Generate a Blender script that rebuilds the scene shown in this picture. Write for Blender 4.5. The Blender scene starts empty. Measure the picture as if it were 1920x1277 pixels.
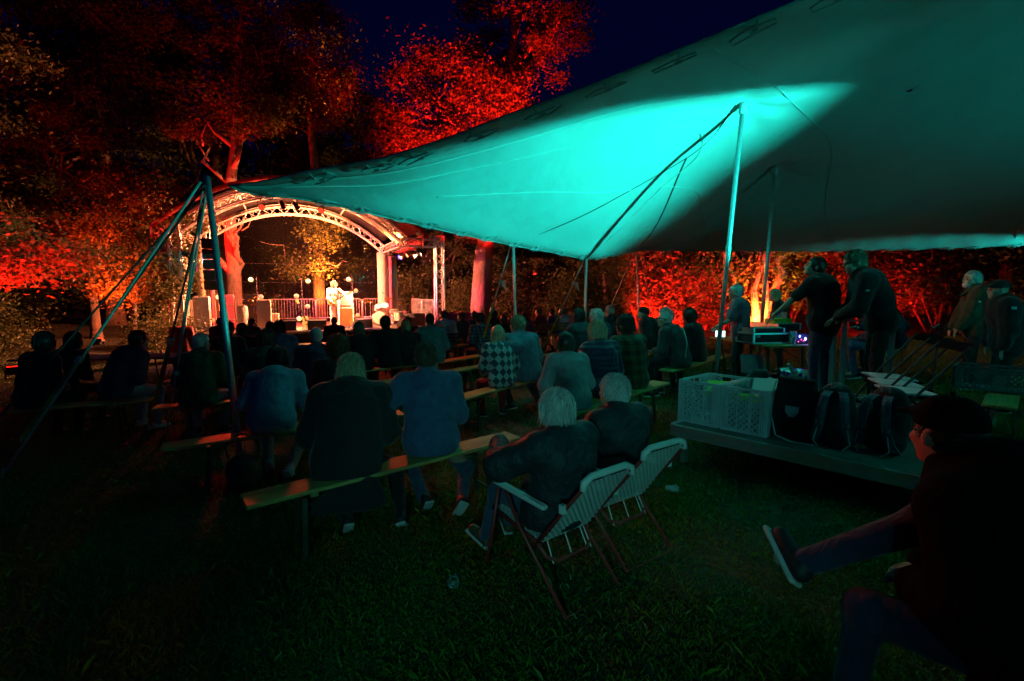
import bpy, math, random
import numpy as np
from mathutils import Vector, Matrix, Euler
random.seed(7); RNG = np.random.default_rng(11)
SC = bpy.context.scene
COL = SC.collection
R = math.radians
H_EYE = 1.76

def gz(x, y=0.0):
    """height of the lawn: it rises gently to the right"""
    return 0.4*math.tanh(x/10) + 0.1*(math.sqrt((x/10)**2+0.02)-0.1414)

# ------------------------------------------------------------------ camera, sky, exposure
cam_d = bpy.data.cameras.new('camera'); cam = bpy.data.objects.new('camera', cam_d); COL.objects.link(cam)
cam.location = (0, 0, H_EYE); cam.rotation_euler = (R(90-5.53), 0, 0)
cam_d.lens = 18; cam_d.sensor_width = 36; cam_d.clip_start = 0.05; cam_d.clip_end = 2000
SC.camera = cam
world = bpy.data.worlds.new('World'); SC.world = world; world.use_nodes = True
wn = world.node_tree.nodes; wl = world.node_tree.links; wn.clear()
w_out = wn.new('ShaderNodeOutputWorld'); w_bg = wn.new('ShaderNodeBackground'); w_sky = wn.new('ShaderNodeTexSky')
w_sky.sky_type = 'NISHITA'; w_sky.sun_disc = False
w_sky.sun_elevation = R(-2.0); w_sky.sun_rotation = R(200); w_sky.air_density = 1.0; w_sky.dust_density = 0.3; w_sky.ozone_density = 6.0
w_tint = wn.new('ShaderNodeMix'); w_tint.data_type = 'RGBA'; w_tint.blend_type = 'MULTIPLY'; w_tint.inputs[0].default_value = 1.0
w_tint.inputs[7].default_value = (0.22, 0.45, 1.0, 1)
wl.new(w_sky.outputs[0], w_tint.inputs[6]); wl.new(w_tint.outputs[2], w_bg.inputs[0]); wl.new(w_bg.outputs[0], w_out.inputs[0])
w_bg.inputs[1].default_value = 0.1
vs = SC.view_settings; vs.view_transform = 'Standard'; vs.look = 'None'; vs.exposure = 0.0; vs.gamma = 1.0; vs.use_curve_mapping = False
SC.render.engine = 'CYCLES'; cy = SC.cycles
cy.use_denoising = True
try: cy.denoiser = 'OPENIMAGEDENOISE'
except Exception: pass
cy.max_bounces = 6; cy.diffuse_bounces = 3; cy.glossy_bounces = 3; cy.transmission_bounces = 4; cy.transparent_max_bounces = 8
cy.caustics_reflective = False; cy.caustics_refractive = False
cy.sample_clamp_indirect = 4.0; cy.blur_glossy = 0.5
cy.use_adaptive_sampling = False
try: cy.use_light_tree = True
except Exception: pass

# ------------------------------------------------------------------ materials
MATS = {}
def _nt(name):
    m = bpy.data.materials.new(name); m.use_nodes = True; MATS[name] = m
    return m, m.node_tree.nodes, m.node_tree.links, m.node_tree.nodes['Principled BSDF']
def mat(name, col, rough=0.8, metal=0.0, var=0.25, scale=6.0, bump=0.3, bscale=60.0, bdist=0.004, stretch=(1, 1, 1), spec=0.4, sheen=0.0, col2=None):
    """plain surface with colour variation at one scale and relief at another"""
    if name in MATS: return MATS[name]
    m, n, l, b = _nt(name)
    tc = n.new('ShaderNodeTexCoord'); mp = n.new('ShaderNodeMapping'); mp.inputs['Scale'].default_value = stretch
    l.new(tc.outputs['Object'], mp.inputs[0])
    nz = n.new('ShaderNodeTexNoise'); nz.inputs['Scale'].default_value = scale; nz.inputs['Detail'].default_value = 5; nz.inputs['Roughness'].default_value = 0.65
    l.new(mp.outputs[0], nz.inputs['Vector'])
    cr = n.new('ShaderNodeValToRGB'); c2 = col2 or tuple(c*(1-var) for c in col); c1 = col if col2 else tuple(min(1, c*(1+var)) for c in col)
    cr.color_ramp.elements[0].position = 0.3; cr.color_ramp.elements[1].position = 0.7
    cr.color_ramp.elements[0].color = (*c2, 1); cr.color_ramp.elements[1].color = (*c1, 1)
    l.new(nz.outputs['Fac'], cr.inputs[0]); l.new(cr.outputs[0], b.inputs['Base Color'])
    b.inputs['Roughness'].default_value = rough; b.inputs['Metallic'].default_value = metal
    b.inputs['Specular IOR Level'].default_value = spec
    if sheen: b.inputs['Sheen Weight'].default_value = sheen
    if bump:
        n2 = n.new('ShaderNodeTexNoise'); n2.inputs['Scale'].default_value = bscale; n2.inputs['Detail'].default_value = 3
        l.new(mp.outputs[0], n2.inputs['Vector'])
        bp = n.new('ShaderNodeBump'); bp.inputs['Strength'].default_value = bump; bp.inputs['Distance'].default_value = bdist
        l.new(n2.outputs['Fac'], bp.inputs['Height']); l.new(bp.outputs[0], b.inputs['Normal'])
    return m
def hairmat(name, col):
    m, n, l, b = _nt(name); gi = n.new('ShaderNodeNewGeometry'); cr = n.new('ShaderNodeValToRGB'); e = cr.color_ramp.elements
    e[0].color = (*[c*0.30 for c in col], 1); e[1].color = (*[min(1, c*1.35) for c in col], 1); e.new(0.5).color = (*col, 1)
    l.new(gi.outputs['Random Per Island'], cr.inputs[0]); l.new(cr.outputs[0], b.inputs['Base Color']); b.inputs['Roughness'].default_value = 0.42; b.inputs['Specular IOR Level'].default_value = 0.45
    return m
def cloth(name, col, var=0.2, rough=0.9, weave=220.0, sheen=0.15, folds=9.0):
    """fabric: soft folds plus a fine weave"""
    if name in MATS: return MATS[name]
    m, n, l, b = _nt(name)
    tc = n.new('ShaderNodeTexCoord')
    nz = n.new('ShaderNodeTexNoise'); nz.inputs['Scale'].default_value = 14; nz.inputs['Detail'].default_value = 6
    l.new(tc.outputs['Object'], nz.inputs['Vector'])
    cr = n.new('ShaderNodeValToRGB'); cr.color_ramp.elements[0].position = 0.3; cr.color_ramp.elements[1].position = 0.72
    cr.color_ramp.elements[0].color = (*[c*(1-var) for c in col], 1); cr.color_ramp.elements[1].color = (*[min(1, c*(1+var)) for c in col], 1)
    l.new(nz.outputs['Fac'], cr.inputs[0]); l.new(cr.outputs[0], b.inputs['Base Color'])
    b.inputs['Roughness'].default_value = rough; b.inputs['Specular IOR Level'].default_value = 0.25 if max(col) > 0.01 else 0.03; b.inputs['Sheen Weight'].default_value = sheen if max(col) > 0.01 else 0.0
    f = n.new('ShaderNodeTexNoise'); f.inputs['Scale'].default_value = folds; f.inputs['Detail'].default_value = 4; f.inputs['Distortion'].default_value = 0.8
    mp = n.new('ShaderNodeMapping'); mp.inputs['Scale'].default_value = (1, 1, 0.55); l.new(tc.outputs['Object'], mp.inputs[0]); l.new(mp.outputs[0], f.inputs['Vector'])
    w = n.new('ShaderNodeTexNoise'); w.inputs['Scale'].default_value = weave; l.new(tc.outputs['Object'], w.inputs['Vector'])
    b1 = n.new('ShaderNodeBump'); b1.inputs['Strength'].default_value = 0.75; b1.inputs['Distance'].default_value = 0.045
    b2 = n.new('ShaderNodeBump'); b2.inputs['Strength'].default_value = 0.35; b2.inputs['Distance'].default_value = 0.003
    l.new(f.outputs['Fac'], b1.inputs['Height']); l.new(b1.outputs[0], b2.inputs['Normal']); l.new(w.outputs['Fac'], b2.inputs['Height']); l.new(b2.outputs[0], b.inputs['Normal'])
    return m
def plaid(name, a, c, size, diamond=False):
    """woven check (or argyle diamonds) in the garment's own coordinates"""
    m = cloth(name, a); n = m.node_tree.nodes; l = m.node_tree.links; b = n['Principled BSDF']
    tc = n.new('ShaderNodeTexCoord'); sx = n.new('ShaderNodeSeparateXYZ'); l.new(tc.outputs['Object'], sx.inputs[0])
    def wave(sock, sc):
        mu = n.new('ShaderNodeMath'); mu.operation = 'MULTIPLY'; mu.inputs[1].default_value = sc; l.new(sock, mu.inputs[0])
        si = n.new('ShaderNodeMath'); si.operation = 'SINE'; l.new(mu.outputs[0], si.inputs[0])
        return si.outputs[0]
    def op(o, s1, s2):
        q = n.new('ShaderNodeMath'); q.operation = o
        l.new(s1, q.inputs[0])
        if isinstance(s2, float): q.inputs[1].default_value = s2
        else: l.new(s2, q.inputs[1])
        return q.outputs[0]
    X, Z = sx.outputs[0], sx.outputs[2]
    k = 2*math.pi/size
    if diamond:
        u = op('ADD', op('MULTIPLY', X, 1.25), Z); v = op('SUBTRACT', op('MULTIPLY', X, 1.25), Z)
        s = op('MULTIPLY', wave(u, k), wave(v, k)); fac = op('GREATER_THAN', s, 0.0)
    else:
        s1 = op('GREATER_THAN', wave(X, k), 0.0); s2 = op('GREATER_THAN', wave(Z, k), 0.0)
        fac = op('MULTIPLY', op('ADD', s1, s2), 0.5)
    mx = n.new('ShaderNodeMix'); mx.data_type = 'RGBA'; l.new(fac, mx.inputs[0]); mx.inputs[6].default_value = (*a, 1); mx.inputs[7].default_value = (*c, 1)
    l.new(mx.outputs[2], b.inputs['Base Color'])
    return m
def puffer(name, col):
    m = cloth(name, col, rough=0.5); n = m.node_tree.nodes; l = m.node_tree.links; b = n['Principled BSDF']
    tc = n.new('ShaderNodeTexCoord'); wv = n.new('ShaderNodeTexWave'); wv.bands_direction = 'Z'; wv.inputs['Scale'].default_value = 5.2; wv.inputs['Distortion'].default_value = 0.9; wv.inputs['Detail'].default_value = 2
    l.new(tc.outputs['Object'], wv.inputs['Vector']); bp = n.new('ShaderNodeBump'); bp.inputs['Strength'].default_value = 1; bp.inputs['Distance'].default_value = 0.012
    l.new(wv.outputs['Fac'], bp.inputs['Height']); l.new(b.inputs['Normal'].links[0].from_socket, bp.inputs['Normal']); l.new(bp.outputs[0], b.inputs['Normal'])
    return m
def wood(name, col, dark, rough=0.55):
    m, n, l, b = _nt(name)
    tc = n.new('ShaderNodeTexCoord'); mp = n.new('ShaderNodeMapping'); mp.inputs['Scale'].default_value = (1.2, 16, 16); l.new(tc.outputs['Object'], mp.inputs[0])
    nz = n.new('ShaderNodeTexNoise'); nz.inputs['Scale'].default_value = 3; nz.inputs['Detail'].default_value = 7; nz.inputs['Distortion'].default_value = 0.6; l.new(mp.outputs[0], nz.inputs['Vector'])
    cr = n.new('ShaderNodeValToRGB'); cr.color_ramp.elements[0].position = 0.35; cr.color_ramp.elements[1].position = 0.65
    cr.color_ramp.elements[0].color = (*dark, 1); cr.color_ramp.elements[1].color = (*col, 1); l.new(nz.outputs['Fac'], cr.inputs[0])
    n3 = n.new('ShaderNodeTexNoise'); n3.inputs['Scale'].default_value = 2.2; n3.inputs['Detail'].default_value = 6; l.new(tc.outputs['Object'], n3.inputs['Vector'])
    mx = n.new('ShaderNodeMix'); mx.data_type = 'RGBA'; mx.blend_type = 'MULTIPLY'; mx.inputs[0].default_value = 0.55
    l.new(cr.outputs[0], mx.inputs[6]); l.new(n3.outputs['Fac'], mx.inputs[7]); l.new(mx.outputs[2], b.inputs['Base Color'])
    b.inputs['Roughness'].default_value = rough
    bp = n.new('ShaderNodeBump'); bp.inputs['Strength'].default_value = 0.3; bp.inputs['Distance'].default_value = 0.002; l.new(nz.outputs['Fac'], bp.inputs['Height']); l.new(bp.outputs[0], b.inputs['Normal'])
    return m
def emit(name, col, s):
    if name in MATS: return MATS[name]
    m, n, l, b = _nt(name); b.inputs['Base Color'].default_value = (0.1, 0.1, 0.1, 1)
    b.inputs['Emission Color'].default_value = (*col, 1); b.inputs['Emission Strength'].default_value = s
    return m
def glass(name, col=(0.9, 0.95, 0.95), alpha=0.3, rough=0.05):
    m, n, l, b = _nt(name); b.inputs['Base Color'].default_value = (*col, 1); b.inputs['Roughness'].default_value = rough
    b.inputs['Alpha'].default_value = alpha; b.inputs['Specular IOR Level'].default_value = 0.8
    return m
def leafmat(name, col, col2):
    m, n, l, b = _nt(name); gi = n.new('ShaderNodeNewGeometry'); cr = n.new('ShaderNodeValToRGB')
    cr.color_ramp.elements[0].color = (*col, 1); cr.color_ramp.elements[1].color = (*col2, 1)
    l.new(gi.outputs['Random Per Island'], cr.inputs[0]); l.new(cr.outputs[0], b.inputs['Base Color'])
    b.inputs['Roughness'].default_value = 0.5; b.inputs['Specular IOR Level'].default_value = 0.35
    tr = n.new('ShaderNodeBsdfTranslucent'); l.new(cr.outputs[0], tr.inputs[0]); ms = n.new('ShaderNodeMixShader'); ms.inputs[0].default_value = 0.35
    o = n['Material Output']; l.new(b.outputs[0], ms.inputs[1]); l.new(tr.outputs[0], ms.inputs[2]); l.new(ms.outputs[0], o.inputs[0])
    return m

# ------------------------------------------------------------------ mesh helpers
def A(*p): return np.array(p, float)
def nrm(v):
    v = np.asarray(v, float); return v/max(1e-9, np.linalg.norm(v))
def rot(axis, deg):
    return np.array(Matrix.Rotation(R(deg), 3, axis))
def frame(d, up=(0, 0, 1)):
    """columns: side, along d, up"""
    d = nrm(d); u = np.asarray(up, float)
    if abs(d @ u) > 0.98: u = A(0, 1, 0)
    s = nrm(np.cross(d, u)); return np.stack([s, d, np.cross(s, d)], 1)
class MB:
    def __init__(s): s.v = []; s.f = []; s.n = 0; s.mi = []; s.cur = 0
    def add(s, V, F):
        V = np.asarray(V, float).reshape(-1, 3); o = s.n; s.v.append(V); s.n += len(V)
        for q in F: s.f.append([int(i)+o for i in q]); s.mi.append(s.cur)
        return s
    def box(s, c, size, rm=None, taper=1.0, bev=0.0):
        x, y, z = [q/2 for q in size]; t = taper
        if bev:
            b = min(bev, min(x, y, z)*0.6); V = []; F = []
            pr = [(-x+b, -y), (x-b, -y), (x, -y+b), (x, y-b), (x-b, y), (-x+b, y), (-x, y-b), (-x, -y+b)]
            def ring(zz, sh): return [((px-math.copysign(sh, px))*(1 if zz < 0 else t), (py-math.copysign(sh, py))*(1 if zz < 0 else t), zz) for px, py in pr]
            for zz, sh in ((-z, b*0.7), (-z+b, 0), (z-b, 0), (z, b*0.7)): V += ring(zz, sh)
            for r_ in range(3):
                for i in range(8): F.append((r_*8+i, r_*8+(i+1) % 8, r_*8+8+(i+1) % 8, r_*8+8+i))
            F += [tuple(range(7, -1, -1)), tuple(range(24, 32))]
        else:
            V = [(-x, -y, -z), (x, -y, -z), (x, y, -z), (-x, y, -z), (-x*t, -y*t, z), (x*t, -y*t, z), (x*t, y*t, z), (-x*t, y*t, z)]
            F = [(3, 2, 1, 0), (4, 5, 6, 7), (0, 1, 5, 4), (1, 2, 6, 5), (2, 3, 7, 6), (3, 0, 4, 7)]
        V = np.array(V)
        if rm is not None: V = V @ np.asarray(rm).T
        return s.add(V+np.asarray(c, float), F)
    def beam(s, a, b, w, h=None, up=(0, 0, 1)):
        a = np.asarray(a, float); b = np.asarray(b, float)
        return s.box((a+b)/2, (w, np.linalg.norm(b-a), h or w), frame(b-a, up))
    def tube(s, pts, r, n=6, closed=False):
        P = np.asarray(pts, float); m = len(P); rr = np.full(m, r) if np.isscalar(r) else np.asarray(r, float)
        T = np.roll(P, -1, 0)-np.roll(P, 1, 0) if closed else np.gradient(P, axis=0)
        V = []; ref = None
        for i in range(m):
            t = nrm(T[i])
            if ref is None:
                ref = A(0, 0, 1) if abs(t[2]) < 0.9 else A(1, 0, 0)
            u = ref-(ref @ t)*t; u = nrm(u); ref = u; w = np.cross(t, u)
            for k in range(n):
                a = 2*math.pi*k/n; V.append(P[i]+rr[i]*(math.cos(a)*u+math.sin(a)*w))
        F = []
        for i in range(m if closed else m-1):
            j = (i+1) % m
            for k in range(n): F.append((i*n+k, i*n+(k+1) % n, j*n+(k+1) % n, j*n+k))
        if not closed: F += [tuple(range(n-1, -1, -1)), tuple(range((m-1)*n, m*n))]
        return s.add(V, F)
    def lathe(s, prof, n=16, c=(0, 0, 0), rm=None, cap=True):
        V = [(r_*math.cos(2*math.pi*k/n), r_*math.sin(2*math.pi*k/n), z) for r_, z in prof for k in range(n)]
        F = [(i*n+k, i*n+(k+1) % n, (i+1)*n+(k+1) % n, (i+1)*n+k) for i in range(len(prof)-1) for k in range(n)]
        if cap: F += [tuple(range(n-1, -1, -1)), tuple(range((len(prof)-1)*n, len(prof)*n))]
        V = np.array(V)
        if rm is not None: V = V @ np.asarray(rm).T
        return s.add(V+np.asarray(c, float), F)
    def ball(s, c, r, n=10, m=6, rm=None):
        r3 = np.full(3, r) if np.isscalar(r) else np.asarray(r, float)
        V = [(0, 0, -1)]+[(math.cos(2*math.pi*k/n)*math.cos(b), math.sin(2*math.pi*k/n)*math.cos(b), math.sin(b)) for b in np.linspace(-math.pi/2, math.pi/2, m+1)[1:-1] for k in range(n)]+[(0, 0, 1)]
        F = [(0, 1+(k+1) % n, 1+k) for k in range(n)]
        for i in range(m-2):
            for k in range(n): F.append((1+i*n+k, 1+i*n+(k+1) % n, 1+(i+1)*n+(k+1) % n, 1+(i+1)*n+k))
        o = 1+(m-2)*n; F += [(o+k, o+(k+1) % n, len(V)-1) for k in range(n)]
        V = np.array(V)*r3
        if rm is not None: V = V @ np.asarray(rm).T
        return s.add(V+np.asarray(c, float), F)
    def sheet(s, G, thick=0.0):
        """grid G[i][j] of points; a second layer and rim when thick"""
        G = np.asarray(G, float); a, b = G.shape[:2]
        F = [(i*b+j, i*b+j+1, (i+1)*b+j+1, (i+1)*b+j) for i in range(a-1) for j in range(b-1)]
        if not thick: return s.add(G.reshape(-1, 3), F)
        N = np.cross(np.gradient(G, axis=0), np.gradient(G, axis=1)); N /= np.maximum(1e-9, np.linalg.norm(N, axis=2, keepdims=True))
        V = np.concatenate([G.reshape(-1, 3), (G+N*thick).reshape(-1, 3)]); o = a*b
        F2 = F+[tuple(i+o for i in q[::-1]) for q in F]
        rim = [j for j in range(b)]+[i*b+b-1 for i in range(1, a)]+[(a-1)*b+j for j in range(b-2, -1, -1)]+[i*b for i in range(a-2, 0, -1)]
        for i in range(len(rim)): p, q = rim[i], rim[(i+1) % len(rim)]; F2.append((q, p, p+o, q+o))
        return s.add(V, F2)
    def mesh(s, name, smooth=False):
        me = bpy.data.meshes.new(name); V = np.concatenate(s.v) if s.v else np.zeros((0, 3))
        me.from_pydata(V.tolist(), [], s.f); 
        if smooth: me.polygons.foreach_set('use_smooth', [True]*len(me.polygons))
        if any(s.mi): me.polygons.foreach_set('material_index', s.mi)
        return me
    def build(s, name, m, parent=None, smooth=False, loc=None, label=None):
        me = s.mesh(name, smooth)
        for q in (m if isinstance(m, (list, tuple)) else [m]): me.materials.append(MATS[q] if isinstance(q, str) else q)
        return link(name, me, parent, loc, label)
def link(name, me, parent=None, loc=None, label=None):
    o = bpy.data.objects.new(name, me); COL.objects.link(o)
    if parent is not None: o.parent = parent
    if loc is not None: o.location = [float(q) for q in loc]
    if label: o['label'] = label
    return o
def quick_mesh(name, V, F, m, smooth=False):
    """large meshes straight from arrays; F has 3 or 4 columns"""
    me = bpy.data.meshes.new(name); F = np.asarray(F, np.int32); k = F.shape[1]
    me.vertices.add(len(V)); me.vertices.foreach_set('co', np.asarray(V, np.float32).ravel())
    me.loops.add(F.size); me.loops.foreach_set('vertex_index', F.ravel())
    me.polygons.add(len(F)); me.polygons.foreach_set('loop_start', np.arange(0, F.size, k, dtype=np.int32)); me.polygons.foreach_set('loop_total', np.full(len(F), k, np.int32))
    if smooth: me.polygons.foreach_set('use_smooth', np.ones(len(F), bool))
    me.update(calc_edges=True); me.validate()
    for q in (m if isinstance(m, (list, tuple)) else [m]): me.materials.append(MATS[q])
    return me
def thing(name, label, cat, loc=(0, 0, 0), rz=0.0, group=None, rm=None):
    o = bpy.data.objects.new(name, None); COL.objects.link(o); o.location = [float(q) for q in loc]; o.rotation_euler = (0, 0, R(rz)); o.empty_display_size = 0.1
    return tag(o, label, cat, group)
def tag(o, label, cat, group=None):
    o['label'] = label; o['category'] = cat
    if group: o['group'] = group
    return o
def struct(o): o['kind'] = 'structure'; return o
def copy_tree(o, parent=None):
    c = o.copy(); COL.objects.link(c)
    if parent is not None: c.parent = parent
    for ch in list(o.children): copy_tree(ch, c)
    return c
# ------------------------------------------------------------------ palette
mat('bark', (0.20, 0.15, 0.11), rough=0.95, var=0.5, scale=5, bump=1.0, bscale=18, bdist=0.05, stretch=(3, 3, 0.6))
mat('bark_pale', (0.34, 0.28, 0.22), rough=0.95, var=0.45, scale=6, bump=1.0, bscale=16, bdist=0.05, stretch=(3, 3, 0.5))
leafmat('leaf_dark', (0.035, 0.06, 0.02), (0.07, 0.11, 0.035)); leafmat('leaf_mid', (0.06, 0.09, 0.03), (0.12, 0.15, 0.05)); leafmat('leaf_light', (0.09, 0.11, 0.035), (0.17, 0.18, 0.06))
mat('soil', (0.045, 0.05, 0.025), rough=1.0, var=0.5, scale=1.6, bump=0.8, bscale=25, bdist=0.03, col2=(0.02, 0.035, 0.012))
leafmat('grass_blade', (0.035, 0.10, 0.006), (0.10, 0.20, 0.014))
mat('canvas', (0.62, 0.58, 0.52), rough=0.85, var=0.07, scale=1.4, bump=0.5, bscale=2.6, bdist=0.05, stretch=(1, 0.45, 1))
mat('webbing', (0.40, 0.38, 0.35), rough=0.9, bscale=200)
mat('rope', (0.45, 0.42, 0.38), rough=0.9, bscale=300)
mat('rope_dark', (0.05, 0.05, 0.05), rough=0.9)
mat('strap_yellow', (0.42, 0.30, 0.03), rough=0.8, bscale=220)
mat('alu', (0.72, 0.73, 0.74), rough=0.3, metal=0.85, var=0.08, scale=12, bump=0.05)
mat('galv', (0.62, 0.62, 0.62), rough=0.4, metal=0.6, var=0.12, scale=20, bump=0.08)
mat('truss_alu', (0.75, 0.74, 0.72), rough=0.4, metal=0.35, var=0.08, bump=0.0)
mat('black_metal', (0.03, 0.03, 0.032), rough=0.5, var=0.2, bump=0.1)
mat('black_plastic', (0.02, 0.02, 0.022), rough=0.55, bump=0.15, bscale=120)
mat('black_fabric', (0.014, 0.014, 0.016), rough=0.95, bump=0.3, bscale=150)
mat('chrome', (0.8, 0.8, 0.8), rough=0.12, metal=1.0, var=0.03, bump=0.0)
mat('red_metal', (0.36, 0.035, 0.03), rough=0.42, var=0.15, bump=0.06)
mat('white_plastic', (0.72, 0.72, 0.7), rough=0.45, var=0.05, bump=0.05)
mat('crate_plastic', (0.55, 0.6, 0.64), rough=0.5, var=0.08, bump=0.1, bscale=80)
mat('crate_dark', (0.11, 0.12, 0.13), rough=0.5, var=0.08, bump=0.1)
mat('lime', (0.42, 0.6, 0.05), rough=0.6, var=0.1)
mat('paper', (0.75, 0.75, 0.72), rough=0.8, var=0.06, bump=0.2, bscale=20)
mat('deck_top', (0.10, 0.095, 0.085), rough=0.55, var=0.2, scale=40, bump=0.6, bscale=160, bdist=0.002)
mat('stage_floor', (0.16, 0.13, 0.12), rough=0.45, var=0.25, scale=4, bump=0.1)
mat('stage_skirt', (0.015, 0.014, 0.014), rough=0.95, bump=0.6, bscale=12, bdist=0.03, stretch=(6, 6, 0.3))
mat('drape', (0.62, 0.5, 0.38), rough=0.9, var=0.12, bump=0.6, bscale=9, bdist=0.04, stretch=(5, 5, 0.3))
mat('drape_pink', (0.5, 0.12, 0.2), rough=0.8, var=0.2, bump=0.6, bscale=9, bdist=0.04, stretch=(5, 5, 0.3))
mat('roof_red', (0.26, 0.02, 0.024), rough=0.6, var=0.12, bump=0.2, bscale=8, bdist=0.02)
mat('roof_dark', (0.012, 0.012, 0.013), rough=0.3, var=0.2, bump=0.25, bscale=5, bdist=0.03, spec=0.5)
mat('speaker_cloth', (0.035, 0.03, 0.03), rough=0.8, bump=0.4, bscale=200)
mat('cream_vinyl', (0.72, 0.66, 0.55), rough=0.5, var=0.06, bscale=150)
mat('amp_orange', (0.45, 0.20, 0.06), rough=0.6, var=0.1)
mat('spruce', (0.55, 0.34, 0.14), rough=0.35, var=0.15, scale=8, stretch=(12, 12, 1), bump=0.05)
mat('ebony', (0.03, 0.02, 0.015), rough=0.4)
mat('drum_white', (0.75, 0.72, 0.68), rough=0.3, var=0.04, bump=0.0)
mat('brass', (0.75, 0.52, 0.2), rough=0.25, metal=1.0, var=0.1, bump=0.05)
mat('skin', (0.50, 0.30, 0.22), rough=0.55, var=0.12, scale=18, bump=0.15, bscale=140, bdist=0.001)
mat('skin_tan', (0.42, 0.24, 0.17), rough=0.55, var=0.12, scale=18, bump=0.15, bscale=140, bdist=0.001)
for nm, c in dict(hair_blonde=(0.55, 0.43, 0.26), hair_grey=(0.52, 0.51, 0.49), hair_white=(0.75, 0.74, 0.7), hair_brown=(0.09, 0.05, 0.03), hair_dark=(0.025, 0.018, 0.014), hair_sand=(0.26, 0.18, 0.10), hair_red=(0.2, 0.08, 0.03)).items():
    hairmat(nm, c)
for nm, c in dict(c_ink=(0.005, 0.005, 0.006), c_black=(0.014, 0.014, 0.016), c_coat=(0.02, 0.018, 0.02), c_navy=(0.025, 0.035, 0.075), c_denim=(0.20, 0.30, 0.42), c_jeans=(0.05, 0.07, 0.13), c_jeans_pale=(0.2, 0.25, 0.33), c_blue=(0.055, 0.10, 0.20), c_olive=(0.05, 0.055, 0.03), c_grey=(0.16, 0.16, 0.17),
               c_charcoal=(0.035, 0.037, 0.04), c_hoodie=(0.27, 0.29, 0.31), c_red=(0.25, 0.02, 0.03), c_beige=(0.48, 0.43, 0.34), c_green=(0.03, 0.06, 0.05), c_shirt=(0.45, 0.5, 0.55), c_pink=(0.35, 0.12, 0.16), c_purple=(0.1, 0.05, 0.16), c_brown=(0.08, 0.05, 0.035),
               c_white=(0.75, 0.72, 0.68), c_teal=(0.05, 0.12, 0.14), c_steel=(0.10, 0.13, 0.18)).items(): cloth(nm, c)
plaid('c_plaid', (0.008, 0.012, 0.01), (0.045, 0.07, 0.025), 0.12); plaid('c_argyle', (0.42, 0.44, 0.45), (0.05, 0.07, 0.10), 0.23, True); plaid('c_flannel', (0.02, 0.025, 0.04), (0.09, 0.10, 0.14), 0.07)
puffer('c_puffer', (0.02, 0.03, 0.07)); puffer('c_puffer_black', (0.018, 0.02, 0.024))
mat('c_shell', (0.022, 0.028, 0.036), rough=0.62, var=0.15, bump=0.9, bscale=13, bdist=0.035, spec=0.35)
mat('shoe_dark', (0.02, 0.02, 0.022), rough=0.6); mat('shoe_sole', (0.55, 0.55, 0.53), rough=0.7); mat('shoe_brown', (0.12, 0.06, 0.03), rough=0.55); mat('shoe_pale', (0.5, 0.5, 0.5), rough=0.7)
mat('eye', (0.05, 0.03, 0.02), rough=0.1, bump=0.0)
wood('bench_wood', (0.68, 0.46, 0.15), (0.42, 0.24, 0.06)); wood('bench_wood_worn', (0.42, 0.28, 0.13), (0.22, 0.13, 0.06)); wood('slat_wood', (0.5, 0.26, 0.09), (0.3, 0.13, 0.04))
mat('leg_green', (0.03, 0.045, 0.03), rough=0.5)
mat('wicker', (0.26, 0.17, 0.08), rough=0.8, bump=1.0, bscale=70, bdist=0.012)
glass('glass_clear', (0.85, 0.95, 0.95), 0.28); glass('beer', (0.5, 0.25, 0.03), 0.8, 0.1)
mat('leather', (0.03, 0.022, 0.018), rough=0.5)
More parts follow.
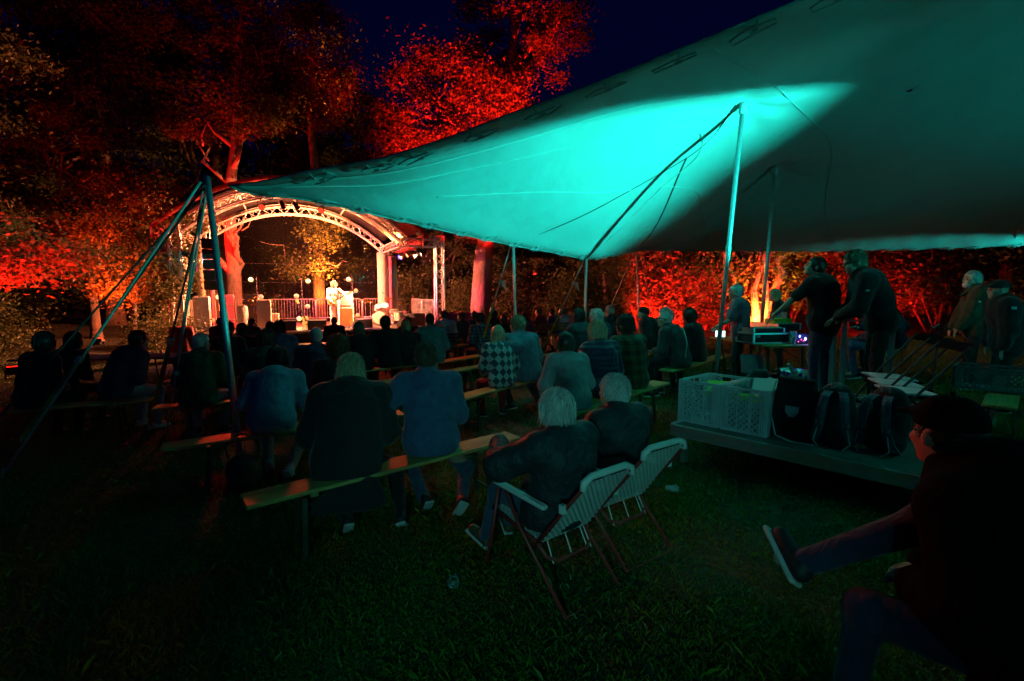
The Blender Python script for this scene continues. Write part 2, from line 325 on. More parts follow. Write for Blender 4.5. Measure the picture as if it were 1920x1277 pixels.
# ------------------------------------------------------------------ lamps: a floodlight is a thing, its beam is its child
def floodlight(label, loc, target, color, watts, size=60, blend=0.6, group='floodlights on the lawn', scale=1.0, lens=8.0, soft=0.06, stand=True, doors=None):
    loc = A(*loc); d = nrm(A(*target)-loc)
    t = thing('floodlight', label, 'floodlight', loc, group=group)
    f = frame(d); s = 0.16*scale
    hb = MB(); hb.box((0, 0, 0), (s*1.7, s*0.75, s*1.2), f, bev=0.02*scale)
    for i in range(5): hb.box(f @ A(-s*0.6+i*s*0.3, -s*0.5, 0), (s*0.06, s*0.3, s), f)
    hb.build('housing', 'black_metal', t)
    nm = 'lens_%.2f_%.2f_%.2f_%.1f' % (*color, lens)
    lb = MB(); lb.box(f @ A(0, s*0.395, 0), (s*1.5, s*0.03, s*1.0), f); lb.build('lens', emit(nm, color, lens), t)
    br = MB()
    if stand:
        for q in (-1, 1): br.beam(f @ A(q*s*0.92, 0, 0), A((f @ A(q*s*0.92, 0, 0))[0], (f @ A(q*s*0.92, 0, 0))[1], -s*1.0), 0.012*scale, 0.03*scale, up=(1, 0.2, 0))
        a, b = f @ A(-s*0.92, 0, 0), f @ A(s*0.92, 0, 0); br.beam((a[0], a[1], -s), (b[0], b[1], -s), 0.03*scale, 0.012*scale)
    else:
        br.tube([f @ A(-s*0.92, 0, 0), f @ A(-s*0.92, 0, s*0.9), f @ A(s*0.92, 0, s*0.9), f @ A(s*0.92, 0, 0)], 0.01*scale, 5)
    br.build('bracket', 'black_metal', t)
    for dn in (doors or ()):   # flaps added out of view to trim the beam
        n_ = nrm(A(*dn)); e = nrm(d-(d @ n_)*n_); w_ = np.cross(e, n_); q = MB(); q.box(d*(s*0.45+soft+0.01)+e*0.295+n_*(soft*0.6+0.006), (2.2, 0.65, 0.006), np.stack([w_, e, n_], 1)); q.build('barn_door', 'black_metal', t)  # added flap, out of view, only trims the beam
    ld = bpy.data.lights.new('beam', 'SPOT'); ld.color = color; ld.energy = watts; ld.spot_size = R(size); ld.spot_blend = blend; ld.shadow_soft_size = soft
    lo = bpy.data.objects.new('beam', ld); COL.objects.link(lo); lo.parent = t; lo.location = (d*(s*0.45+soft+0.01)).tolist(); lo.rotation_euler = Vector(d).to_track_quat('-Z', 'Y').to_euler()
    return t

# ------------------------------------------------------------------ the lawn
def build_ground():
    xs = np.concatenate([np.linspace(-400, -40, 13), np.linspace(-36, 36, 73), np.linspace(40, 400, 13)])
    ys = np.concatenate([np.linspace(-60, -4, 8), np.linspace(-3, 40, 60), np.linspace(44, 700, 14)])
    G = np.array([[(x, y, gz(x, y)+0.012*math.sin(x*2.1+y)*math.cos(y*1.7)) for x in xs] for y in ys])
    mb = MB(); mb.sheet(G); struct(mb.build('lawn_ground', 'soil', smooth=True))
    # blades: individually modelled grass over the part of the lawn in view
    n = 460000; u = RNG.uniform(-1.12, 1.12, n); q = RNG.random(n); D = 1.9*(9.0**(q**0.85)); x = u*D; y = D
    keep = (D < 15) & (RNG.random(n) < 0.25+0.75*np.clip(0.75+0.9*np.sin(u*D*1.1+1.7*np.sin(D*0.9))*np.sin(D*1.3+0.7*u*D+np.sin(u*D*2.3)), 0, 1)); x, y = x[keep], y[keep]; n = len(x)
    cl = np.sin(x*3.1+1.3*np.sin(y*2.2))*np.sin(y*2.7+x*0.8); hgt = RNG.uniform(0.014, 0.036, n)*(1+0.35*cl)*np.where(RNG.random(n) < 0.03, 1.9, 1)
    a = RNG.uniform(0, 2*np.pi, n); w = RNG.uniform(0.0018, 0.0042, n)*(1+y*0.16); ln = RNG.uniform(0.2, 1.2, n)*hgt; b = RNG.uniform(0, 2*np.pi, n)
    z0 = 0.4*np.tanh(x/10)+0.1*(np.sqrt((x/10)**2+0.02)-0.1414)+0.012*np.sin(x*2.1+y)*np.cos(y*1.7)-0.004
    dx, dy = np.cos(a)*w, np.sin(a)*w; lx, ly = np.cos(b)*ln, np.sin(b)*ln
    P = np.stack([np.stack([x-dx, y-dy, z0], 1), np.stack([x+dx, y+dy, z0], 1), np.stack([x+dx*0.7+lx*0.4, y+dy*0.7+ly*0.4, z0+hgt*0.65], 1), np.stack([x+lx, y+ly, z0+hgt*0.95], 1)], 1).reshape(-1, 3)
    i = np.arange(n)*4; F = np.stack([i, i+1, i+2, i+3], 1)
    o = link('grass', quick_mesh('grass', P, F, 'grass_blade')); o['kind'] = 'stuff'; o['label'] = 'short trampled grass over the whole lawn'; o['category'] = 'grass'
build_ground()

# ------------------------------------------------------------------ the stretch tent
EDGE = [(-3.02, 5.60, 2.88), (-2.89, 5.85, 2.84), (-2.59, 6.20, 2.86), (-2.26, 6.60, 2.84), (-1.82, 7.05, 2.78), (-1.42, 7.50, 2.73), (-1.02, 7.90, 2.67), (-0.62, 8.30, 2.62), (0.02, 8.90, 2.54), (0.78, 9.50, 2.46), (1.41, 9.90, 2.38), (2.23, 11.40, 2.56), (3.08, 13.00, 2.77), (3.61, 13.00, 2.77), (5.98, 13.20, 2.78), (8.15, 13.20, 2.78), (10.16, 12.50, 2.78), (11.35, 11.50, 2.78),
        (13.0, 10.2, 2.9), (14.2, 8.5, 3.0), (14.0, 5.5, 3.2), (13.6, 2.0, 3.3), (12.6, -2.0, 3.2), (10.5, -4.6, 3.1), (7.8, -5.2, 3.2), (5.4, -4.2, 3.4), (4.6, -2.4, 3.8), (4.4, -0.8, 4.2), (4.25, 0.8, 4.5), (4.1, 2.2, 4.68),  # out of view; canopy extended behind the camera to bounce light forward
        (3.36, 3.90, 4.48), (2.83, 4.20, 4.29), (2.34, 4.40, 4.11), (1.95, 4.50, 3.99), (1.53, 4.60, 3.85), (0.71, 4.75, 3.58), (0.00, 4.95, 3.40), (-0.65, 5.15, 3.23), (-1.33, 5.30, 3.08), (-2.02, 5.45, 3.01), (-2.72, 5.58, 2.90)]
POLE_TOPS = [(3.15, 7.25, 4.32), (5.0, 10.0, 4.14), (5.6, 3.6, 4.95)]
def tps(P, V, lam=1e-3):
    n = len(P); d = np.linalg.norm(P[:, None]-P[None], axis=2); K = np.where(d > 0, d*d*np.log(d+1e-12), 0)+lam*np.eye(n)
    Q = np.concatenate([np.ones((n, 1)), P], 1); M_ = np.block([[K, Q], [Q.T, np.zeros((3, 3))]])
    c = np.linalg.solve(M_, np.concatenate([V, np.zeros(3)]))
    def f(X):
        d = np.linalg.norm(X[:, None]-P[None], axis=2); K = np.where(d > 0, d*d*np.log(d+1e-12), 0)
        return K @ c[:n]+c[n]+X @ c[n+1:]
    return f
EXTRA = [(1.0, 6.9, 3.72), (-0.7, 6.6, 3.22), (2.6, 8.6, 3.62), (1.3, 8.5, 3.1), (4.0, 5.7, 4.52), (4.0, 8.6, 3.98), (6.2, 8.5, 4.0), (7.5, 6.0, 4.25), (6.5, 11.3, 3.35), (9.5, 9.5, 3.5), (9.0, 5.0, 4.2), (7.5, 0.5, 4.6), (9.5, -1.5, 4.1), (3.2, 5.4, 4.25), (1.6, 5.8, 4.0)]
_cp = np.array(EDGE+EXTRA+[(p[0], p[1], p[2]-0.12) for p in POLE_TOPS])
_tz = tps(_cp[:, :2], _cp[:, 2])
def canopy_z(X):
    X = np.atleast_2d(np.asarray(X, float)); z = _tz(X)
    for px, py, pz in POLE_TOPS: z = z+0.12*np.exp(-((X[:, 0]-px)**2+(X[:, 1]-py)**2)/0.09)
    return z
def resample(P, n, closed=True):
    P = np.array(P, float); Q = np.concatenate([P, P[:1]]) if closed else P
    # centripetal-free Catmull-Rom for a smooth outline
    out = []; m = len(P)
    for i in range(len(Q)-1):
        p0, p1, p2, p3 = (P[(i-1) % m], P[i], P[(i+1) % m], P[(i+2) % m]) if closed else (Q[max(0, i-1)], Q[i], Q[i+1], Q[min(len(Q)-1, i+2)])
        for t in np.linspace(0, 1, 8, endpoint=False):
            out.append(0.5*((2*p1)+(p2-p0)*t+(2*p0-5*p1+4*p2-p3)*t*t+(3*p1-p0-3*p2+p3)*t**3))
    out = np.array(out+[Q[-1]]); s = np.concatenate([[0], np.cumsum(np.linalg.norm(np.diff(out, axis=0), axis=1))])
    t = np.linspace(0, s[-1], n, endpoint=not closed)
    return np.stack([np.interp(t, s, out[:, k]) for k in range(3)], 1)
TENT = thing('stretch_tent', 'huge sagging pale canvas stretch tent lit turquoise from below', 'tent', (-3.1, 5.6, 2.94)); T0 = A(-3.1, 5.6, 2.94)
RIM = resample(EDGE, 360)
def build_tent():
    ctr = A(5.2, 7.0); nr = 84; G = []; arc = np.concatenate([[0], np.cumsum(np.linalg.norm(np.diff(RIM, axis=0), axis=1))])
    for q in np.linspace(0.004, 1, nr):
        xy = ctr+(RIM[:, :2]-ctr)*q
        z = canopy_z(xy)
        w = np.clip((q-0.9)/0.1, 0, 1)**2; z = z*(1-w)+RIM[:, 2]*w
        e = np.clip((q-0.72)/0.28, 0, 1); z = z+0.016*np.sin(2*math.pi*arc/0.56+1.3*np.sin(arc*0.9))*e*(1-e)*4*(0.4+0.6*np.sin(arc*0.37)**2)
        for px, py, pz in POLE_TOPS: rr = np.hypot(xy[:, 0]-px, xy[:, 1]-py); z = z+0.014*np.sin(9*np.arctan2(xy[:, 1]-py, xy[:, 0]-px))*np.exp(-((rr-0.55)/0.4)**2)
        G.append(np.column_stack([xy, z]))
    G = np.array(G); G = np.concatenate([G, G[:, :1]], 1)-T0
    mb = MB(); mb.sheet(G[::-1], 0.003); mb.build('canopy', 'canvas', TENT, smooth=True)
    hem = MB(); hem.tube(RIM-T0, 0.016, 6, True); hem.build('hem', 'webbing', TENT, smooth=True)
    # seams: sewn ridges running over the fabric
    seams = [[(1.43, 9.9), (2.4, 8.9), (2.9, 8.2), (2.4, 7.3), (0.8, 6.9), (-1.4, 6.3), (-2.6, 5.75)], [(8.25, 13.1), (6.6, 11.0), (5.2, 8.6), (3.6, 7.0), (2.2, 5.4), (1.66, 4.62)], [(11.2, 11.6), (9.6, 9.6), (8.3, 7.4), (7.6, 5.2), (7.6, 2.1), (7.4, -3.0)], [(5.0, 13.1), (4.0, 11.0), (3.1, 9.2), (1.0, 8.0), (-1.0, 7.0)]]
    for s in seams:
        P = resample([(x, y, 0) for x, y in s], 70, False); P[:, 2] = canopy_z(P[:, :2])-0.008
        m = MB(); m.tube(P-T0, 0.008, 5); m.build('seam', 'canvas', TENT, smooth=True)
    for s in ([(3.05, 7.25), (2.71, 8.2), (1.4, 8.55), (0.05, 8.85)], [(2.71, 8.2), (2.85, 10.4), (3.08, 12.9)]):  # dark strips laid on the fabric in place of cast shadow lines
        P = resample([(x, y, 0) for x, y in s], 50, False); P[:, 2] = canopy_z(P[:, :2])-0.006; m = MB(); m.sheet([[q-T0+A(-0.012, 0.008, 0), q-T0+A(0.012, -0.008, 0)] for q in P], 0.003); m.build('shadow_strip', 'leg_green', TENT)
    # reinforcement loops along the edges
    d = np.concatenate([[0], np.cumsum(np.linalg.norm(np.diff(RIM, axis=0), axis=1))])
    inn = A(5.2, 7.0)
    def loop_at(dd, big):
        i = int(np.searchsorted(d, dd)) % len(RIM); p = RIM[i]; t = nrm(RIM[(i+1) % len(RIM)]-p)
        w = nrm(A(inn[0]-p[0], inn[1]-p[1], 0)-t*(A(inn[0]-p[0], inn[1]-p[1], 0) @ t)); q = p[:2]+w[:2]*0.3
        w = nrm(A(q[0], q[1], float(canopy_z(q)[0]))-p); n = nrm(np.cross(t, w)); n = n if n[2] < 0 else -n
        k = 1.25 if big else 0.9
        m = MB(); fr = np.stack([t, w, n], 1)
        j_ = np.random.default_rng(int(dd*100)); sk = j_.uniform(-0.3, 0.3); g = [[p+t*(a+b*sk)*k+w*b*k+n*0.022 for a in (-0.10, 0, 0.10)] for b in (0.0, 0.08, 0.15)]
        pt = MB(); pt.sheet(np.array(g)-T0, 0.006); po = pt.build('edge_patch', 'canvas', TENT)
        m.tube([p-T0+fr @ (A(a+b*sk, b*j_.uniform(0.85, 1.15), 0.045+j_.uniform(-0.008, 0.008))*k) for a, b in ((-0.12, 0.02), (-0.15, 0.10), (-0.02, 0.17), (0.12, 0.19), (0.16, 0.11), (0.06, 0.02))], 0.006*k, 5, True)
        m.tube([p-T0+fr @ (A(0, b, c)*k) for b, c in ((0.13, 0.03), (0.02, 0.06), (-0.06, 0.03))], 0.008*k, 5)
        m.box(p-T0+fr @ (A(0, 0.14, 0.045)*k), (0.05*k, 0.025*k, 0.02*k), fr)
        m.build('edge_loop', 'webbing', po)
    far_len = float(d[int(np.argmin(np.linalg.norm(RIM-A(11.5, 11.5, 2.82), axis=1)))])
    x = 0.45
    while x < far_len: loop_at(x, False); x += 0.56
    near0 = float(d[int(np.argmin(np.linalg.norm(RIM-A(4.1, 2.2, 4.68), axis=1)))]); x = near0+0.25
    while x < d[-1]-0.3: loop_at(x, True); x += 0.62
build_tent()
def tent_pole(label, base, top, r, group='steel poles holding up the tent', cap=True):
    b = A(*base); tp = A(*top); t = thing('tent_pole', label, 'tent pole', b, group=group)
    m = MB(); m.tube([(0, 0, 0.01), (tp-b)*0.52, tp-b], r, 12); m.build('pole', 'galv', t, smooth=True)
    m = MB(); m.tube([(tp-b)*0.5, (tp-b)*0.54], r*1.16, 12); m.build('joint', 'galv', t)
    m = MB(); m.box((0, 0, 0.012), (r*6, r*6, 0.024), bev=0.005); m.build('foot', 'black_metal', t)
    if cap:
        m = MB(); u = nrm(tp-b); m.lathe([(r*1.1, -0.14), (r*1.7, -0.12), (r*1.75, -0.02), (r*1.2, 0.01)], 12, tp-b, frame(A(0, 1, 0), u)); m.build('pole_head', 'white_plastic', t, smooth=True)
    return t
def G3(x, y, h=0.0): return (x, y, gz(x, y)+h)
tent_pole('thick steel pole under the highest peak of the tent, between crates and mixing table', G3(2.95, 7.4), (3.15, 7.25, 4.30), 0.032)
tent_pole('steel pole with white rounded head behind the mixing table, in front of the lit tree', G3(4.87, 10.05), (5.0, 10.0, 4.10), 0.036)
tent_pole('leaning dark pole at the tent\'s left corner, beside the woman in the denim jacket', G3(-2.68, 4.95), (-3.22, 5.55, 2.96), 0.031, cap=False)
tent_pole('thin turquoise lit edge pole just behind the embracing couple', G3(0.10, 9.2), (0.02, 8.92, 2.56), 0.026, cap=False)
tent_pole('thin edge pole at the tent\'s lowest corner, behind the dark bobbed head', G3(1.45, 10.2), (1.43, 9.95, 2.40), 0.026, cap=False)
tent_pole('thin edge pole with two spread ropes, in front of the red bushes', G3(3.25, 12.9), (3.12, 13.0, 2.80), 0.024, cap=False)
tent_pole('steel pole at the near edge of the tent beyond the capped man', G3(5.7, 3.5), (5.6, 3.6, 4.93), 0.032)
tent_pole('steel corner pole at the far right end of the tent', G3(13.0, 10.3), (13.0, 10.2, 2.88), 0.026, cap=False)
def guy(label, top, stake, strap=0.0, r=0.008, m='rope', sag=0.0, group='guy ropes of the tent', knot=None):
    a = A(*top); b = A(*stake); t = thing('guy_rope', label, 'guy rope', b, group=group); d = a-b
    s = MB(); P = [d*q+A(0, 0, -sag*math.sin(math.pi*q)) for q in np.linspace(max(0, strap-0.02), 1, 12)]; s.tube(P, r, 6); s.build('rope', m, t, smooth=True)
    if strap:
        s = MB(); s.beam((0, 0, 0.02), d*strap, 0.055, 0.006, up=(0.3, -1, 0.2)); s.build('ratchet_strap', 'strap_yellow', t)
        s = MB(); s.box(d*strap, (0.07, 0.10, 0.045), frame(d)); s.build('ratchet', 'galv', t)
    if knot:
        s = MB(); q = d*knot
        for i in range(3): s.tube([q+A(0.02*math.sin(i*2), 0, 0.05-0.03*i), q+A(0.05+0.02*i, 0.02, 0.03), q+A(0.06+0.03*i, -0.02, -0.08-0.04*i)], r*0.8, 5)
        s.ball(q, r*3.2, 7, 5); s.build('knot', m, t)
    s = MB(); s.tube([nrm(d)*0.05+A(0, 0, 0.05), -nrm(A(d[0], d[1], 0))*0.03+A(0, 0, -0.2)], 0.014, 6); s.build('ground_stake', 'galv', t)
    return t
guy('guy rope with yellow strap ending left of the couple, behind the empty bench', (-0.03, 8.95, 2.52), G3(-0.85, 11.2), 0.56, 0.013, knot=0.76)
guy('guy rope with yellow strap ending right of the couple, before the slatted benches', (1.40, 10.0, 2.38), G3(0.65, 12.6), 0.55, 0.013, knot=0.8)
guy('left rope of the thin back pole, reaching towards the curly white head', (3.08, 13.0, 2.78), G3(2.4, 15.0), 0, 0.011)
guy('right rope of the thin back pole, in front of the red bushes', (3.2, 13.0, 2.78), G3(4.35, 15.2), 0, 0.011)
guy('dark thick doubled rope running from the corner pole to the lower left', (-3.24, 5.55, 2.86), G3(-6.0, 5.3), 0, 0.012, 'rope_dark')
guy('grey taut webbing rope running from the corner pole far to the lower left', (-3.26, 5.5, 2.90), G3(-5.25, 5.1), 0, 0.0145, 'rope')
guy('grey rope from the corner pole down beside the old man in the dark jacket', (-3.26, 5.6, 2.84), G3(-4.5, 6.5), 0, 0.011, 'rope', knot=0.3)
guy('second rope from the corner pole down beside the old man, close to the first', (-3.28, 5.58, 2.88), G3(-4.62, 6.7), 0, 0.011, 'rope')
guy('guy rope with yellow strap standing left of the old man on the bench', (-3.3, 5.7, 2.9), G3(-5.0, 6.9), 0.42, 0.012, 'rope_dark')
guy('guy rope with dim yellow strap at the far left behind the seated silhouettes', (-3.3, 5.65, 2.9), G3(-6.3, 6.4), 0.36, 0.012, 'rope_dark')
# ------------------------------------------------------------------ the stage, in its own frame: w along the front to the right, d to the back
FZ = 0.27; SO = A(-3.0, 21.5); SW = nrm(A(0.917, 0.40)); SD = A(-SW[1], SW[0])
def S(w, d, z=0.0): p = SO+SW*w+SD*d; return A(p[0], p[1], FZ+z)
SANG = math.degrees(math.atan2(SW[1], SW[0])); SR = rot('Z', SANG)
def s_thing(name, label, cat, w, d, z=0.0, rz=0.0, group=None): return thing(name, label, cat, S(w, d, z), SANG+rz, group)
def local(st, p): return SR.T @ (np.asarray(p, float)-A(*st.location))
def truss(mb, P, wid, r=0.024, rb=0.010, pitch=0.32, side=None, n=4):
    """lattice girder along a polyline: chords joined by zigzag bars"""
    P = np.asarray(P, float); s = np.concatenate([[0], np.cumsum(np.linalg.norm(np.diff(P, axis=0), axis=1))]); m = max(2, int(s[-1]/pitch))
    t = np.linspace(0, s[-1], m+1); Q = np.stack([np.interp(t, s, P[:, k]) for k in range(3)], 1); T = np.gradient(Q, axis=0)
    sd = np.asarray(side if side is not None else (0, 1, 0), float); ch = []
    for i in range(m+1):
        tt = nrm(T[i]); a = nrm(sd-(sd @ tt)*tt); b = np.cross(tt, a); h = wid/2
        ch.append([Q[i]+a*h+b*h, Q[i]+a*h-b*h, Q[i]-a*h-b*h, Q[i]-a*h+b*h])
    ch = np.array(ch)
    for k in range(4): mb.tube(ch[:, k], r, 6)
    for k in range(4):
        j = (k+1) % 4
        for i in range(m): mb.tube([ch[i, k], ch[i+1, j]] if i % 2 else [ch[i, j], ch[i+1, k]], rb, 4)
        mb.tube([ch[0, k], ch[0, j]], rb, 4); mb.tube([ch[m, k], ch[m, j]], rb, 4)
STG = s_thing('concert_stage', 'arched outdoor concert stage glowing warm at the far left', 'stage', -5.5, 0, -FZ+gz(-8, 20)); SB = A(*STG.location)
def sp(p): return local(STG, p)
def build_stage():
    W0, W1, DP = -9.6, -0.35, 5.6
    m = MB(); m.box(local(STG, S((W0+W1)/2, DP/2, -0.06)), (W1-W0+0.6, DP+0.2, 0.12)); m.build('stage_deck', 'stage_floor', STG)
    m = MB(); m.box(local(STG, S((W0+W1)/2, -0.115, -0.03)), (W1-W0+0.6, 0.025, 0.035)); m.build('edge_strip', 'truss_alu', STG)
    G = []
    for i in range(90):
        w = W0-0.3+(W1-W0+0.6)*i/89; off = -0.09+0.035*math.sin(i*1.9)
        G.append([local(STG, S(w, off, -0.10)), local(STG, S(w, off-0.02, -0.35)), local(STG, S(w, off-0.02, -0.95))])
    m = MB(); m.sheet(G, 0.01); m.build('stage_skirt', 'stage_skirt', STG, smooth=True)
    # two arches
    def arch(d, w0, w1, zs, rise):
        u = np.linspace(0, 1, 25); return np.array([local(STG, S(w0+(w1-w0)*q, d, zs+rise*(1-abs(2*q-1)**2.15))) for q in u])
    fa = arch(0.2, -9.35, -1.45, 3.55, 1.62); ra = arch(5.2, -9.35, -1.45, 3.55, 1.62); ma = arch(1.15, -9.35, -1.45, 3.62, 1.66)
    for a in (fa, ma, ra):
        m = MB(); truss(m, a, 0.30, 0.032, 0.014, 0.30, side=(0, 1, 0)); m.build('arch_truss', 'truss_alu', STG)
    m = MB()
    for a, s_ in ((fa, -1), (ra, -1)):
        m.tube(a+A(0, -0.10, -0.22), 0.03, 8); m.tube(a+A(0, -0.06, 0.26), 0.024, 8)
    m.build('keder_rail', 'truss_alu', STG, smooth=True)
    # roof membrane over the arches, and its red front and gables
    m = MB(); m.sheet([[fa[i]*(1-q)+ra[i]*q+A(0, 0, 0.34+0.05*math.sin(q*math.pi)) for q in np.linspace(-0.02, 1.02, 7)] for i in range(25)], 0.01); m.build('roof_membrane', 'roof_dark', STG, smooth=True)
    big = np.array([local(STG, S(-9.9+(9.35)*q, -0.35, 3.62+1.95*(1-abs(2*q-1)**2.15))) for q in np.linspace(0, 1, 25)])
    m = MB(); m.sheet([[big[i]+A(0, 0.1, -0.06), big[i]+A(0, 0, 0.08), big[i]+A(0, 1.2, 0.32), big[i]+A(0, 3.4, 0.42), big[i]+A(0, 6.0, 0.36)] for i in range(25)], 0.012); m.build('roof_cover', 'roof_red', STG, smooth=True)
    for w, sg in ((-0.75, 1), (-9.95, -1)):
        m = MB(); m.sheet([[local(STG, S(w+sg*0.03*math.sin(d*2), d, 3.28+0.03*math.sin(d*3))), local(STG, S(w, d, 3.75))] for d in np.linspace(-0.4, 5.6, 14)], 0.01); m.build('roof_valance', 'roof_red', STG, smooth=True)
    # girders between the arches
    for w in (-1.45, -9.35):
        m = MB(); truss(m, [local(STG, S(w, 0.2, 3.45)), local(STG, S(w, 5.2, 3.45))], 0.3, 0.03, 0.012, 0.35, side=(1, 0, 0)); m.build('side_truss', 'truss_alu', STG)
    for w in (-3.4, -5.4, -7.4):
        z = 3.62+1.62*(1-abs(2*((w+9.35)/7.9)-1)**2.15)+0.24
        m = MB(); m.tube([local(STG, S(w, 0.2, z)), local(STG, S(w, 5.2, z))], 0.03, 6); m.build('purlin', 'truss_alu', STG)
    m = MB(); truss(m, [local(STG, S(-1.3, 0.1, 3.45)), local(STG, S(-0.15, 0.1, 3.45))], 0.3, 0.03, 0.012, 0.3, side=(0, 1, 0)); m.build('wing_truss', 'truss_alu', STG)
    # legs: open towers in front, cloth-wrapped columns behind
    for w, d in ((0.0, 0.1), (-9.35, 0.1)):
        m = MB(); truss(m, [local(STG, S(w, d, -0.9)), local(STG, S(w, d, 3.75))], 0.32, 0.034, 0.016, 0.3, side=(1, 0, 0)); m.build('tower', 'truss_alu', STG)
        m = MB(); m.box(local(STG, S(w, d, -0.93)), (0.6, 0.6, 0.04)); m.build('base_plate', 'black_metal', STG)
    for w, d in ((-1.5, 4.9), (-9.2, 4.9)):
        m = MB()
        m.sheet([[local(STG, S(w+0.27*math.cos(a)*(1+0.05*math.sin(9*a)), d+0.24*math.sin(a)*(1+0.05*math.sin(7*a)), z)) for a in np.linspace(0, 2*math.pi, 33)] for z in (0.0, 1.2, 2.4, 3.35)], 0.008); m.build('wrapped_column', 'drape', STG, smooth=True)
        m = MB(); m.sheet([[local(STG, S(w+0.36+0.24*q+0.03*math.sin(q*14)+0.10*(1-z/3.3)*q, d-0.05+0.05*math.cos(q*14), z)) for q in np.linspace(0, 1, 17)] for z in (0.0, 1.1, 2.2, 3.3)], 0.008); m.build('side_drape', 'drape', STG, smooth=True)
        m = MB(); m.tube([local(STG, S(w+0.33, d-0.2, 0)), local(STG, S(w+0.33, d-0.2, 3.3))], 0.09, 10); m.build('drape_tube', 'drape_pink', STG, smooth=True)
    # front-left leg wrapped in cloth
    m = MB(); m.sheet([[local(STG, S(-9.35+0.25*math.cos(a), 0.75+0.25*math.sin(a)*(1+0.06*math.sin(8*a)), z)) for a in np.linspace(0, 2*math.pi, 29)] for z in (-0.05, 1.2, 2.4, 3.3)], 0.008); m.build('wrapped_column', 'drape', STG, smooth=True)
    m = MB(); m.sheet([[local(STG, S(-9.9+0.35*q, 0.5+0.05*math.cos(q*16), z)) for q in np.linspace(0, 1, 17)] for z in (-0.05, 1.5, 3.2)], 0.008); m.build('side_drape', 'drape_pink', STG, smooth=True)
    # clear plastic back wall with tension lines
    mm, n, l, b = _nt('clear_foil'); b.inputs['Base Color'].default_value = (0.02, 0.02, 0.02, 1); b.inputs['Roughness'].default_value = 0.06; b.inputs['Alpha'].default_value = 0.10; b.inputs['Specular IOR Level'].default_value = 0.9
    tc = n.new('ShaderNodeTexCoord'); nz = n.new('ShaderNodeTexNoise'); nz.inputs['Scale'].default_value = 5; nz.inputs['Detail'].default_value = 4; l.new(tc.outputs['Object'], nz.inputs['Vector'])
    bp = n.new('ShaderNodeBump'); bp.inputs['Strength'].default_value = 0.6; bp.inputs['Distance'].default_value = 0.03; l.new(nz.outputs['Fac'], bp.inputs['Height']); l.new(bp.outputs[0], b.inputs['Normal'])
    G = []
    for i in range(25):
        q = i/24; w = -9.2+7.6*q; zt = 3.4+1.5*(1-abs(2*q-1)**2.15)
        G.append([local(STG, S(w, 5.25+0.02*math.sin(i*1.7+j), zt*j/8)) for j in range(9)])
    m = MB(); m.sheet(G); m.build('clear_back_wall', 'clear_foil', STG, smooth=True)
    for z in (1.1, 1.9, 2.75):
        m = MB(); m.tube([local(STG, S(-9.1, 5.2, z)), local(STG, S(-5.4, 5.22, z-0.03)), local(STG, S(-1.7, 5.2, z))], 0.004, 4); m.build('tension_line', 'rope_dark', STG)
build_stage()
# red strap hanging from the right wing
t = s_thing('hanging_strap', 'red strap hanging beside the right stage tower', 'strap', 0.42, 0.1, 2.0); m = MB(); m.box((0, 0, 0.6), (0.07, 0.02, 1.25)); m.build('webbing', 'roof_red', t); m = MB(); m.tube([(0, 0, -0.03), (0.03, 0, -0.07), (-0.02, 0, -0.1)], 0.01, 5); m.build('hook', 'galv', t)

# crowd barriers
def make_barrier():
    t = thing('crowd_barrier', '', 'barrier', (0, 0, 0)); L_ = 2.1
    m = MB(); m.tube([(-L_/2, 0, 0.05), (-L_/2, 0, 1.02), (-L_/2+0.08, 0, 1.1), (L_/2-0.08, 0, 1.1), (L_/2, 0, 1.02), (L_/2, 0, 0.05)], 0.021, 8); m.tube([(-L_/2, 0, 0.2), (L_/2, 0, 0.2)], 0.018, 6); m.build('frame', 'galv', t, smooth=True)
    bar = MB(); bar.tube([(0, 0, 0.2), (0, 0, 1.09)], 0.0085, 5); me = bar.mesh('bar'); me.materials.append(MATS['galv'])
    for i in range(1, 17): link('bar', me, t, (-L_/2+L_*i/17, 0, 0))
    for q in (-1, 1):
        m = MB(); m.beam((q*0.8, -0.28, 0.03), (q*0.8, 0.28, 0.03), 0.04, 0.03); m.build('foot', 'galv', t)
    return t
BAR = make_barrier()
for i, (w, d, rz, lab) in enumerate([(-7.85, 5.45, 0, 'steel crowd barrier at the back of the stage behind the conga'), (-5.7, 5.45, 0, 'steel crowd barrier at the back of the stage behind the leaning guitar'), (-3.55, 5.45, 0, 'steel crowd barrier at the back of the stage behind the amplifier'), (-1.4, 5.45, 0, 'steel crowd barrier at the back of the stage behind the drum kit'),
                                    (-0.12, 3.85, 90, 'steel crowd barrier along the right stage side behind the tower'), (-0.12, 1.7, 90, 'steel crowd barrier along the right stage side next to the front tower'), (-9.45, 2.6, 90, 'steel crowd barrier along the left stage side behind the hanging speaker')]):
    o = BAR if i == 0 else copy_tree(BAR); p = S(w, d); o.location = p.tolist(); o.rotation_euler = (0, 0, R(SANG+rz)); tag(o, lab, 'barrier', 'crowd barriers around the stage')

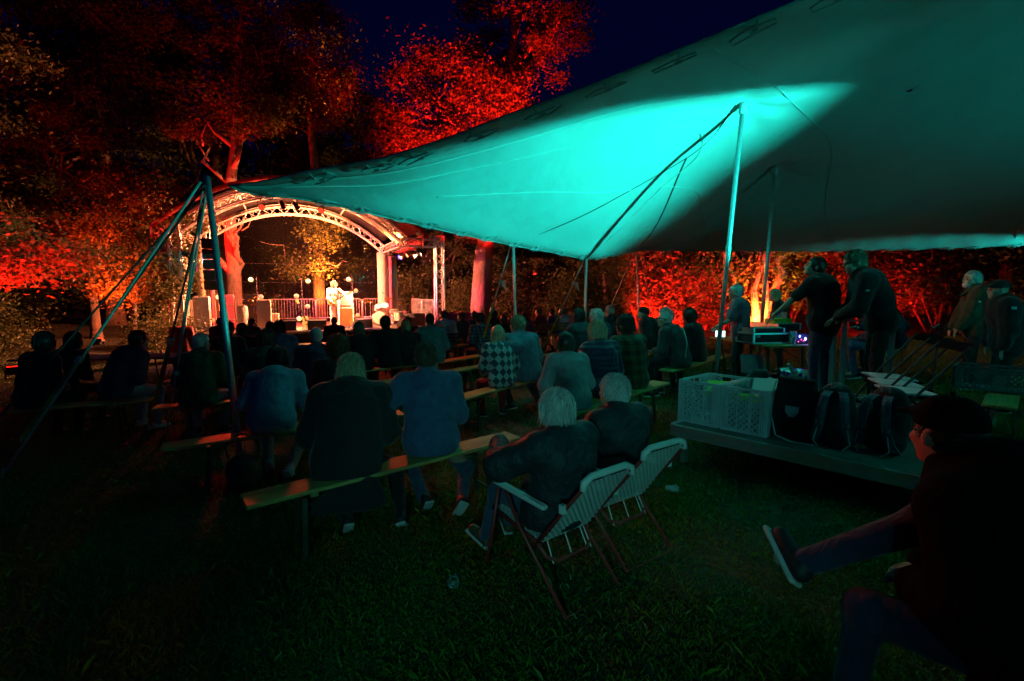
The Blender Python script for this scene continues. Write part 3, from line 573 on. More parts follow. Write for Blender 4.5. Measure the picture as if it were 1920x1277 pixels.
def wedge(lab, w, d, rz):
    t = s_thing('stage_monitor', lab, 'speaker', w, d, 0, rz, 'wedge monitors along the stage front')
    m = MB(); V = [(-0.34, -0.24, 0), (0.34, -0.24, 0), (0.34, 0.24, 0), (-0.34, 0.24, 0), (-0.34, -0.24, 0.36), (0.34, -0.24, 0.36), (0.34, -0.05, 0.40), (-0.34, -0.05, 0.40), (0.34, 0.24, 0.10), (-0.34, 0.24, 0.10)]
    m.add(V, [(3, 2, 1, 0), (0, 1, 5, 4), (4, 5, 6, 7), (7, 6, 8, 9), (9, 8, 2, 3), (0, 4, 7, 9, 3), (1, 2, 8, 6, 5)]); m.build('cabinet', 'black_plastic', t)
    m = MB(); f = frame(A(0, 0.29, -0.30)); m.box(A(0, 0.1, 0.262), (0.6, 0.36, 0.015), f); m.build('grille', 'speaker_cloth', t)
    for q in (-1, 1):
        m = MB(); m.box((q*0.345, -0.08, 0.24), (0.012, 0.12, 0.06)); m.build('side_handle', 'black_metal', t)
    return t
wedge('black wedge monitor left of the acoustic guitar', -5.95, 0.35, 4); wedge('black wedge monitor right of the acoustic guitar', -4.85, 0.30, -3); wedge('reddish wedge monitor in front of the drum kit', -3.15, 0.45, 28); wedge('pink lit wedge monitor near the right stage corner', -1.3, 0.6, 25)

def cabinet(name, lab, cat, w, d, size, front, z=0.0, rz=0, shell='black_plastic', group=None):
    t = s_thing(name, lab, cat, w, d, z, rz, group); x, y, h = size
    m = MB(); m.box((0, 0, h/2), size, bev=0.02); m.build('cabinet', shell, t)
    m = MB(); m.box((0, -y/2-0.004, h/2), (x*0.88, 0.02, h*0.84)); m.build('grille', front, t)
    m = MB()
    for q in (-1, 1): m.box((q*(x/2+0.008), 0, h*0.75), (0.02, 0.13, 0.05))
    m.build('side_handles', 'black_metal', t); return t
cabinet('speaker_cabinet', 'tall white lit speaker cabinet beside the conga', 'speaker', -6.7, 0.95, (0.5, 0.4, 1.15), 'cream_vinyl', shell='cream_vinyl')
cabinet('speaker_cabinet', 'black cabinet standing just behind the tall white one', 'speaker', -7.15, 1.7, (0.5, 0.45, 1.35), 'speaker_cloth')
cabinet('guitar_amplifier', 'small pale amplifier right of the tall white cabinet', 'amplifier', -6.45, 1.6, (0.5, 0.3, 0.6), 'cream_vinyl', shell='cream_vinyl')
cabinet('amplifier_cabinet', 'orange fronted lower cabinet of the amp stack behind the musician', 'amplifier', -3.75, 1.6, (0.8, 0.42, 0.82), 'amp_orange', shell='cream_vinyl')
cabinet('amplifier_cabinet', 'white upper cabinet of the amp stack behind the musician', 'amplifier', -3.75, 1.6, (0.78, 0.38, 0.62), 'white_plastic', z=0.84, shell='white_plastic')
cabinet('flight_case', 'metal edged flight case behind the drum kit', 'case', -1.05, 2.6, (1.0, 0.5, 0.42), 'speaker_cloth', shell='galv')
cabinet('flight_case', 'reddish low case lying on the flight case', 'case', -1.15, 2.6, (0.6, 0.4, 0.18), 'drape_pink', z=0.43)
cabinet('side_fill_speaker', 'dark box speaker at the far right stage corner', 'speaker', -0.75, 1.2, (0.6, 0.5, 0.52), 'speaker_cloth', rz=20)
def board(lab, w, d, size, m_, rz=0):
    t = s_thing('upright_case', lab, 'case', w, d, 0, rz); m = MB(); m.box((0, 0, size[2]/2), size, bev=0.05); m.build('case_body', m_, t)
    for z in (0.3, 0.7): m = MB(); m.box((0, -size[1]/2-0.006, size[2]*z), (size[0]*0.96, 0.014, 0.03)); m.build('case_rib', 'galv', t)
board('tall pink upright case at the left edge of the stage', -7.95, 1.6, (0.42, 0.3, 1.35), 'drape_pink', 6); board('pale upright case left of the corner pole on the stage', -8.75, 0.9, (0.55, 0.3, 1.3), 'white_plastic', 3)
# hanging speaker
t = s_thing('hanging_speaker', 'long black speaker hung at the left front of the stage', 'speaker', -8.30, 0.2, 1.55)
for i in range(5):
    m = MB(); m.box((0, 0.02*i, 1.6-i*0.36), (0.5, 0.4, 0.33), rot('X', 2*i), bev=0.02); m.build('speaker_box', 'black_plastic', t)
    m = MB(); m.box((0, 0.02*i-0.205, 1.6-i*0.36), (0.46, 0.02, 0.29), rot('X', 2*i)); m.build('grille', 'speaker_cloth', t)
m = MB(); m.tube([(0, 0, 1.75), (0, 0, 2.15)], 0.015, 6); m.build('chain', 'galv', t)
# conga, percussion stand
t = s_thing('conga_drum', 'tall white conga drum at the left of the stage', 'drum', -7.42, 0.75)
m = MB(); m.lathe([(0.12, 0.16), (0.17, 0.35), (0.205, 0.6), (0.19, 0.8), (0.15, 0.94)], 20); m.build('shell', 'drum_white', t, smooth=True)
m = MB(); m.lathe([(0.155, 0.94), (0.155, 0.965), (0.02, 0.97)], 20); m.build('head', 'cream_vinyl', t)
m = MB(); m.lathe([(0.163, 0.92), (0.168, 0.955), (0.163, 0.96)], 20, cap=False)
for k in range(6): a = k*math.pi/3; m.tube([(0.166*math.cos(a), 0.166*math.sin(a), 0.95), (0.20*math.cos(a), 0.20*math.sin(a), 0.72)], 0.008, 5)
m.build('hoop', 'chrome', t)
m = MB()
for k in range(3): a = k*2.09+0.4; m.tube([(0.13*math.cos(a), 0.13*math.sin(a), 0.3), (0.32*math.cos(a), 0.32*math.sin(a), 0.0)], 0.014, 6)
m.build('stand', 'chrome', t)
m = MB()
for q in (-1, 1): m.tube([(-0.09*q-0.02, -0.192, 0.53), (0.09*q-0.02, -0.185, 0.70)], 0.008, 4)
m.build('cross_mark', 'black_metal', t)
t = s_thing('percussion_stand', 'brass percussion on a stand between conga and black cabinet', 'percussion', -7.05, 0.95)
m = MB(); m.tube([(0, 0, 0.35), (0, 0, 1.15)], 0.012, 6)
for k in range(3): a = k*2.09; m.tube([(0, 0, 0.35), (0.25*math.cos(a), 0.25*math.sin(a), 0)], 0.01, 5)
m.build('stand', 'chrome', t)
for i, (x, z) in enumerate(((-0.1, 1.12), (0.1, 1.2), (0.0, 0.95), (0.08, 0.62))):
    m = MB(); m.lathe([(0.11, 0), (0.12, 0.02), (0.04, 0.06), (0.01, 0.08)], 14, (x, 0.0, z), rot('X', 20-12*i)); m.build('bell', 'brass', t, smooth=True)

def guitar_mesh(t, scale=1.0, round_body=False):
    s = scale; n = 40; out = []
    for k in range(n):
        a = 2*math.pi*k/n; y = math.cos(a)
        if round_body: rx = 0.185; x = rx*math.sin(a); yy = 0.185*y
        else:
            yy = 0.245*y; wv = 0.2 if y < 0 else 0.145; w_ = wv*(1-0.22*math.exp(-((yy-0.04)/0.07)**2)); x = w_*math.copysign(abs(math.sin(a))**0.8, math.sin(a))
        out.append((x*s, yy*s))
    m = MB(); V = [(x, 0, z) for x, z in out]+[(x, 0.09*s, z) for x, z in out]; m.add(V, [tuple(range(n)), tuple(range(2*n-1, n-1, -1))]+[(k, k+n, (k+1) % n+n, (k+1) % n) for k in range(n)]); m.build('guitar_body', 'spruce', t)
    m = MB(); m.lathe([(0.045*s, -0.003), (0.045*s, 0.002)], 16, (0, -0.003, 0.06*s), rot('X', 90)); m.build('sound_hole', 'ebony', t)
    m = MB(); m.box((0, -0.012, 0.46*s), (0.05*s, 0.03*s, 0.62*s)); m.build('neck', 'ebony', t)
    m = MB(); m.box((0, -0.005, 0.85*s), (0.085*s, 0.02*s, 0.18*s), taper=1.2); m.build('headstock', 'spruce', t)
    m = MB(); m.box((0, -0.012, -0.10*s), (0.12*s, 0.016, 0.025*s)); m.build('bridge', 'ebony', t)
t = s_thing('acoustic_guitar', 'pale acoustic guitar leaning on a stand between two monitors', 'guitar', -5.22, 0.55, 0.30); t.rotation_euler = Euler((R(-14), R(-20), R(SANG)), 'XYZ'); guitar_mesh(t)
t = s_thing('guitar_stand', 'thin black stand under the leaning acoustic guitar', 'stand', -5.22, 0.62)
m = MB(); m.tube([(-0.16, 0.02, 0.0), (-0.1, -0.02, 0.12), (0.1, -0.02, 0.12), (0.16, 0.02, 0.0)], 0.01, 5); m.tube([(0, 0.3, 0), (0, 0.15, 0.5)], 0.01, 5); m.tube([(-0.1, -0.1, 0.1), (-0.1, 0.1, 0.12)], 0.01, 5); m.tube([(0.1, -0.1, 0.1), (0.1, 0.1, 0.12)], 0.01, 5); m.build('stand_frame', 'black_metal', t)
# drum kit
t = s_thing('drum_kit', 'bright small drum kit at the right of the stage', 'drum kit', -2.15, 1.9)
def drum(nm, c, r, h, rm, parent=t):
    m = MB(); m.lathe([(r, -h/2), (r, h/2)], 22, c, rm, cap=False); o = m.build(nm, 'drum_white', parent, smooth=True)
    m = MB(); m.lathe([(r*0.98, -h/2-0.001), (0.01, -h/2-0.003)], 22, c, rm, cap=False); m.lathe([(r*0.98, h/2+0.001), (0.01, h/2+0.003)], 22, c, rm, cap=False); m.build('drum_skin', 'drum_white', o)
    m = MB()
    for z in (-h/2, h/2): m.lathe([(r*1.03, z-0.015), (r*1.05, z), (r*1.03, z+0.015)], 22, c, rm, cap=False)
    for k in range(8): a = k*math.pi/4; q = np.asarray(rm) if rm is not None else np.eye(3); m.tube([A(*c)+q @ A(r*1.03*math.cos(a), r*1.03*math.sin(a), -h/2), A(*c)+q @ A(r*1.03*math.cos(a), r*1.03*math.sin(a), h/2)], 0.007, 4)
    m.build('hoop', 'chrome', o)
drum('bass_drum', (-0.1, -0.1, 0.31), 0.29, 0.36, rot('X', 82)); drum('tom', (0.16, 0.0, 0.78), 0.17, 0.22, rot('X', 40)); drum('tom', (-0.12, 0.05, 0.74), 0.14, 0.2, rot('X', 35)); drum('snare_drum', (0.62, 0.35, 0.58), 0.18, 0.14, rot('X', 5)); drum('floor_tom', (0.75, -0.05, 0.38), 0.2, 0.4, rot('X', 2))
for x, y, z in ((-0.5, 0.3, 1.02), (0.45, 0.45, 1.15), (0.95, 0.25, 0.95)):
    m = MB(); m.lathe([(0.20, 0), (0.19, 0.004), (0.05, 0.012), (0.04, 0.03), (0.005, 0.035)], 20, (x, y, z), rot('X', 14)); m.build('cymbal', 'brass', t, smooth=True)
    m = MB(); m.tube([(x, y, 0.35), (x, y, z)], 0.01, 5)
    for k in range(3): a = k*2.09; m.tube([(x, y, 0.35), (x+0.24*math.cos(a), y+0.24*math.sin(a), 0)], 0.009, 5)
    m.build('cymbal_stand', 'chrome', t)
# pedal board and microphone stands
t = s_thing('effect_pedals', 'cluster of small effect pedals at the musician\'s feet', 'pedals', -4.05, 0.45); 
for i in range(7):
    m = MB(); m.box((-0.4+0.13*i, 0.06*math.sin(i*2), 0.03), (0.09, 0.13, 0.055), rot('Z', i*9), taper=0.85); m.build('pedal', ['drape_pink', 'chrome', 'c_blue', 'amp_orange'][i % 4], t)
def mic(lab, w, d, h, boom=0.0):
    t = s_thing('microphone_stand', lab, 'microphone stand', w, d)
    m = MB(); m.tube([(0, 0, 0.05), (0, 0, h)], 0.011, 6); m.build('pole', 'black_metal', t)
    m = MB(); m.lathe([(0.14, 0), (0.13, 0.02), (0.02, 0.035)], 14); m.build('base', 'black_metal', t)
    m = MB(); m.tube([(0, 0, h), (boom, 0.12, h+0.04)], 0.009, 5); m.tube([(boom, 0.12, h+0.04), (boom+0.02, 0.26, h+0.06)], [0.012, 0.016], 8); m.ball((boom+0.022, 0.28, h+0.064), 0.026, 8, 6); m.build('microphone', 'black_plastic', t)
mic('microphone stand right in front of the singing musician', -3.93, 0.42, 1.42, -0.05); mic('microphone stand beside the tall white cabinet', -6.35, 0.9, 1.25, 0.2); mic('microphone stand over the drum kit', -1.75, 2.3, 1.35, -0.2)
# globes on poles
def globes(lab, w, d, spots):
    t = s_thing('globe_lamp_stand', lab, 'lamp', w, d, group='globe lamps on stands across the stage')
    m = MB(); m.tube([(0, 0, 0), (0, 0, max(q[1] for q in spots)+0.1)], 0.014, 6); m.lathe([(0.16, 0), (0.15, 0.02), (0.02, 0.03)], 12); m.build('pole', 'black_metal', t)
    for x, z, lit in spots:
        m = MB(); m.ball((x, -0.03, z), 0.095, 12, 8); m.build('globe', 'globe_bright' if lit == 2 else 'globe_lit' if lit else 'globe_dim', t, smooth=True)
        m = MB(); m.tube([(0, 0, z), (x, -0.02, z)], 0.008, 4); m.build('arm', 'black_metal', t)
        if lit == 2:
            ld = bpy.data.lights.new('globe_light', 'POINT'); ld.color = (1, 0.62, 0.25); ld.energy = 12; ld.shadow_soft_size = 0.1; lo = bpy.data.objects.new('globe_light', ld); COL.objects.link(lo); lo.parent = t; lo.location = (x, -0.25, z)
emit('globe_bright', (1, 0.55, 0.16), 2.2); emit('globe_lit', (1, 0.42, 0.1), 0.7); mat('globe_dim', (0.6, 0.55, 0.45), rough=0.15, bump=0)
globes('globe lamp stand behind the wedge monitor left of the guitar', -7.0, 2.6, [(-0.2, 1.95, 2), (0.14, 1.25, 1), (0.12, 0.32, 1)])
globes('globe lamp stand just left of the musician', -5.3, 2.2, [(0.25, 1.9, 2), (-0.22, 1.28, 1), (0.2, 0.85, 1), (-0.15, 0.34, 2)])
globes('globe lamp stand between amp stack and drum kit', -3.2, 3.0, [(-0.15, 2.0, 0), (0.16, 1.5, 1), (-0.1, 1.0, 2), (0.2, 0.4, 1)])
globes('globe lamp stand behind the conga at the left', -8.5, 2.2, [(0.15, 1.25, 2), (-0.1, 0.35, 1)])

# ------------------------------------------------------------------ stage lighting (each fixture hangs from the truss)
def par(lab, p, target, color, watts, size=50, lens=40.0, soft=0.08, scale=1.0):
    loc = A(*p); d = nrm(A(*target)-loc); f = frame(d)
    t = thing('stage_spotlight', lab, 'spotlight', loc, group='spotlights hung in the stage roof')
    m = MB(); q = np.stack([f[:, 0], -f[:, 2], f[:, 1]], 1); m.lathe([(0.05, -0.17), (0.085, -0.12), (0.1, -0.02), (0.11, 0.12)], 14, (0, 0, 0), q, cap=False); m.build('can', 'black_metal', t, smooth=True)
    m = MB(); m.lathe([(0.098, 0.0), (0.01, 0.002)], 14, d*0.06, q, cap=False); m.build('lens', emit('par_%.2f_%.2f_%.2f' % tuple(color), color, lens), t)
    m = MB(); m.tube([f @ A(-0.12, 0, 0), (f @ A(-0.12, 0, 0))+A(0, 0, 0.2), (f @ A(0.12, 0, 0))+A(0, 0, 0.2), f @ A(0.12, 0, 0)], 0.01, 5); m.build('yoke', 'black_metal', t)
    m = MB(); m.box(A(0, 0, 0.23), (0.05, 0.05, 0.07)); m.build('clamp', 'galv', t)
    ld = bpy.data.lights.new('beam', 'SPOT'); ld.color = color; ld.energy = watts; ld.spot_size = R(size); ld.spot_blend = 0.7; ld.shadow_soft_size = soft
    lo = bpy.data.objects.new('beam', ld); COL.objects.link(lo); lo.parent = t; lo.location = (d*(0.16+soft)).tolist(); lo.rotation_euler = Vector(d).to_track_quat('-Z', 'Y').to_euler()
    return t
WARM = (1.0, 0.34, 0.11); PINK = (1.0, 0.06, 0.16); RED = (1.0, 0.008, 0.005); BLUE = (0.12, 0.08, 1.0); AMB = (1.0, 0.27, 0.035)
par('blue glowing spotlight under the right wing truss', S(-1.30, 1.5, 2.98), S(-4.2, -0.2, 0.6), BLUE, 900, 60, lens=14)
par('first red spotlight under the right wing truss, next to the blue one', S(-1.0, 1.4, 3.06), S(-4.4, 0.4, 0.9), (1, 0.16, 0.05), 9000, 60, lens=14)
par('second red spotlight under the right wing truss', S(-0.72, 1.3, 3.03), S(-5.6, 0.3, 0.5), (1, 0.12, 0.04), 9000, 60, lens=14)
par('outermost amber spotlight under the right wing truss', S(-0.42, 1.2, 3.10), S(-6.6, 0.2, 0.4), (1, 0.45, 0.2), 10000, 60, lens=14)
par('amber spotlight on top of the right wing truss', S(-0.75, 0.3, 3.86), S(-3.2, 2.2, 4.3), AMB, 4000, 90, lens=14)
par('added amber floodlamp at the right front corner washing the barriers', S(-0.5, 0.3, 2.7), S(-6.0, 5.2, 0.6), (1, 0.11, 0.045), 11000, 75)  # added to brighten the barriers at the back
par('added pink spotlight low on the left column tinting the right tower', S(-8.9, 0.5, 2.3), S(-0.2, 0.1, 1.4), (1, 0.05, 0.14), 20000, 13)  # added so that the right tower turns pink
par('warm spotlight on the left girder washing the rear column', S(-9.0, 1.0, 3.1), S(-1.5, 4.9, 1.8), (1, 0.24, 0.08), 9000, 35)
par('added red spotlight in the arch tinting the audience, left', S(-6.6, -0.1, 4.5), (-3.0, 9.0, 0.9), (1, 0.045, 0.015), 2200, 30, lens=1.5, soft=0.22)  # this and the next are added for red rims on heads and benches
par('added red spotlight in the arch tinting the audience, right', S(-4.6, -0.1, 4.5), (-1.0, 9.0, 0.9), (1, 0.06, 0.02), 1800, 28, lens=1.5, soft=0.22)
par('white blue spotlight on the left tower beside the hanging speaker', S(-9.0, 0.1, 2.75), S(-4.4, 1.0, 0.8), (0.9, 0.6, 0.7), 1800, 60)
par('black spotlight hung at the top of the front arch', S(-5.9, 0.0, 4.62), S(-4.6, 1.3, 0.6), (1.0, 0.45, 0.18), 7200, 45, lens=3)
par('second black spotlight hung at the top of the front arch', S(-5.45, 0.0, 4.62), S(-2.3, 1.9, 0.4), (1.0, 0.42, 0.16), 6600, 50, lens=3)
par('pink spotlight on the left girder', S(-9.2, 1.6, 3.15), S(-2.0, 4.2, 1.2), PINK, 9000, 70)
par('amber spotlight low on the right girder lighting the arches', S(-1.55, 2.4, 3.1), S(-6.5, 2.2, 4.6), (1.0, 0.22, 0.085), 15000, 130)
par('amber spotlight low on the left girder lighting the arches', S(-9.2, 2.6, 3.1), S(-4.2, 2.0, 4.7), (1.0, 0.21, 0.08), 15000, 130)
# ------------------------------------------------------------------ trees and bushes
def leaf_cloud(C, N, spread, size, rng, flat=0.55):
    """N folded leaves scattered round each clump centre"""
    C = np.asarray(C, float); k = len(C); idx = rng.integers(0, k, N); sp = np.asarray(spread, float)
    P = C[idx]+rng.normal(0, 1, (N, 3))*(sp[idx][:, None] if sp.ndim else sp)*A(1, 1, 0.62)
    d = rng.normal(0, 1, (N, 3)); d[:, 2] = d[:, 2]*flat-0.25; d /= np.linalg.norm(d, axis=1, keepdims=True)
    s = np.cross(d, rng.normal(0, 1, (N, 3))*A(0.6, 0.6, 1)); s /= np.maximum(1e-6, np.linalg.norm(s, axis=1, keepdims=True)); L = size*rng.uniform(0.6, 1.35, N)[:, None]
    up = np.cross(s, d)
    V = np.stack([P-d*L*0.5, P+s*L*0.27+up*L*0.08, P+d*L*0.5, P-s*L*0.27+up*L*0.08], 1).reshape(-1, 3)
    i = np.arange(N)*4
    return V, np.stack([i, i+1, i+2, i+3], 1)
def limb_path(a, b, rng, n=7, wob=0.06):
    a = np.asarray(a, float); b = np.asarray(b, float); L = np.linalg.norm(b-a); t = np.linspace(0, 1, n)[:, None]
    P = a+(b-a)*t; P[1:-1] += rng.normal(0, wob*L, (n-2, 3)); P[:, 2] += np.sin(t[:, 0]*math.pi)*0.06*L
    return P
def tree_meshes(seed, trunk, limbs, clumps, n_leaves, size, m='leaf_mid', bark='bark', r0=0.4, spread=0.6):
    """trunk: list of points; limbs: list of (start fraction, end point); clumps: array of centres"""
    rng = np.random.default_rng(seed); mb = MB(); T = np.array(trunk, float); n = len(T)
    P = resample(T, 14, False); rr = r0*(1-np.linspace(0, 1, 14)*0.75); rr[0] *= 1.35
    mb.tube(P, rr, 10)
    for f, e in limbs:
        a = P[int(f*13)]; mb.tube(limb_path(a, e, rng), np.linspace(r0*0.42*(1-0.5*f), r0*0.09, 7), 6)
        for q in range(3):
            o = np.asarray(e)+rng.normal(0, 1, 3)*A(1.0, 1.0, 0.6); mid = a+(np.asarray(e)-a)*rng.uniform(0.5, 0.9); mb.tube(limb_path(mid, o, rng, 5), np.linspace(r0*0.12, r0*0.03, 5), 5)
    tm = mb.mesh('trunk', True); tm.materials.append(MATS[bark])
    V, F = leaf_cloud(clumps, n_leaves, spread, size, rng)
    return tm, quick_mesh('crown', V, F, m)
def crown_points(rng, n, c, rad, shell=0.55):
    v = rng.normal(0, 1, (n, 3)); v /= np.linalg.norm(v, axis=1, keepdims=True)
    return A(*c)+v*A(*rad)*(shell+(1-shell)*rng.random((n, 1)))**0.8
def plant_tree(name, lab, cat, meshes, loc, rz=0, sc=1.0, group=None):
    t = thing(name, lab, cat, loc, rz, group); t.scale = (sc, sc, sc)
    link('trunk', meshes[0], t); c = link('crown', meshes[1], t); c['kind'] = 'stuff'
    return t
def generic(seed, h, rad, n_leaves, size, m, base=0.3, r0=0.35, nc=70, lean=0.0, low=0):
    rng = np.random.default_rng(seed); T = [(0, 0, -0.3), (0.1, 0.05, h*0.25), (lean*0.5+rng.normal(0, 0.2), rng.normal(0, 0.2), h*0.5), (lean+rng.normal(0, 0.3), rng.normal(0, 0.3), h*0.85)]
    C = crown_points(rng, nc, (lean*0.7, 0, h*(base+(1-base)*0.52)), (rad, rad, h*(1-base)*0.5))
    C[:, :2] += rng.normal(0, 0.4, (nc, 2))
    if low:
        a = rng.uniform(0, 2*math.pi, low); q = rng.uniform(0.5, 1.1, low)*rad; C = np.concatenate([C, np.stack([q*np.cos(a), q*np.sin(a), rng.uniform(0.12, 0.35, low)*h], 1)])
    limbs = [(rng.uniform(0.3, 0.95), C[i]) for i in rng.integers(0, len(C), 16)]
    return tree_meshes(seed, T, limbs, C, n_leaves, size, m, r0=r0, spread=rng.uniform(0.28, 0.7, len(C)))
def build_trees():
    rng = np.random.default_rng(5)
    # 1: the forked tree behind the left of the stage
    C = np.concatenate([crown_points(rng, 95, (-1, 0, 14.5), (5, 4, 5)), crown_points(rng, 14, (2.3, -1, 10.5), (1.4, 1.2, 1.0)), crown_points(rng, 14, (-2.6, -0.5, 10.0), (1.8, 1.2, 1.2))])
    ms = tree_meshes(21, [(0, 0, -0.5), (0.15, 0, 3), (0.1, 0, 6.6), (0.55, 0, 9.2), (0.9, 0, 13.5)], [(0.52, (-1.5, 0, 10.5)), (0.62, (2.2, -1, 10.8)), (0.3, (1.6, -1.5, 5.6)), (0.25, (-1.8, -1, 5.0)), (0.7, (-3, 0, 13)), (0.8, (3, 0, 14)), (0.9, (0, 2, 17))], C, 30000, 0.17, 'leaf_mid', 'bark_pale', 0.44, rng.uniform(0.28, 0.6, len(C)))
    plant_tree('forked_tree', 'red lit forked tree trunk rising behind the left half of the stage', 'tree', ms, G3(-14.6, 26.8))
    # 2: the orange lit tree
    C = np.concatenate([crown_points(rng, 38, (0.3, 0, 14.0), (1.9, 1.8, 3.6)), crown_points(rng, 10, (0.9, -1, 5.0), (1.0, 0.8, 0.9)), crown_points(rng, 8, (-0.6, -1, 3.2), (1.2, 0.8, 0.5)), crown_points(rng, 10, (-2.6, 0, 12.5), (1.2, 1, 1.5))])
    ms = tree_meshes(22, [(0, 0, -0.5), (0, 0, 3), (0.1, 0, 7), (-0.1, 0, 11), (0.3, 0, 16.5)], [(0.35, (1.0, -1, 5.2)), (0.3, (-0.8, -1, 3.4)), (0.6, (-2.6, 0, 12.8)), (0.7, (1.5, 0, 14)), (0.85, (-1, 0.5, 16)), (0.25, (1.5, -1.2, 3.2))], C, 17000, 0.165, 'leaf_light', 'bark', 0.36, rng.uniform(0.3, 0.6, len(C)))
    plant_tree('slim_tree', 'slim tree with orange lit leaves behind the middle of the stage', 'tree', ms, G3(-10.5, 28))
    # 3: the big red tree right of the stage
    C = np.concatenate([crown_points(rng, 85, (-1.2, -1, 9.6), (3.4, 2.2, 2.2)), crown_points(rng, 80, (2.0, 0.5, 14.6), (2.9, 2.6, 4.2)), crown_points(rng, 16, (-4.2, -0.6, 8.2), (1.5, 1.2, 1.2)), crown_points(rng, 10, (0.6, -1.5, 4.6), (1.6, 1, 0.5))])
    ms = tree_meshes(23, [(-0.15, 0, -0.5), (0, 0, 2.5), (0.25, 0, 5), (0.8, 0, 9), (1.8, 0.3, 15)], [(0.5, (-1.5, -1, 9.5)), (0.45, (-3.8, -0.6, 8.0)), (0.7, (0.4, -0.5, 11)), (0.8, (3.4, 0.5, 13.5)), (0.9, (1.5, 1, 17)), (0.3, (0.9, -1.5, 4.7))], C, 42000, 0.15, 'leaf_mid', 'bark_pale', 0.50, rng.uniform(0.24, 0.5, len(C)))
    plant_tree('big_tree', 'big tree with thick red lit trunk right beside the stage', 'tree', ms, G3(-1.35, 23.4))
    # 4: the wood all round: three kinds, each tree its own
    kinds = [generic(31, 19, 4.6, 30000, 0.21, 'leaf_dark', 0.12, 0.45, 90, low=16), generic(32, 16, 4.0, 26000, 0.19, 'leaf_mid', 0.15, 0.35, 80, low=14), generic(33, 22, 5.0, 30000, 0.22, 'leaf_dark', 0.2, 0.5, 90, low=12)]
    spots = [(-33, 24, 0, 1.0), (-28, 31, 2, 1.0), (-24, 21, 1, 1.0), (-22.5, 29, 0, 1.05), (-19, 34, 2, 1.0), (-17.5, 21.5, 1, 0.62), (-16, 37, 0, 1.05), (-30, 15, 0, 0.95), (-20, 14.5, 1, 0.9), (-13.5, 34, 1, 0.75), (-8.2, 36, 1, 0.70), (-4.5, 33, 1, 0.62), (1.5, 33, 1, 0.75), (5.5, 30, 1, 0.58), (11.0, 28, 1, 0.62), (17, 29, 1, 0.78), (23, 24, 1, 0.85), (20, 18, 1, 0.7), (27, 16, 0, 0.8), (-36, 8, 2, 0.9), (-12, 41, 0, 1.0), (8, 36, 0, 0.62)]
    words = ['tall dark tree in the black wood left of the stage, leftmost', 'very tall dark tree standing deep in the wood on the left', 'dark tree with reddish lower leaves left of the stage', 'tall dark tree behind the wood edge, left of the forked tree', 'tallest black tree behind the forked trunk', 'small tree with orange red leaves just left of the stage', 'dark tree far behind the forked tree', 'broad dark tree at the left edge of the lawn', 'red tinged tree closest to the seated crowd on the left', 'small dark tree behind the stage, left of the orange one',
             'dark small tree behind the clear stage wall', 'low dark tree right behind the stage roof end', 'dark tree behind the big red trunk', 'dark low tree seen between two thin tent poles', 'small dark tree behind the orange glowing stems', 'dark tree peeking over the tent on the right', 'dark tree behind the bearded man on the right', 'dark red flecked tree behind the hugging couple', 'broad dark tree at the right end of the lawn', 'dark tree outside the left picture edge, above the lawn', 'tall black tree behind the stage wood', 'dark tree far behind the red hedge']
    for i, (x, y, k, sc) in enumerate(spots):
        plant_tree('broadleaf_tree', words[i], 'tree', kinds[k], G3(x, y, -0.1), rng.uniform(0, 360), sc, 'trees of the wood round the lawn')
    # 5: low hanging branches at the left
    C = np.concatenate([crown_points(rng, 22, (2.2, -1.2, 3.5), (1.8, 1.0, 0.45)), crown_points(rng, 18, (3.4, -0.8, 2.6), (1.6, 1.0, 0.35)), crown_points(rng, 14, (0.6, -0.5, 4.6), (1.4, 1.2, 0.5)), crown_points(rng, 26, (0, 0, 7.5), (3, 3, 1.8))])
    ms = tree_meshes(41, [(-0.6, 0.3, -0.3), (-0.3, 0.2, 2.5), (0, 0, 5), (0.2, 0, 8.5)], [(0.35, (2.6, -1.2, 3.5)), (0.3, (3.8, -0.8, 2.5)), (0.5, (0.8, -0.6, 4.7)), (0.4, (1.6, -1.4, 3.1)), (0.8, (-1, 1, 8))], C, 17000, 0.12, 'leaf_light', 'bark', 0.22, rng.uniform(0.18, 0.4, len(C)))
    plant_tree('spreading_tree', 'tree with layered red lit branches reaching in from the left edge', 'tree', ms, G3(-14.4, 12.4))
    C = np.concatenate([crown_points(rng, 40, (0.3, 0, 4.4), (2.4, 1.5, 1.5)), crown_points(rng, 20, (0.8, -0.6, 2.4), (1.6, 1.0, 0.9))])
    ms = tree_meshes(42, [(0, 0, -0.3), (0.1, 0, 1.5), (0.2, 0.1, 3), (0.1, 0, 5)], [(0.4, (1.4, -0.6, 2.8)), (0.5, (-1.4, -0.4, 3.9)), (0.6, (1.6, 0.2, 4.6)), (0.8, (-0.5, 0.4, 5.4)), (0.3, (0.9, -1.0, 1.9))], C, 19000, 0.115, 'leaf_light', 'bark', 0.13, rng.uniform(0.25, 0.5, len(C)))
    plant_tree('small_tree', 'small leafy tree glowing orange directly left of the stage columns', 'tree', ms, G3(-13.6, 18.3))
    # 6: shrubs
    def shrub(seed, w, h, n, size, m):
        r2 = np.random.default_rng(seed); C = np.stack([r2.uniform(-w, w, 46), r2.uniform(-0.8, 0.8, 46), r2.uniform(0.15, 1, 46)**0.8*h], 1); C[:, 0] *= 1-0.35*C[:, 2]/h
        st = MB()
        for i in range(9):
            e = C[r2.integers(0, 46)]; st.tube(limb_path((e[0]*0.3, 0, -0.1), e, r2, 5), np.linspace(0.045, 0.012, 5), 5)
        sm = st.mesh('stems', True); sm.materials.append(MATS['bark']); V, F = leaf_cloud(C, n, r2.uniform(0.25, 0.5, 46), size, r2); return sm, quick_mesh('foliage', V, F, m)
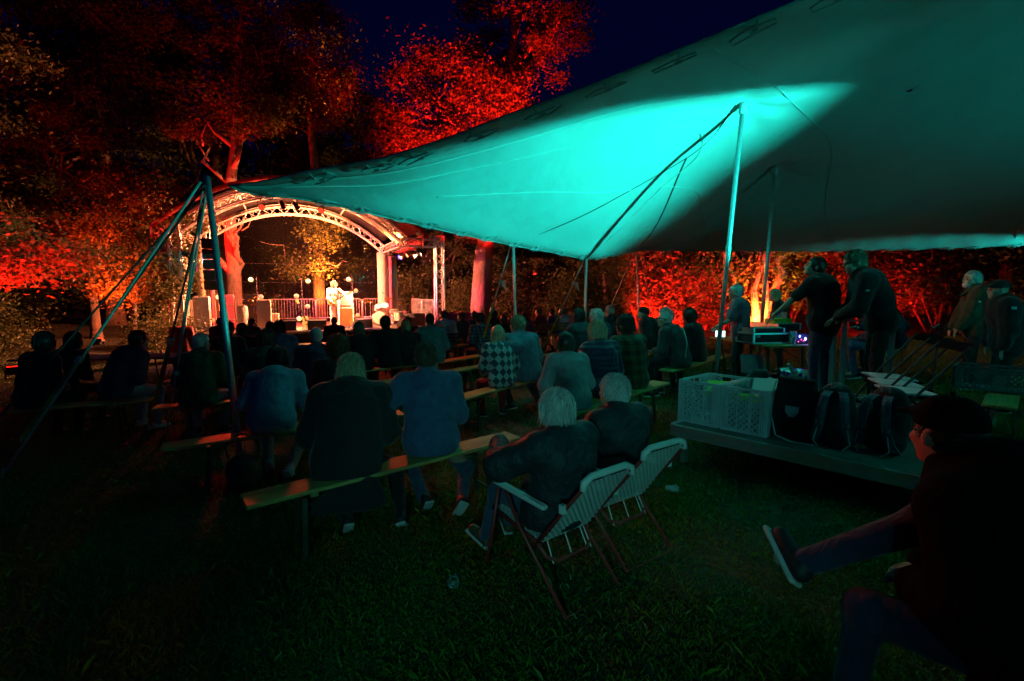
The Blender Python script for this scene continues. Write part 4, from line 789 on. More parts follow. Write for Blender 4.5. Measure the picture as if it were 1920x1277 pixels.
    sh = [shrub(51, 1.5, 3.6, 9000, 0.13, 'leaf_mid'), shrub(52, 1.3, 2.4, 6500, 0.12, 'leaf_mid'), shrub(53, 1.8, 4.4, 10000, 0.14, 'leaf_dark'), shrub(54, 1.1, 1.6, 4000, 0.10, 'leaf_light')]
    S_ = [(2.6, 20.5, 1, 1, 'dark red bush in the gap between thin tent poles'), (4.9, 18.6, 0, 1, 'bright red bush behind the thin pole with two ropes'), (6.6, 19.4, 2, 0.95, 'tall red bush behind the man with the black beanie'), (6.2, 17.4, 1, 0.9, 'low glowing red bush behind the white haired man'), (9.9, 18.8, 2, 0.9, 'tall orange bush behind the lit multi-stemmed tree'), (11.8, 17.6, 0, 1, 'orange red bush behind the man in the black T-shirt'), (13.2, 15.8, 2, 0.9, 'dark tall bush behind the leaning man'), (14.6, 13.6, 0, 1.05, 'dark bush behind the hugging couple'), (15.0, 11.2, 2, 0.9, 'dark red flecked bush behind the bearded man'), (14.4, 8.6, 0, 1.0, 'dark bush at the right edge behind the emblem jacket'),
          (-16.5, 16.2, 0, 0.9, 'dim red bush under the trees left of the stage'), (-18.5, 12, 2, 0.9, 'dark bush at the left behind the seated silhouettes'), (-10.6, 15.6, 3, 0.8, 'low bush in front of the left stage column'), (-2.2, 26.5, 1, 1, 'green leafy bush behind the right stage column'), (0.6, 25.0, 1, 1.1, 'dark bush right of the thick red trunk'), (-14.5, 14.0, 1, 0.8, 'low red bush near the left audience rows'), (8.4, 21.5, 2, 1.1, 'dark bush behind the hedge in the middle of the right side'), (17.5, 13.0, 2, 1.2, 'tall dark bush at the right end of the hedge'), (-8.4, 30.5, 0, 1.1, 'dark bush seen through the clear stage wall, right'), (-13.2, 29.5, 2, 1.0, 'dark bush seen through the clear stage wall, left'), (-5.5, 29.0, 1, 1.2, 'dark bush behind the drum kit')]
    for x, y, k, sc, lab in S_:
        t = thing('bush', lab, 'bush', G3(x, y, -0.05), rng.uniform(-30, 30), 'bushes round the lawn'); t.scale = (sc, sc, sc); link('stems', sh[k][0], t); f = link('foliage', sh[k][1], t); f['kind'] = 'stuff'
    # 7: the multi-stemmed tree lit orange from its foot
    C = np.concatenate([crown_points(rng, 40, (0.2, 0.3, 4.2), (2.6, 1.4, 1.2)), crown_points(rng, 26, (0, 0.4, 2.6), (2.6, 1.2, 0.9)), crown_points(rng, 12, (0.6, 0.2, 1.5), (1.6, 0.6, 0.5))])
    mb = MB(); r3 = np.random.default_rng(61)
    for e, r0 in (((-0.5, 0.1, 4.5), 0.11), ((1.5, 0.1, 4.2), 0.13), ((-1.6, 0.1, 3.6), 0.07), ((0.35, 0.2, 4.8), 0.10), ((2.1, 0.2, 3.0), 0.06), ((-1.1, 0.0, 2.4), 0.045)):
        mb.tube(limb_path((e[0]*0.08, 0, -0.15), e, r3, 8, 0.03), np.linspace(r0*1.3, r0*0.4, 8), 8)
    for c in C[::3]: mb.tube(limb_path(A(c[0]*0.4, c[1]*0.4, c[2]*0.62), c, r3, 5), np.linspace(0.03, 0.008, 5), 5)
    tm = mb.mesh('trunk', True); tm.materials.append(MATS['bark_pale']); V, F = leaf_cloud(C, 12000, r3.uniform(0.2, 0.45, len(C)), 0.13, r3)
    plant_tree('multi_stem_tree', 'multi-stemmed small tree glowing yellow from a lamp at its foot', 'tree', (tm, quick_mesh('crown', V, F, 'leaf_light')), G3(8.15, 16.9), 0)
build_trees()
# the far wood: one dark mass closing the horizon
def far_wood():
    rng = np.random.default_rng(77); C = []
    for a in np.linspace(-75, 75, 120):
        d = 58+rng.uniform(-6, 6); h = rng.uniform(7, 11) if a > -4 else rng.uniform(12, 18)
        for z in np.linspace(0.5, h, 6): C.append((d*math.sin(R(a)), d*math.cos(R(a)), z))
    V, F = leaf_cloud(C, 26000, 1.5, 1.0, rng); o = link('far_wood', quick_mesh('far_wood', V, F, 'leaf_dark')); o['kind'] = 'stuff'; o['label'] = 'black mass of the far wood behind everything'; o['category'] = 'wood'
far_wood()

# ------------------------------------------------------------------ coloured floodlights
TEAL = (0.015, 0.92, 0.83); TEAL2 = (0.01, 0.85, 0.80)
floodlight('turquoise floodlight clamped to the near right tent pole, aimed across the canopy', (5.52, 3.68, 2.25), (1.8, 7.0, 3.6), TEAL, 4900, 70, 1.0, scale=1.3, stand=False, lens=8, soft=0.03, doors=[(-0.06, -0.545, 0.836), (-0.03, 0.018, -0.999)])
floodlight('unseen turquoise floodlight added behind the camera at the right, bounced off the canopy', (8.6, -2.6, 0.35), (5.6, -0.4, 4.4), TEAL, 3600, 90, 0.8, soft=0.04, doors=[(0.0, 0.56, -0.83)])  # unseen helper: its bounce off the canopy fills the foreground
floodlight('turquoise floodlight on the right corner pole, grazing the back tent edge', (12.9, 10.05, 2.35), (11.0, 11.9, 2.78), TEAL2, 900, 44, 0.8, stand=False)
floodlight('red floodlight on the grass before the thick trunk', (0.6, 16.8, 0.25), (-1.7, 23.6, 9.6), RED, 80000, 52, 0.8)
floodlight('red floodlight behind the stage at the forked tree', (-15.6, 24.6, 0.0), (-14.3, 27, 8.0), RED, 11000, 46, 0.8)
floodlight('amber floodlight behind the stage at the slim tree', (-9.4, 25.9, 0.1), (-10.2, 28, 12.0), (1, 0.2, 0.03), 30000, 34, 0.7)
floodlight('second amber floodlight behind the stage lighting low leaves', (-9.6, 26.4, 0.1), (-10.4, 28, 4.2), (1, 0.25, 0.035), 3200, 85, 0.7)
floodlight('red floodlight on the left lawn under the spreading branches', (-10.4, 10.6, 0.1), (-12.0, 12.3, 4.2), RED, 5000, 95, 0.9)
floodlight('orange floodlight left of the stage columns', (-12.9, 15.9, 0.2), (-13.4, 18.2, 3.6), (1, 0.05, 0.008), 9000, 58, 0.8)
floodlight('small glowing red floodlight behind the thin back tent pole', (3.9, 16.4, 0.28), (6.6, 18.6, 2.4), RED, 9000, 95, 0.8)
floodlight('second red floodlight hidden behind the audience on the right', (8.8, 15.4, 0.35), (6.2, 18.4, 2.6), RED, 6000, 90, 0.8)
floodlight('amber floodlight at the foot of the multi-stemmed tree', (7.8, 16.1, 0.35), (8.4, 17.2, 3.0), AMB, 1500, 110, 0.7)
floodlight('red floodlight deep at the right before the dark bushes', (12.4, 10.6, 0.5), (15.0, 11.4, 3.6), RED, 120, 80, 0.9)
floodlight('small unseen turquoise floodlight added at the right to lift the dim canopy half', (8.6, 3.2, 0.35), (6.2, 7.6, 4.1), TEAL2, 120, 90, 1.0, soft=0.4)  # added out of frame to raise the dark right side of the canopy
floodlight('dim turquoise fill lamp added behind the camera, shining low over the lawn chairs', (-0.6, -3.2, 1.95), (0.25, 4.5, 0.5), (0.15, 0.85, 0.76), 250, 36, 0.7, soft=0.25, stand=False, doors=[(0.0, 0.0, 1.0)])  # unseen fill, added for chair backs and crate fronts
floodlight('red floodlight hidden behind the table, glowing on the bushes right of the lit tree', (10.2, 14.3, 0.5), (11.8, 17.4, 2.4), RED, 3000, 95, 0.9)
floodlight('narrow unseen turquoise spotlight added below the large one to light the corner pole', (5.52, 3.74, 1.98), (-3.0, 5.3, 2.1), TEAL, 1100, 13, 0.6, stand=False, soft=0.03)  # added because the main beam misses the left corner pole
# ------------------------------------------------------------------ bodies and clothes as smooth blended volumes
class Vol:
    def __init__(s): s.p = []
    def cone(s, a, b, ra, rb, k=0.03, flat=None, fk=1.0, neg=False): s.p.append(('c', A(*a), A(*b), ra, rb, k, None if flat is None else nrm(flat), fk, neg)); return s
    def ell(s, c, r, rm=None, k=0.02, neg=False): s.p.append(('e', A(*c), A(*r), np.eye(3) if rm is None else np.asarray(rm), k, neg)); return s
    def mesh(s, h, clip=None, folds=0.0, seed=0):
        lo = np.min([np.minimum(q[1]-max(q[3], q[4]), q[2]-max(q[3], q[4])) if q[0] == 'c' else q[1]-max(q[2]) for q in s.p if not q[-1]], axis=0)-3*h-0.02
        hi = np.max([np.maximum(q[1]+max(q[3], q[4]), q[2]+max(q[3], q[4])) if q[0] == 'c' else q[1]+max(q[2]) for q in s.p if not q[-1]], axis=0)+3*h+0.02
        n = np.ceil((hi-lo)/h).astype(int)+1; ax = [lo[i]+h*np.arange(n[i]) for i in range(3)]; D = np.full(n, 0.5)
        for q in s.p:
            if q[0] == 'c': r = max(q[3], q[4]); l0, h0 = np.minimum(q[1], q[2])-r, np.maximum(q[1], q[2])+r; k = q[5]
            else: r = max(q[2]); l0, h0 = q[1]-r, q[1]+r; k = q[4]
            m = k+3*h; i0 = np.clip(np.floor((l0-m-lo)/h).astype(int), 0, n-1); i1 = np.clip(np.ceil((h0+m-lo)/h).astype(int)+1, 1, n)
            if np.any(i1 <= i0): continue
            sl = tuple(slice(i0[j], i1[j]) for j in range(3)); X, Y, Z = np.meshgrid(ax[0][sl[0]], ax[1][sl[1]], ax[2][sl[2]], indexing='ij'); P = np.stack([X, Y, Z], -1)
            if q[0] == 'c':
                ab = q[2]-q[1]; L2 = max(1e-9, ab @ ab); pa = P-q[1]; t = np.clip(pa @ ab/L2, 0, 1); df = pa-t[..., None]*ab
                if q[6] is not None: df = df+((q[7]-1)*(df @ q[6]))[..., None]*q[6]
                d = np.sqrt((df*df).sum(-1))-(q[3]+t*(q[4]-q[3]))
            else:
                e = ((P-q[1]) @ q[3])/q[2]; nn = np.sqrt((e*e).sum(-1)); d = (nn-1)*np.min(q[2])
            o = D[sl]
            if q[-1]: g = np.clip(0.5-0.5*(o+d)/k, 0, 1); D[sl] = o*(1-g)-d*g+k*g*(1-g)
            else: g = np.clip(0.5+0.5*(o-d)/k, 0, 1); D[sl] = o*(1-g)+d*g-k*g*(1-g)
        if folds or clip:
            X, Y, Z = np.meshgrid(*ax, indexing='ij')
            if folds:
                r = np.random.default_rng(seed); w = 0
                for f in (9, 15, 24, 38):
                    v = r.normal(0, 1, 3); v /= np.linalg.norm(v); p = r.uniform(0, 6, 4)
                    w = w+np.sin(f*(v[0]*X+v[1]*Y+v[2]*Z)+2.2*np.sin(f*0.45*(Z*0.9+X*0.5)+p[0])+p[1])*(1.0/f)*9
                D = D+folds*w
            if clip: D = np.maximum(D, clip(X, Y, Z))
        return snet(D, lo, h)
_CE = [(0, 1), (2, 3), (4, 5), (6, 7), (0, 2), (1, 3), (4, 6), (5, 7), (0, 4), (1, 5), (2, 6), (3, 7)]
_CO = np.array([(i >> 2 & 1, i >> 1 & 1, i & 1) for i in range(8)])
def snet(D, lo, h):
    """surface nets: one vertex per crossed cell"""
    n = np.array(D.shape); ins = D < 0; c = np.stack([D[a:n[0]-1+a, b:n[1]-1+b, e:n[2]-1+e] for a, b, e in _CO], -1)
    s = c < 0; q = s.sum(-1); mix = (q > 0) & (q < 8); I = np.argwhere(mix); v = c[mix]; acc = np.zeros((len(I), 3)); cnt = np.zeros(len(I))
    for a, b in _CE:
        va, vb = v[:, a], v[:, b]; x = (va < 0) != (vb < 0); t = np.where(x, va/np.where(va-vb == 0, 1, va-vb), 0)[:, None]
        acc += np.where(x[:, None], _CO[a]+t*(_CO[b]-_CO[a]), 0); cnt += x
    V = lo+h*(I+acc/np.maximum(cnt, 1)[:, None]); idx = np.full(n-1, -1); idx[tuple(I.T)] = np.arange(len(I)); F = []
    for ax in range(3):
        o = [j for j in range(3) if j != ax]
        a = np.take(ins, range(0, n[ax]-1), ax); b = np.take(ins, range(1, n[ax]), ax); e = np.argwhere(a != b)
        if not len(e): continue
        e = e[(e[:, o[0]] > 0) & (e[:, o[1]] > 0) & (e[:, o[0]] < n[o[0]]-1) & (e[:, o[1]] < n[o[1]]-1)]; fl = a[tuple(e.T)]
        def at(d0, d1): z = e.copy(); z[:, o[0]] += d0; z[:, o[1]] += d1; return idx[tuple(z.T)]
        Q = np.stack([at(-1, -1), at(0, -1), at(0, 0), at(-1, 0)], 1); fl = fl if ax != 1 else ~fl
        Q[~fl] = Q[~fl][:, ::-1]; F.append(Q)
    return V, np.concatenate(F)
def ik(a, t, l1, l2, pole):
    a = np.asarray(a, float); t = np.asarray(t, float); d = t-a; L = np.linalg.norm(d)
    if L > l1+l2-0.004: t = a+d*(l1+l2-0.004)/L; d = t-a; L = np.linalg.norm(d)
    u = d/L; p = np.asarray(pole, float); p = nrm(p-(p @ u)*u); x = (l1*l1-l2*l2+L*L)/(2*L); return a+u*x+p*math.sqrt(max(0, l1*l1-x*x)), t
HANDS = {}
def hand(curl, h=0.0058):
    """left hand, wrist at the origin, fingers along +Y, palm down, thumb on +X; mirrored for the right"""
    key = (round(curl), h)
    if key in HANDS: return HANDS[key]
    v = Vol(); v.cone((0, -0.02, 0), (0, 0.03, 0), 0.027, 0.03, 0.01, (0, 0, 1), 1.5); v.ell((0.002, 0.05, 0), (0.042, 0.05, 0.016), None, 0.012)
    for x, L, yo in ((0.031, 0.074, 0.088), (0.011, 0.083, 0.095), (-0.010, 0.077, 0.092), (-0.030, 0.060, 0.082)):
        p = A(x*0.9, yo, 0.0); a = curl*0.35; d0 = A(x*1.6, 1, 0)
        for s_, r1, r2 in ((0.45, 0.0098, 0.0090), (0.31, 0.0090, 0.0082), (0.24, 0.0082, 0.0072)):
            d = nrm(A(d0[0], math.cos(R(a)), -math.sin(R(a)))); q = p+d*L*s_; v.cone(p, q, r1, r2, 0.004); p = q; a += curl*0.55
    p = A(0.030, 0.022, -0.004); 
    for d, L, r1, r2 in (((0.75, 0.62, -0.25), 0.04, 0.0145, 0.0115), ((0.45, 0.85, -0.30-curl*0.004), 0.030, 0.0112, 0.010), ((0.2, 0.9, -0.3-curl*0.006), 0.025, 0.0098, 0.008)):
        q = p+nrm(A(*d))*L; v.cone(p, q, r1, r2, 0.006); p = q
    HANDS[key] = v.mesh(h); return HANDS[key]
def euler_rm(turn, nod, tilt=0): return rot('Z', turn) @ rot('X', -nod) @ rot('Y', tilt)

def hair_mesh(style, hc, Rh, k, n, rng, h):
    """a close cap plus individually laid locks"""
    v = Vol(); rad = A(0.080, 0.100, 0.106)*k; T = lambda p: hc+Rh @ (A(*p)*k)
    big = dict(short=1.09, crop=1.04, bob=1.21, long=1.15, curly=1.26, spiky=1.06, bun=1.08, balding=1.03, shag=1.16)[style]
    v.ell(T((0, -0.008, 0.016)), rad*A(big, big, big), Rh, 0.02)
    if style in ('bob', 'long'):
        lo = -0.10 if style == 'bob' else -0.24
        for x in (-1, 1): v.cone(T((x*0.062, -0.02, 0.02)), T((x*0.062, -0.03, lo)), 0.045*k, 0.04*k, 0.03, Rh @ A(1, 0, 0), 1.5)
        v.cone(T((0, -0.05, 0.02)), T((0, -0.06, lo)), 0.068*k, 0.05*k, 0.04, Rh @ A(0, 1, 0), 1.4)
    elif style == 'bun': v.ell(T((0, -0.085, 0.09)), A(0.045, 0.045, 0.045)*k, Rh, 0.02)
    elif style == 'shag': v.cone(T((0, -0.05, 0.0)), T((0, -0.065, -0.08)), 0.07*k, 0.05*k, 0.04)
    else: v.cone(T((0, -0.04, 0.0)), T((0, -0.055, -0.065)), 0.068*k, 0.045*k, 0.03)
    f = {'long': 0.0, 'bob': 0.0}.get(style, 0)
    v.ell(T((0, 0.105, -0.045)), A(0.080 if style not in ('bob', 'long') else 0.062, 0.085, 0.105)*k, Rh, 0.015, neg=True)
    if style == 'balding': v.ell(T((0, 0.03, 0.12)), A(0.085, 0.10, 0.06)*k, Rh, 0.02, neg=True)
    V, F = v.mesh(h, folds=0.006 if style in ('curly', 'shag') else 0.0035, seed=int(rng.integers(99)))
    F = F.tolist(); parts = [V]; off = len(V); strands = []
    amp = dict(short=0.004, crop=0.002, bob=0.004, long=0.005, curly=0.022, spiky=0.004, bun=0.002, balding=0.002, shag=0.009)[style]
    for i in range(n):
        ph = rng.uniform(-math.pi, math.pi); th0 = rng.uniform(0.02, 0.95); front = abs(ph) < 0.9
        if style == 'balding' and (front or th0 < 0.7): th0 = rng.uniform(1.0, 1.4); ph = math.copysign(rng.uniform(1.0, math.pi), ph)
        L = dict(short=0.055, crop=0.02, bob=0.20, long=0.32, curly=0.11, spiky=0.045, bun=0.10, balding=0.03, shag=0.11)[style]*rng.uniform(0.6, 1.25)*k
        if style in ('short', 'crop', 'spiky', 'curly', 'shag', 'balding'): th0 = rng.uniform(0.02, 1.05 if front else 1.95)
        lift = rng.uniform(0.2, 4.2) if style in ('short', 'shag', 'curly') else rng.uniform(0.2, 1.2); swirl = rng.normal(0.25, 0.35); pts = []; steps = 6; th = th0; z = None; r0 = rng.uniform(0.97, 1.10)
        for j in range(steps):
            lim = 1.15 if front else 1.62
            if style == 'spiky':
                d = A(math.sin(th)*math.sin(ph), math.sin(th)*math.cos(ph), math.cos(th)); p = d*rad/k*(1.04+j*0.075*L/0.045)+A(0, -0.008, 0.016+0.004*j)
            else:
                if th < lim or not pts or style in ('short', 'crop', 'curly', 'balding'):
                    d = A(math.sin(th)*math.sin(ph), math.sin(th)*math.cos(ph), math.cos(th)); p = d*rad/k*big*(0.985+0.05*r0*(0.4+lift*(j/steps)**1.5))+A(0, -0.008, 0.016); th += L/steps/0.1/k; ph += swirl/steps
                else: p = pts[-1]+A(0.002*math.sin(ph), -0.001, -L/steps/k)
            if amp: p = p+rng.normal(0, amp, 3)*(0.4+0.6*j/steps)*(A(1, 1, 1) if style == 'curly' else A(1, 1, 0.5))
            pts.append(p)
        P = np.array(pts); tg = np.gradient(P, axis=0); nr = P/np.maximum(1e-6, np.linalg.norm(P, axis=1, keepdims=True)); w = np.cross(tg, nr); ro = rng.normal(0, 0.75); w = w*math.cos(ro)+nr*np.linalg.norm(w, axis=1, keepdims=True)*math.sin(ro); w /= np.maximum(1e-9, np.linalg.norm(w, axis=1, keepdims=True))
        wd = (rng.uniform(0.0018, 0.0062)*np.linspace(1, 0.15, steps)*(1.5 if h > 0.015 else 1))[:, None]
        S2 = np.stack([P-w*wd, P+w*wd], 1).reshape(-1, 3); parts.append(hc+(S2*k) @ Rh.T)
        for j in range(steps-1): F.append((off+2*j, off+2*j+1, off+2*j+3, off+2*j+2))
        off += 2*steps
    V = np.concatenate(parts); m = max(len(q) for q in F); return V, np.array(F)

def person(label, x, y, yaw, k=1.0, seat=0.47, base=None, lean=9, slouch=14, side=0, turn=0, nod=0, jacket='c_black', jf=0.0, hem=0.0, sleeve=1, hood=None, collar=True, trs='c_jeans', shoe='shoe_dark', hair=('short', 'hair_brown'), skin='skin', hl=None, hr=None, feet=None, splay=0.07, h=0.016, face=False, nstr=260, cl=25, cr=25, group='people watching the concert', cap=None, inner=None, build=1.0, tw=0, skirt=None, glasses=False, beard=None, cat='person', polL=None, polR=None, kp=None):
    rng = np.random.default_rng(abs(hash((round(x*100), round(y*100)))) % 99999)
    base = gz(x, y) if base is None else base; st = seat is None
    dirv = lambda a, b: A(math.sin(R(b)), math.sin(R(a))*math.cos(R(b)), math.cos(R(a))*math.cos(R(b)))
    pel = A(0, -0.02, 0.955*k) if st else A(0, 0, seat+0.095*k)
    d1 = dirv(lean, side); d2 = dirv(lean+slouch*0.6, side); d3 = dirv(lean+slouch*1.4, side)
    wa = pel+d1*0.20*k; ch = wa+d2*0.19*k; nk = ch+d3*0.135*k; sx = rot('Z', tw) @ A(1, 0, 0)
    hb = nk+A(0, 0.012, 0.035)*k; hc = nk+A(0.0, 0.035, 0.150)*k+d3*0.01; Rh = euler_rm(turn, nod); T = lambda *p: hc+Rh @ (A(*p)*k)
    B = build
    sh = {s: nk-d3*0.055*k+sx*s*0.175*k*(0.5+0.5*B) for s in (-1, 1)}; hp = {s: pel+A(s*0.088*k, 0, -0.01) for s in (-1, 1)}
    arm = {}; 
    for s, tg in ((-1, hl), (1, hr)):
        if tg is None: tg = (s*0.10, 0.30*k, seat+0.20*k) if not st else (s*0.25*k, 0.10, 0.80*k)
        pole = (polL if s < 0 else polR) or (s*0.9, -0.8, -0.5); el, wr = ik(sh[s], tg, 0.285*k, 0.25*k, pole); arm[s] = (el, wr)
    leg = {}
    for s in (-1, 1):
        ft = (feet or {}).get(s)
        if ft is None: ft = (s*(0.09+splay), 0.36*k+0.04*s*0.5, 0.085) if not st else (s*0.11*k, 0.0, 0.085)
        kn, an = ik(hp[s], ft, 0.43*k, 0.43*k, (kp or {}).get(s, (s*splay*3, 1.0, 0.6)) if not st else (0, 1, 0)); leg[s] = (kn, an)
    # ---- body: one continuous skin
    b = Vol(); fy = A(0, 1, 0)
    b.cone(pel, wa, 0.135*k, 0.118*k, 0.05, fy, 1.3); b.cone(wa, ch, 0.118*k, 0.135*k, 0.05, fy, 1.3); b.cone(ch, nk, 0.12*k, 0.05*k, 0.05, fy, 1.15); b.cone(sh[-1], sh[1], 0.055*k, 0.055*k, 0.05)
    b.cone(nk, hb+A(0, 0.015, 0.05)*k, 0.056*k, 0.052*k, 0.025)
    b.ell(T(0, -0.008, 0.012), A(0.077, 0.097, 0.103)*k, Rh, 0.02); b.ell(T(0, 0.038, -0.055), A(0.058, 0.062, 0.068)*k, Rh, 0.03)
    b.cone(T(0, 0.075, -0.102), T(0, 0.07, -0.095), 0.022*k, 0.022*k, 0.03); b.cone(T(0, 0.098, 0.012), T(0, 0.112, -0.030), 0.011*k, 0.016*k, 0.012); b.cone(T(-0.03, 0.088, 0.022), T(0.03, 0.088, 0.022), 0.014*k, 0.014*k, 0.02)
    for s in (-1, 1):
        b.ell(T(s*0.033, 0.098, -0.001), A(0.016, 0.014, 0.011)*k, Rh, 0.012, neg=True); b.ell(T(s*0.080, -0.008, -0.015), A(0.012, 0.02, 0.032)*k, Rh @ rot('Z', -s*18), 0.008); b.ell(T(s*0.043, 0.068, -0.03), A(0.024, 0.024, 0.02)*k, Rh, 0.02)
    b.cone(T(-0.018, 0.098, -0.062), T(0.018, 0.098, -0.062), 0.009*k, 0.009*k, 0.008)
    for s in (-1, 1):
        el, wr = arm[s]; fs = 0.85 if sleeve else 1.0
        b.cone(sh[s], el, 0.047*k*fs, 0.040*k*fs, 0.03); b.cone(el, wr, 0.039*k, 0.027*k, 0.02)
        kn, an = leg[s]; b.cone(hp[s], kn, 0.074*k, 0.052*k, 0.05); b.cone(kn, an, 0.05*k, 0.035*k, 0.03); b.cone(an, an+nrm(A(an[0]*0.2, 1, -0.35))*0.1*k, 0.036*k, 0.03*k, 0.02)
    V, F = b.mesh(h); F = F.tolist(); parts = [V]; n0 = len(V)
    for s, cu in ((-1, cl), (1, cr)):
        el, wr = arm[s]; HV, HF = hand(cu); d = nrm(wr-el); side_ = nrm(np.cross(d, A(0, 0, 1)) if abs(d[2]) < 0.9 else A(1, 0, 0)); up = np.cross(side_, d)
        M_ = np.stack([side_*(1 if s < 0 else -1), d, up], 1); W = wr-d*0.01+(HV*k) @ M_.T; HF2 = HF if s < 0 else HF[:, ::-1]
        parts.append(W); F += (HF2+n0).tolist(); n0 += len(HV)
    me = quick_mesh('person', np.concatenate(parts), F, skin, True)
    o = link('person', me, None, (x, y, base)); o.rotation_euler = (0, 0, R(yaw)); tag(o, label, cat, group)
    # ---- jacket, jumper or shirt
    j = Vol(); f = 0.022+jf
    if jacket:
        j.cone(pel+A(0, 0.0, -0.035*k+hem), wa, (0.152*B+jf)*k, (0.142*B+jf)*k, 0.06, fy, 1.22); j.cone(wa, ch, (0.142*B+jf)*k, (0.152*B+jf)*k, 0.06, fy, 1.22)
        j.cone(ch, nk-d3*0.02, (0.138*B+jf)*k, (0.062+jf*0.5)*k, 0.07, fy, 1.1); j.cone(sh[-1], sh[1], (0.07+jf*0.8)*k, (0.07+jf*0.8)*k, 0.05)
        j.cone(hp[-1]+A(0, 0, 0.03), hp[1]+A(0, 0, 0.03), (0.112*B+jf*0.6)*k, (0.112*B+jf*0.6)*k, 0.05, fy, 1.0)
        if collar: j.cone(nk-A(0, 0.01, 0.0), nk+A(0, 0.004, 0.05)*k, (0.072+jf*0.5)*k, (0.066+jf*0.4)*k, 0.02)
        for s in (-1, 1):
            el, wr = arm[s]; e2 = el if sleeve == 1 else sh[s]+(el-sh[s])*0.72
            j.cone(sh[s], e2, (0.064+jf)*k, (0.056+jf)*k, 0.045)
            if sleeve == 1: j.cone(el, wr-nrm(wr-el)*0.015, (0.054+jf)*k, (0.04+jf*0.6)*k, 0.035)
        if skirt:
            j.cone(pel+A(0, -0.06, 0.02), A(-0.02, -0.17, seat-skirt), 0.20*k, 0.31*k, 0.08, fy, 3.0)
        cz = (lambda X, Y, Z: np.where(Y > (-0.135 if skirt else -9), seat+0.004-Z, (seat-skirt-Z) if skirt else -1.0)) if not st else None
        V, F = j.mesh(h, cz, folds=0.0022+0.05*jf, seed=int(rng.integers(1e4))); link('jacket' if sleeve == 1 else 'shirt', quick_mesh('jacket', V, F, jacket, True), o)
    if hood:
        w = Vol()
        b0 = 0.10+jf*0.9
        for q in np.linspace(-1, 1, 11): w.cone(nk+A(q*0.115, -0.05-0.3*jf+0.10*q*q, 0.055-0.02*q*q)*k, nk+A(q*0.135, -b0-0.035+0.15*q*q, -0.03-0.01*q*q)*k, 0.026*k, 0.040*k, 0.014)
        w.ell(nk+A(0, -b0-0.05, -0.10)*k, A(0.115, 0.045, 0.10)*k, None, 0.02)
        for s in (-1, 1): w.cone(nk+A(s*0.115, 0.05, 0.035)*k, nk+A(s*0.06, 0.13+jf*0.5, -0.07)*k, 0.032*k, 0.022*k, 0.015)
        V, F = w.mesh(h, folds=0.004, seed=int(rng.integers(1e4))); link('hood', quick_mesh('hood', V, F, jacket, True), o)
    # ---- trousers and shoes
    t = Vol()
    t.cone(pel+A(-0.05, -0.02, -0.02), pel+A(0.05, -0.02, -0.02), 0.112*B*k, 0.112*B*k, 0.05)
    if not st: t.cone(pel, pel+A(0, 0, 0.06), 0.13*B*k, 0.125*B*k, 0.04, fy, 1.25)
    for s in (-1, 1):
        kn, an = leg[s]; t.cone(hp[s]+(kn-hp[s])*0.12, kn, 0.080*B*k, 0.064*k, 0.05); t.cone(kn, an+A(0, 0, -0.01), 0.062*k, 0.048*k, 0.04)
    V, F = t.mesh(h, (lambda X, Y, Z: np.where((Y < 0.13) & (Z > seat-0.13), seat+0.003-Z, -1.0)) if not st else None, folds=0.002, seed=int(rng.integers(1e4))); link('trousers', quick_mesh('trousers', V, F, trs, True), o)
    for s in (-1, 1):
        kn, an = leg[s]; sd = nrm(an-kn); toe = nrm(A(s*0.18, 1, -0.05) - sd*(A(s*0.18, 1, -0.05) @ sd)*0.9)
        c0 = an+sd*0.045*k-toe*0.03*k; w = Vol(); w.cone(c0, c0+toe*0.15*k, 0.042*k, 0.038*k, 0.02, sd, 1.05); w.cone(c0-sd*0.01, an-sd*0.01, 0.038*k, 0.044*k, 0.02)
        V, F = w.mesh(max(0.011, h*0.8)); so = link('shoe', quick_mesh('shoe', V, F, shoe, True), o)
        if h < 0.0165:
            m = MB(); fr = np.stack([np.cross(toe, -sd), toe, -sd], 1); m.box(c0+toe*0.075*k+sd*0.036*k, (0.078*k, 0.245*k, 0.02*k), fr, bev=0.009); m.build('sole', 'shoe_sole', so)
    # ---- hair, headwear, face
    if hair:
        V, F = hair_mesh(hair[0], hc, Rh, k, nstr, rng, max(0.012, h)); link('hair', quick_mesh('hair', V, F, hair[1], False), o)
    if beard:
        w = Vol(); w.ell(T(0, 0.055, -0.085), A(0.06, 0.055, 0.05)*k, Rh, 0.02); w.ell(T(0, 0.12, -0.03), A(0.05, 0.045, 0.03)*k, Rh, 0.02, neg=True); V, F = w.mesh(0.012, folds=0.002); link('beard', quick_mesh('beard', V, F, beard, True), o)
    if cap:
        w = Vol(); w.ell(T(0, -0.006, 0.042), A(0.092, 0.112, 0.088)*k, Rh, 0.02)
        if cap[1] == 'peak': w.ell(T(0, 0.12, 0.05), A(0.07, 0.075, 0.013)*k, Rh @ rot('X', -8), 0.015)
        rz_ = -Rh[:, 2]
        V, F = w.mesh(0.012, (lambda X, Y, Z: ((X-hc[0])*rz_[0]+(Y-hc[1])*rz_[1]+(Z-hc[2])*rz_[2])+0.018) if cap[1] == 'peak' else (lambda X, Y, Z: ((X-hc[0])*rz_[0]+(Y-hc[1])*rz_[1]+(Z-hc[2])*rz_[2])-0.005), folds=0.0012); co = link('cap', quick_mesh('cap', V, F, cap[0], True), o)
        m = MB(); m.ball(T(0, -0.006, 0.132), 0.009, 8, 5); m.build('button', cap[0], co)
    if face:
        for s in (-1, 1):
            m = MB(); m.ball(T(s*0.032, 0.083, -0.001), 0.0125*k, 8, 6); m.build('eye', 'eye', o, smooth=True)
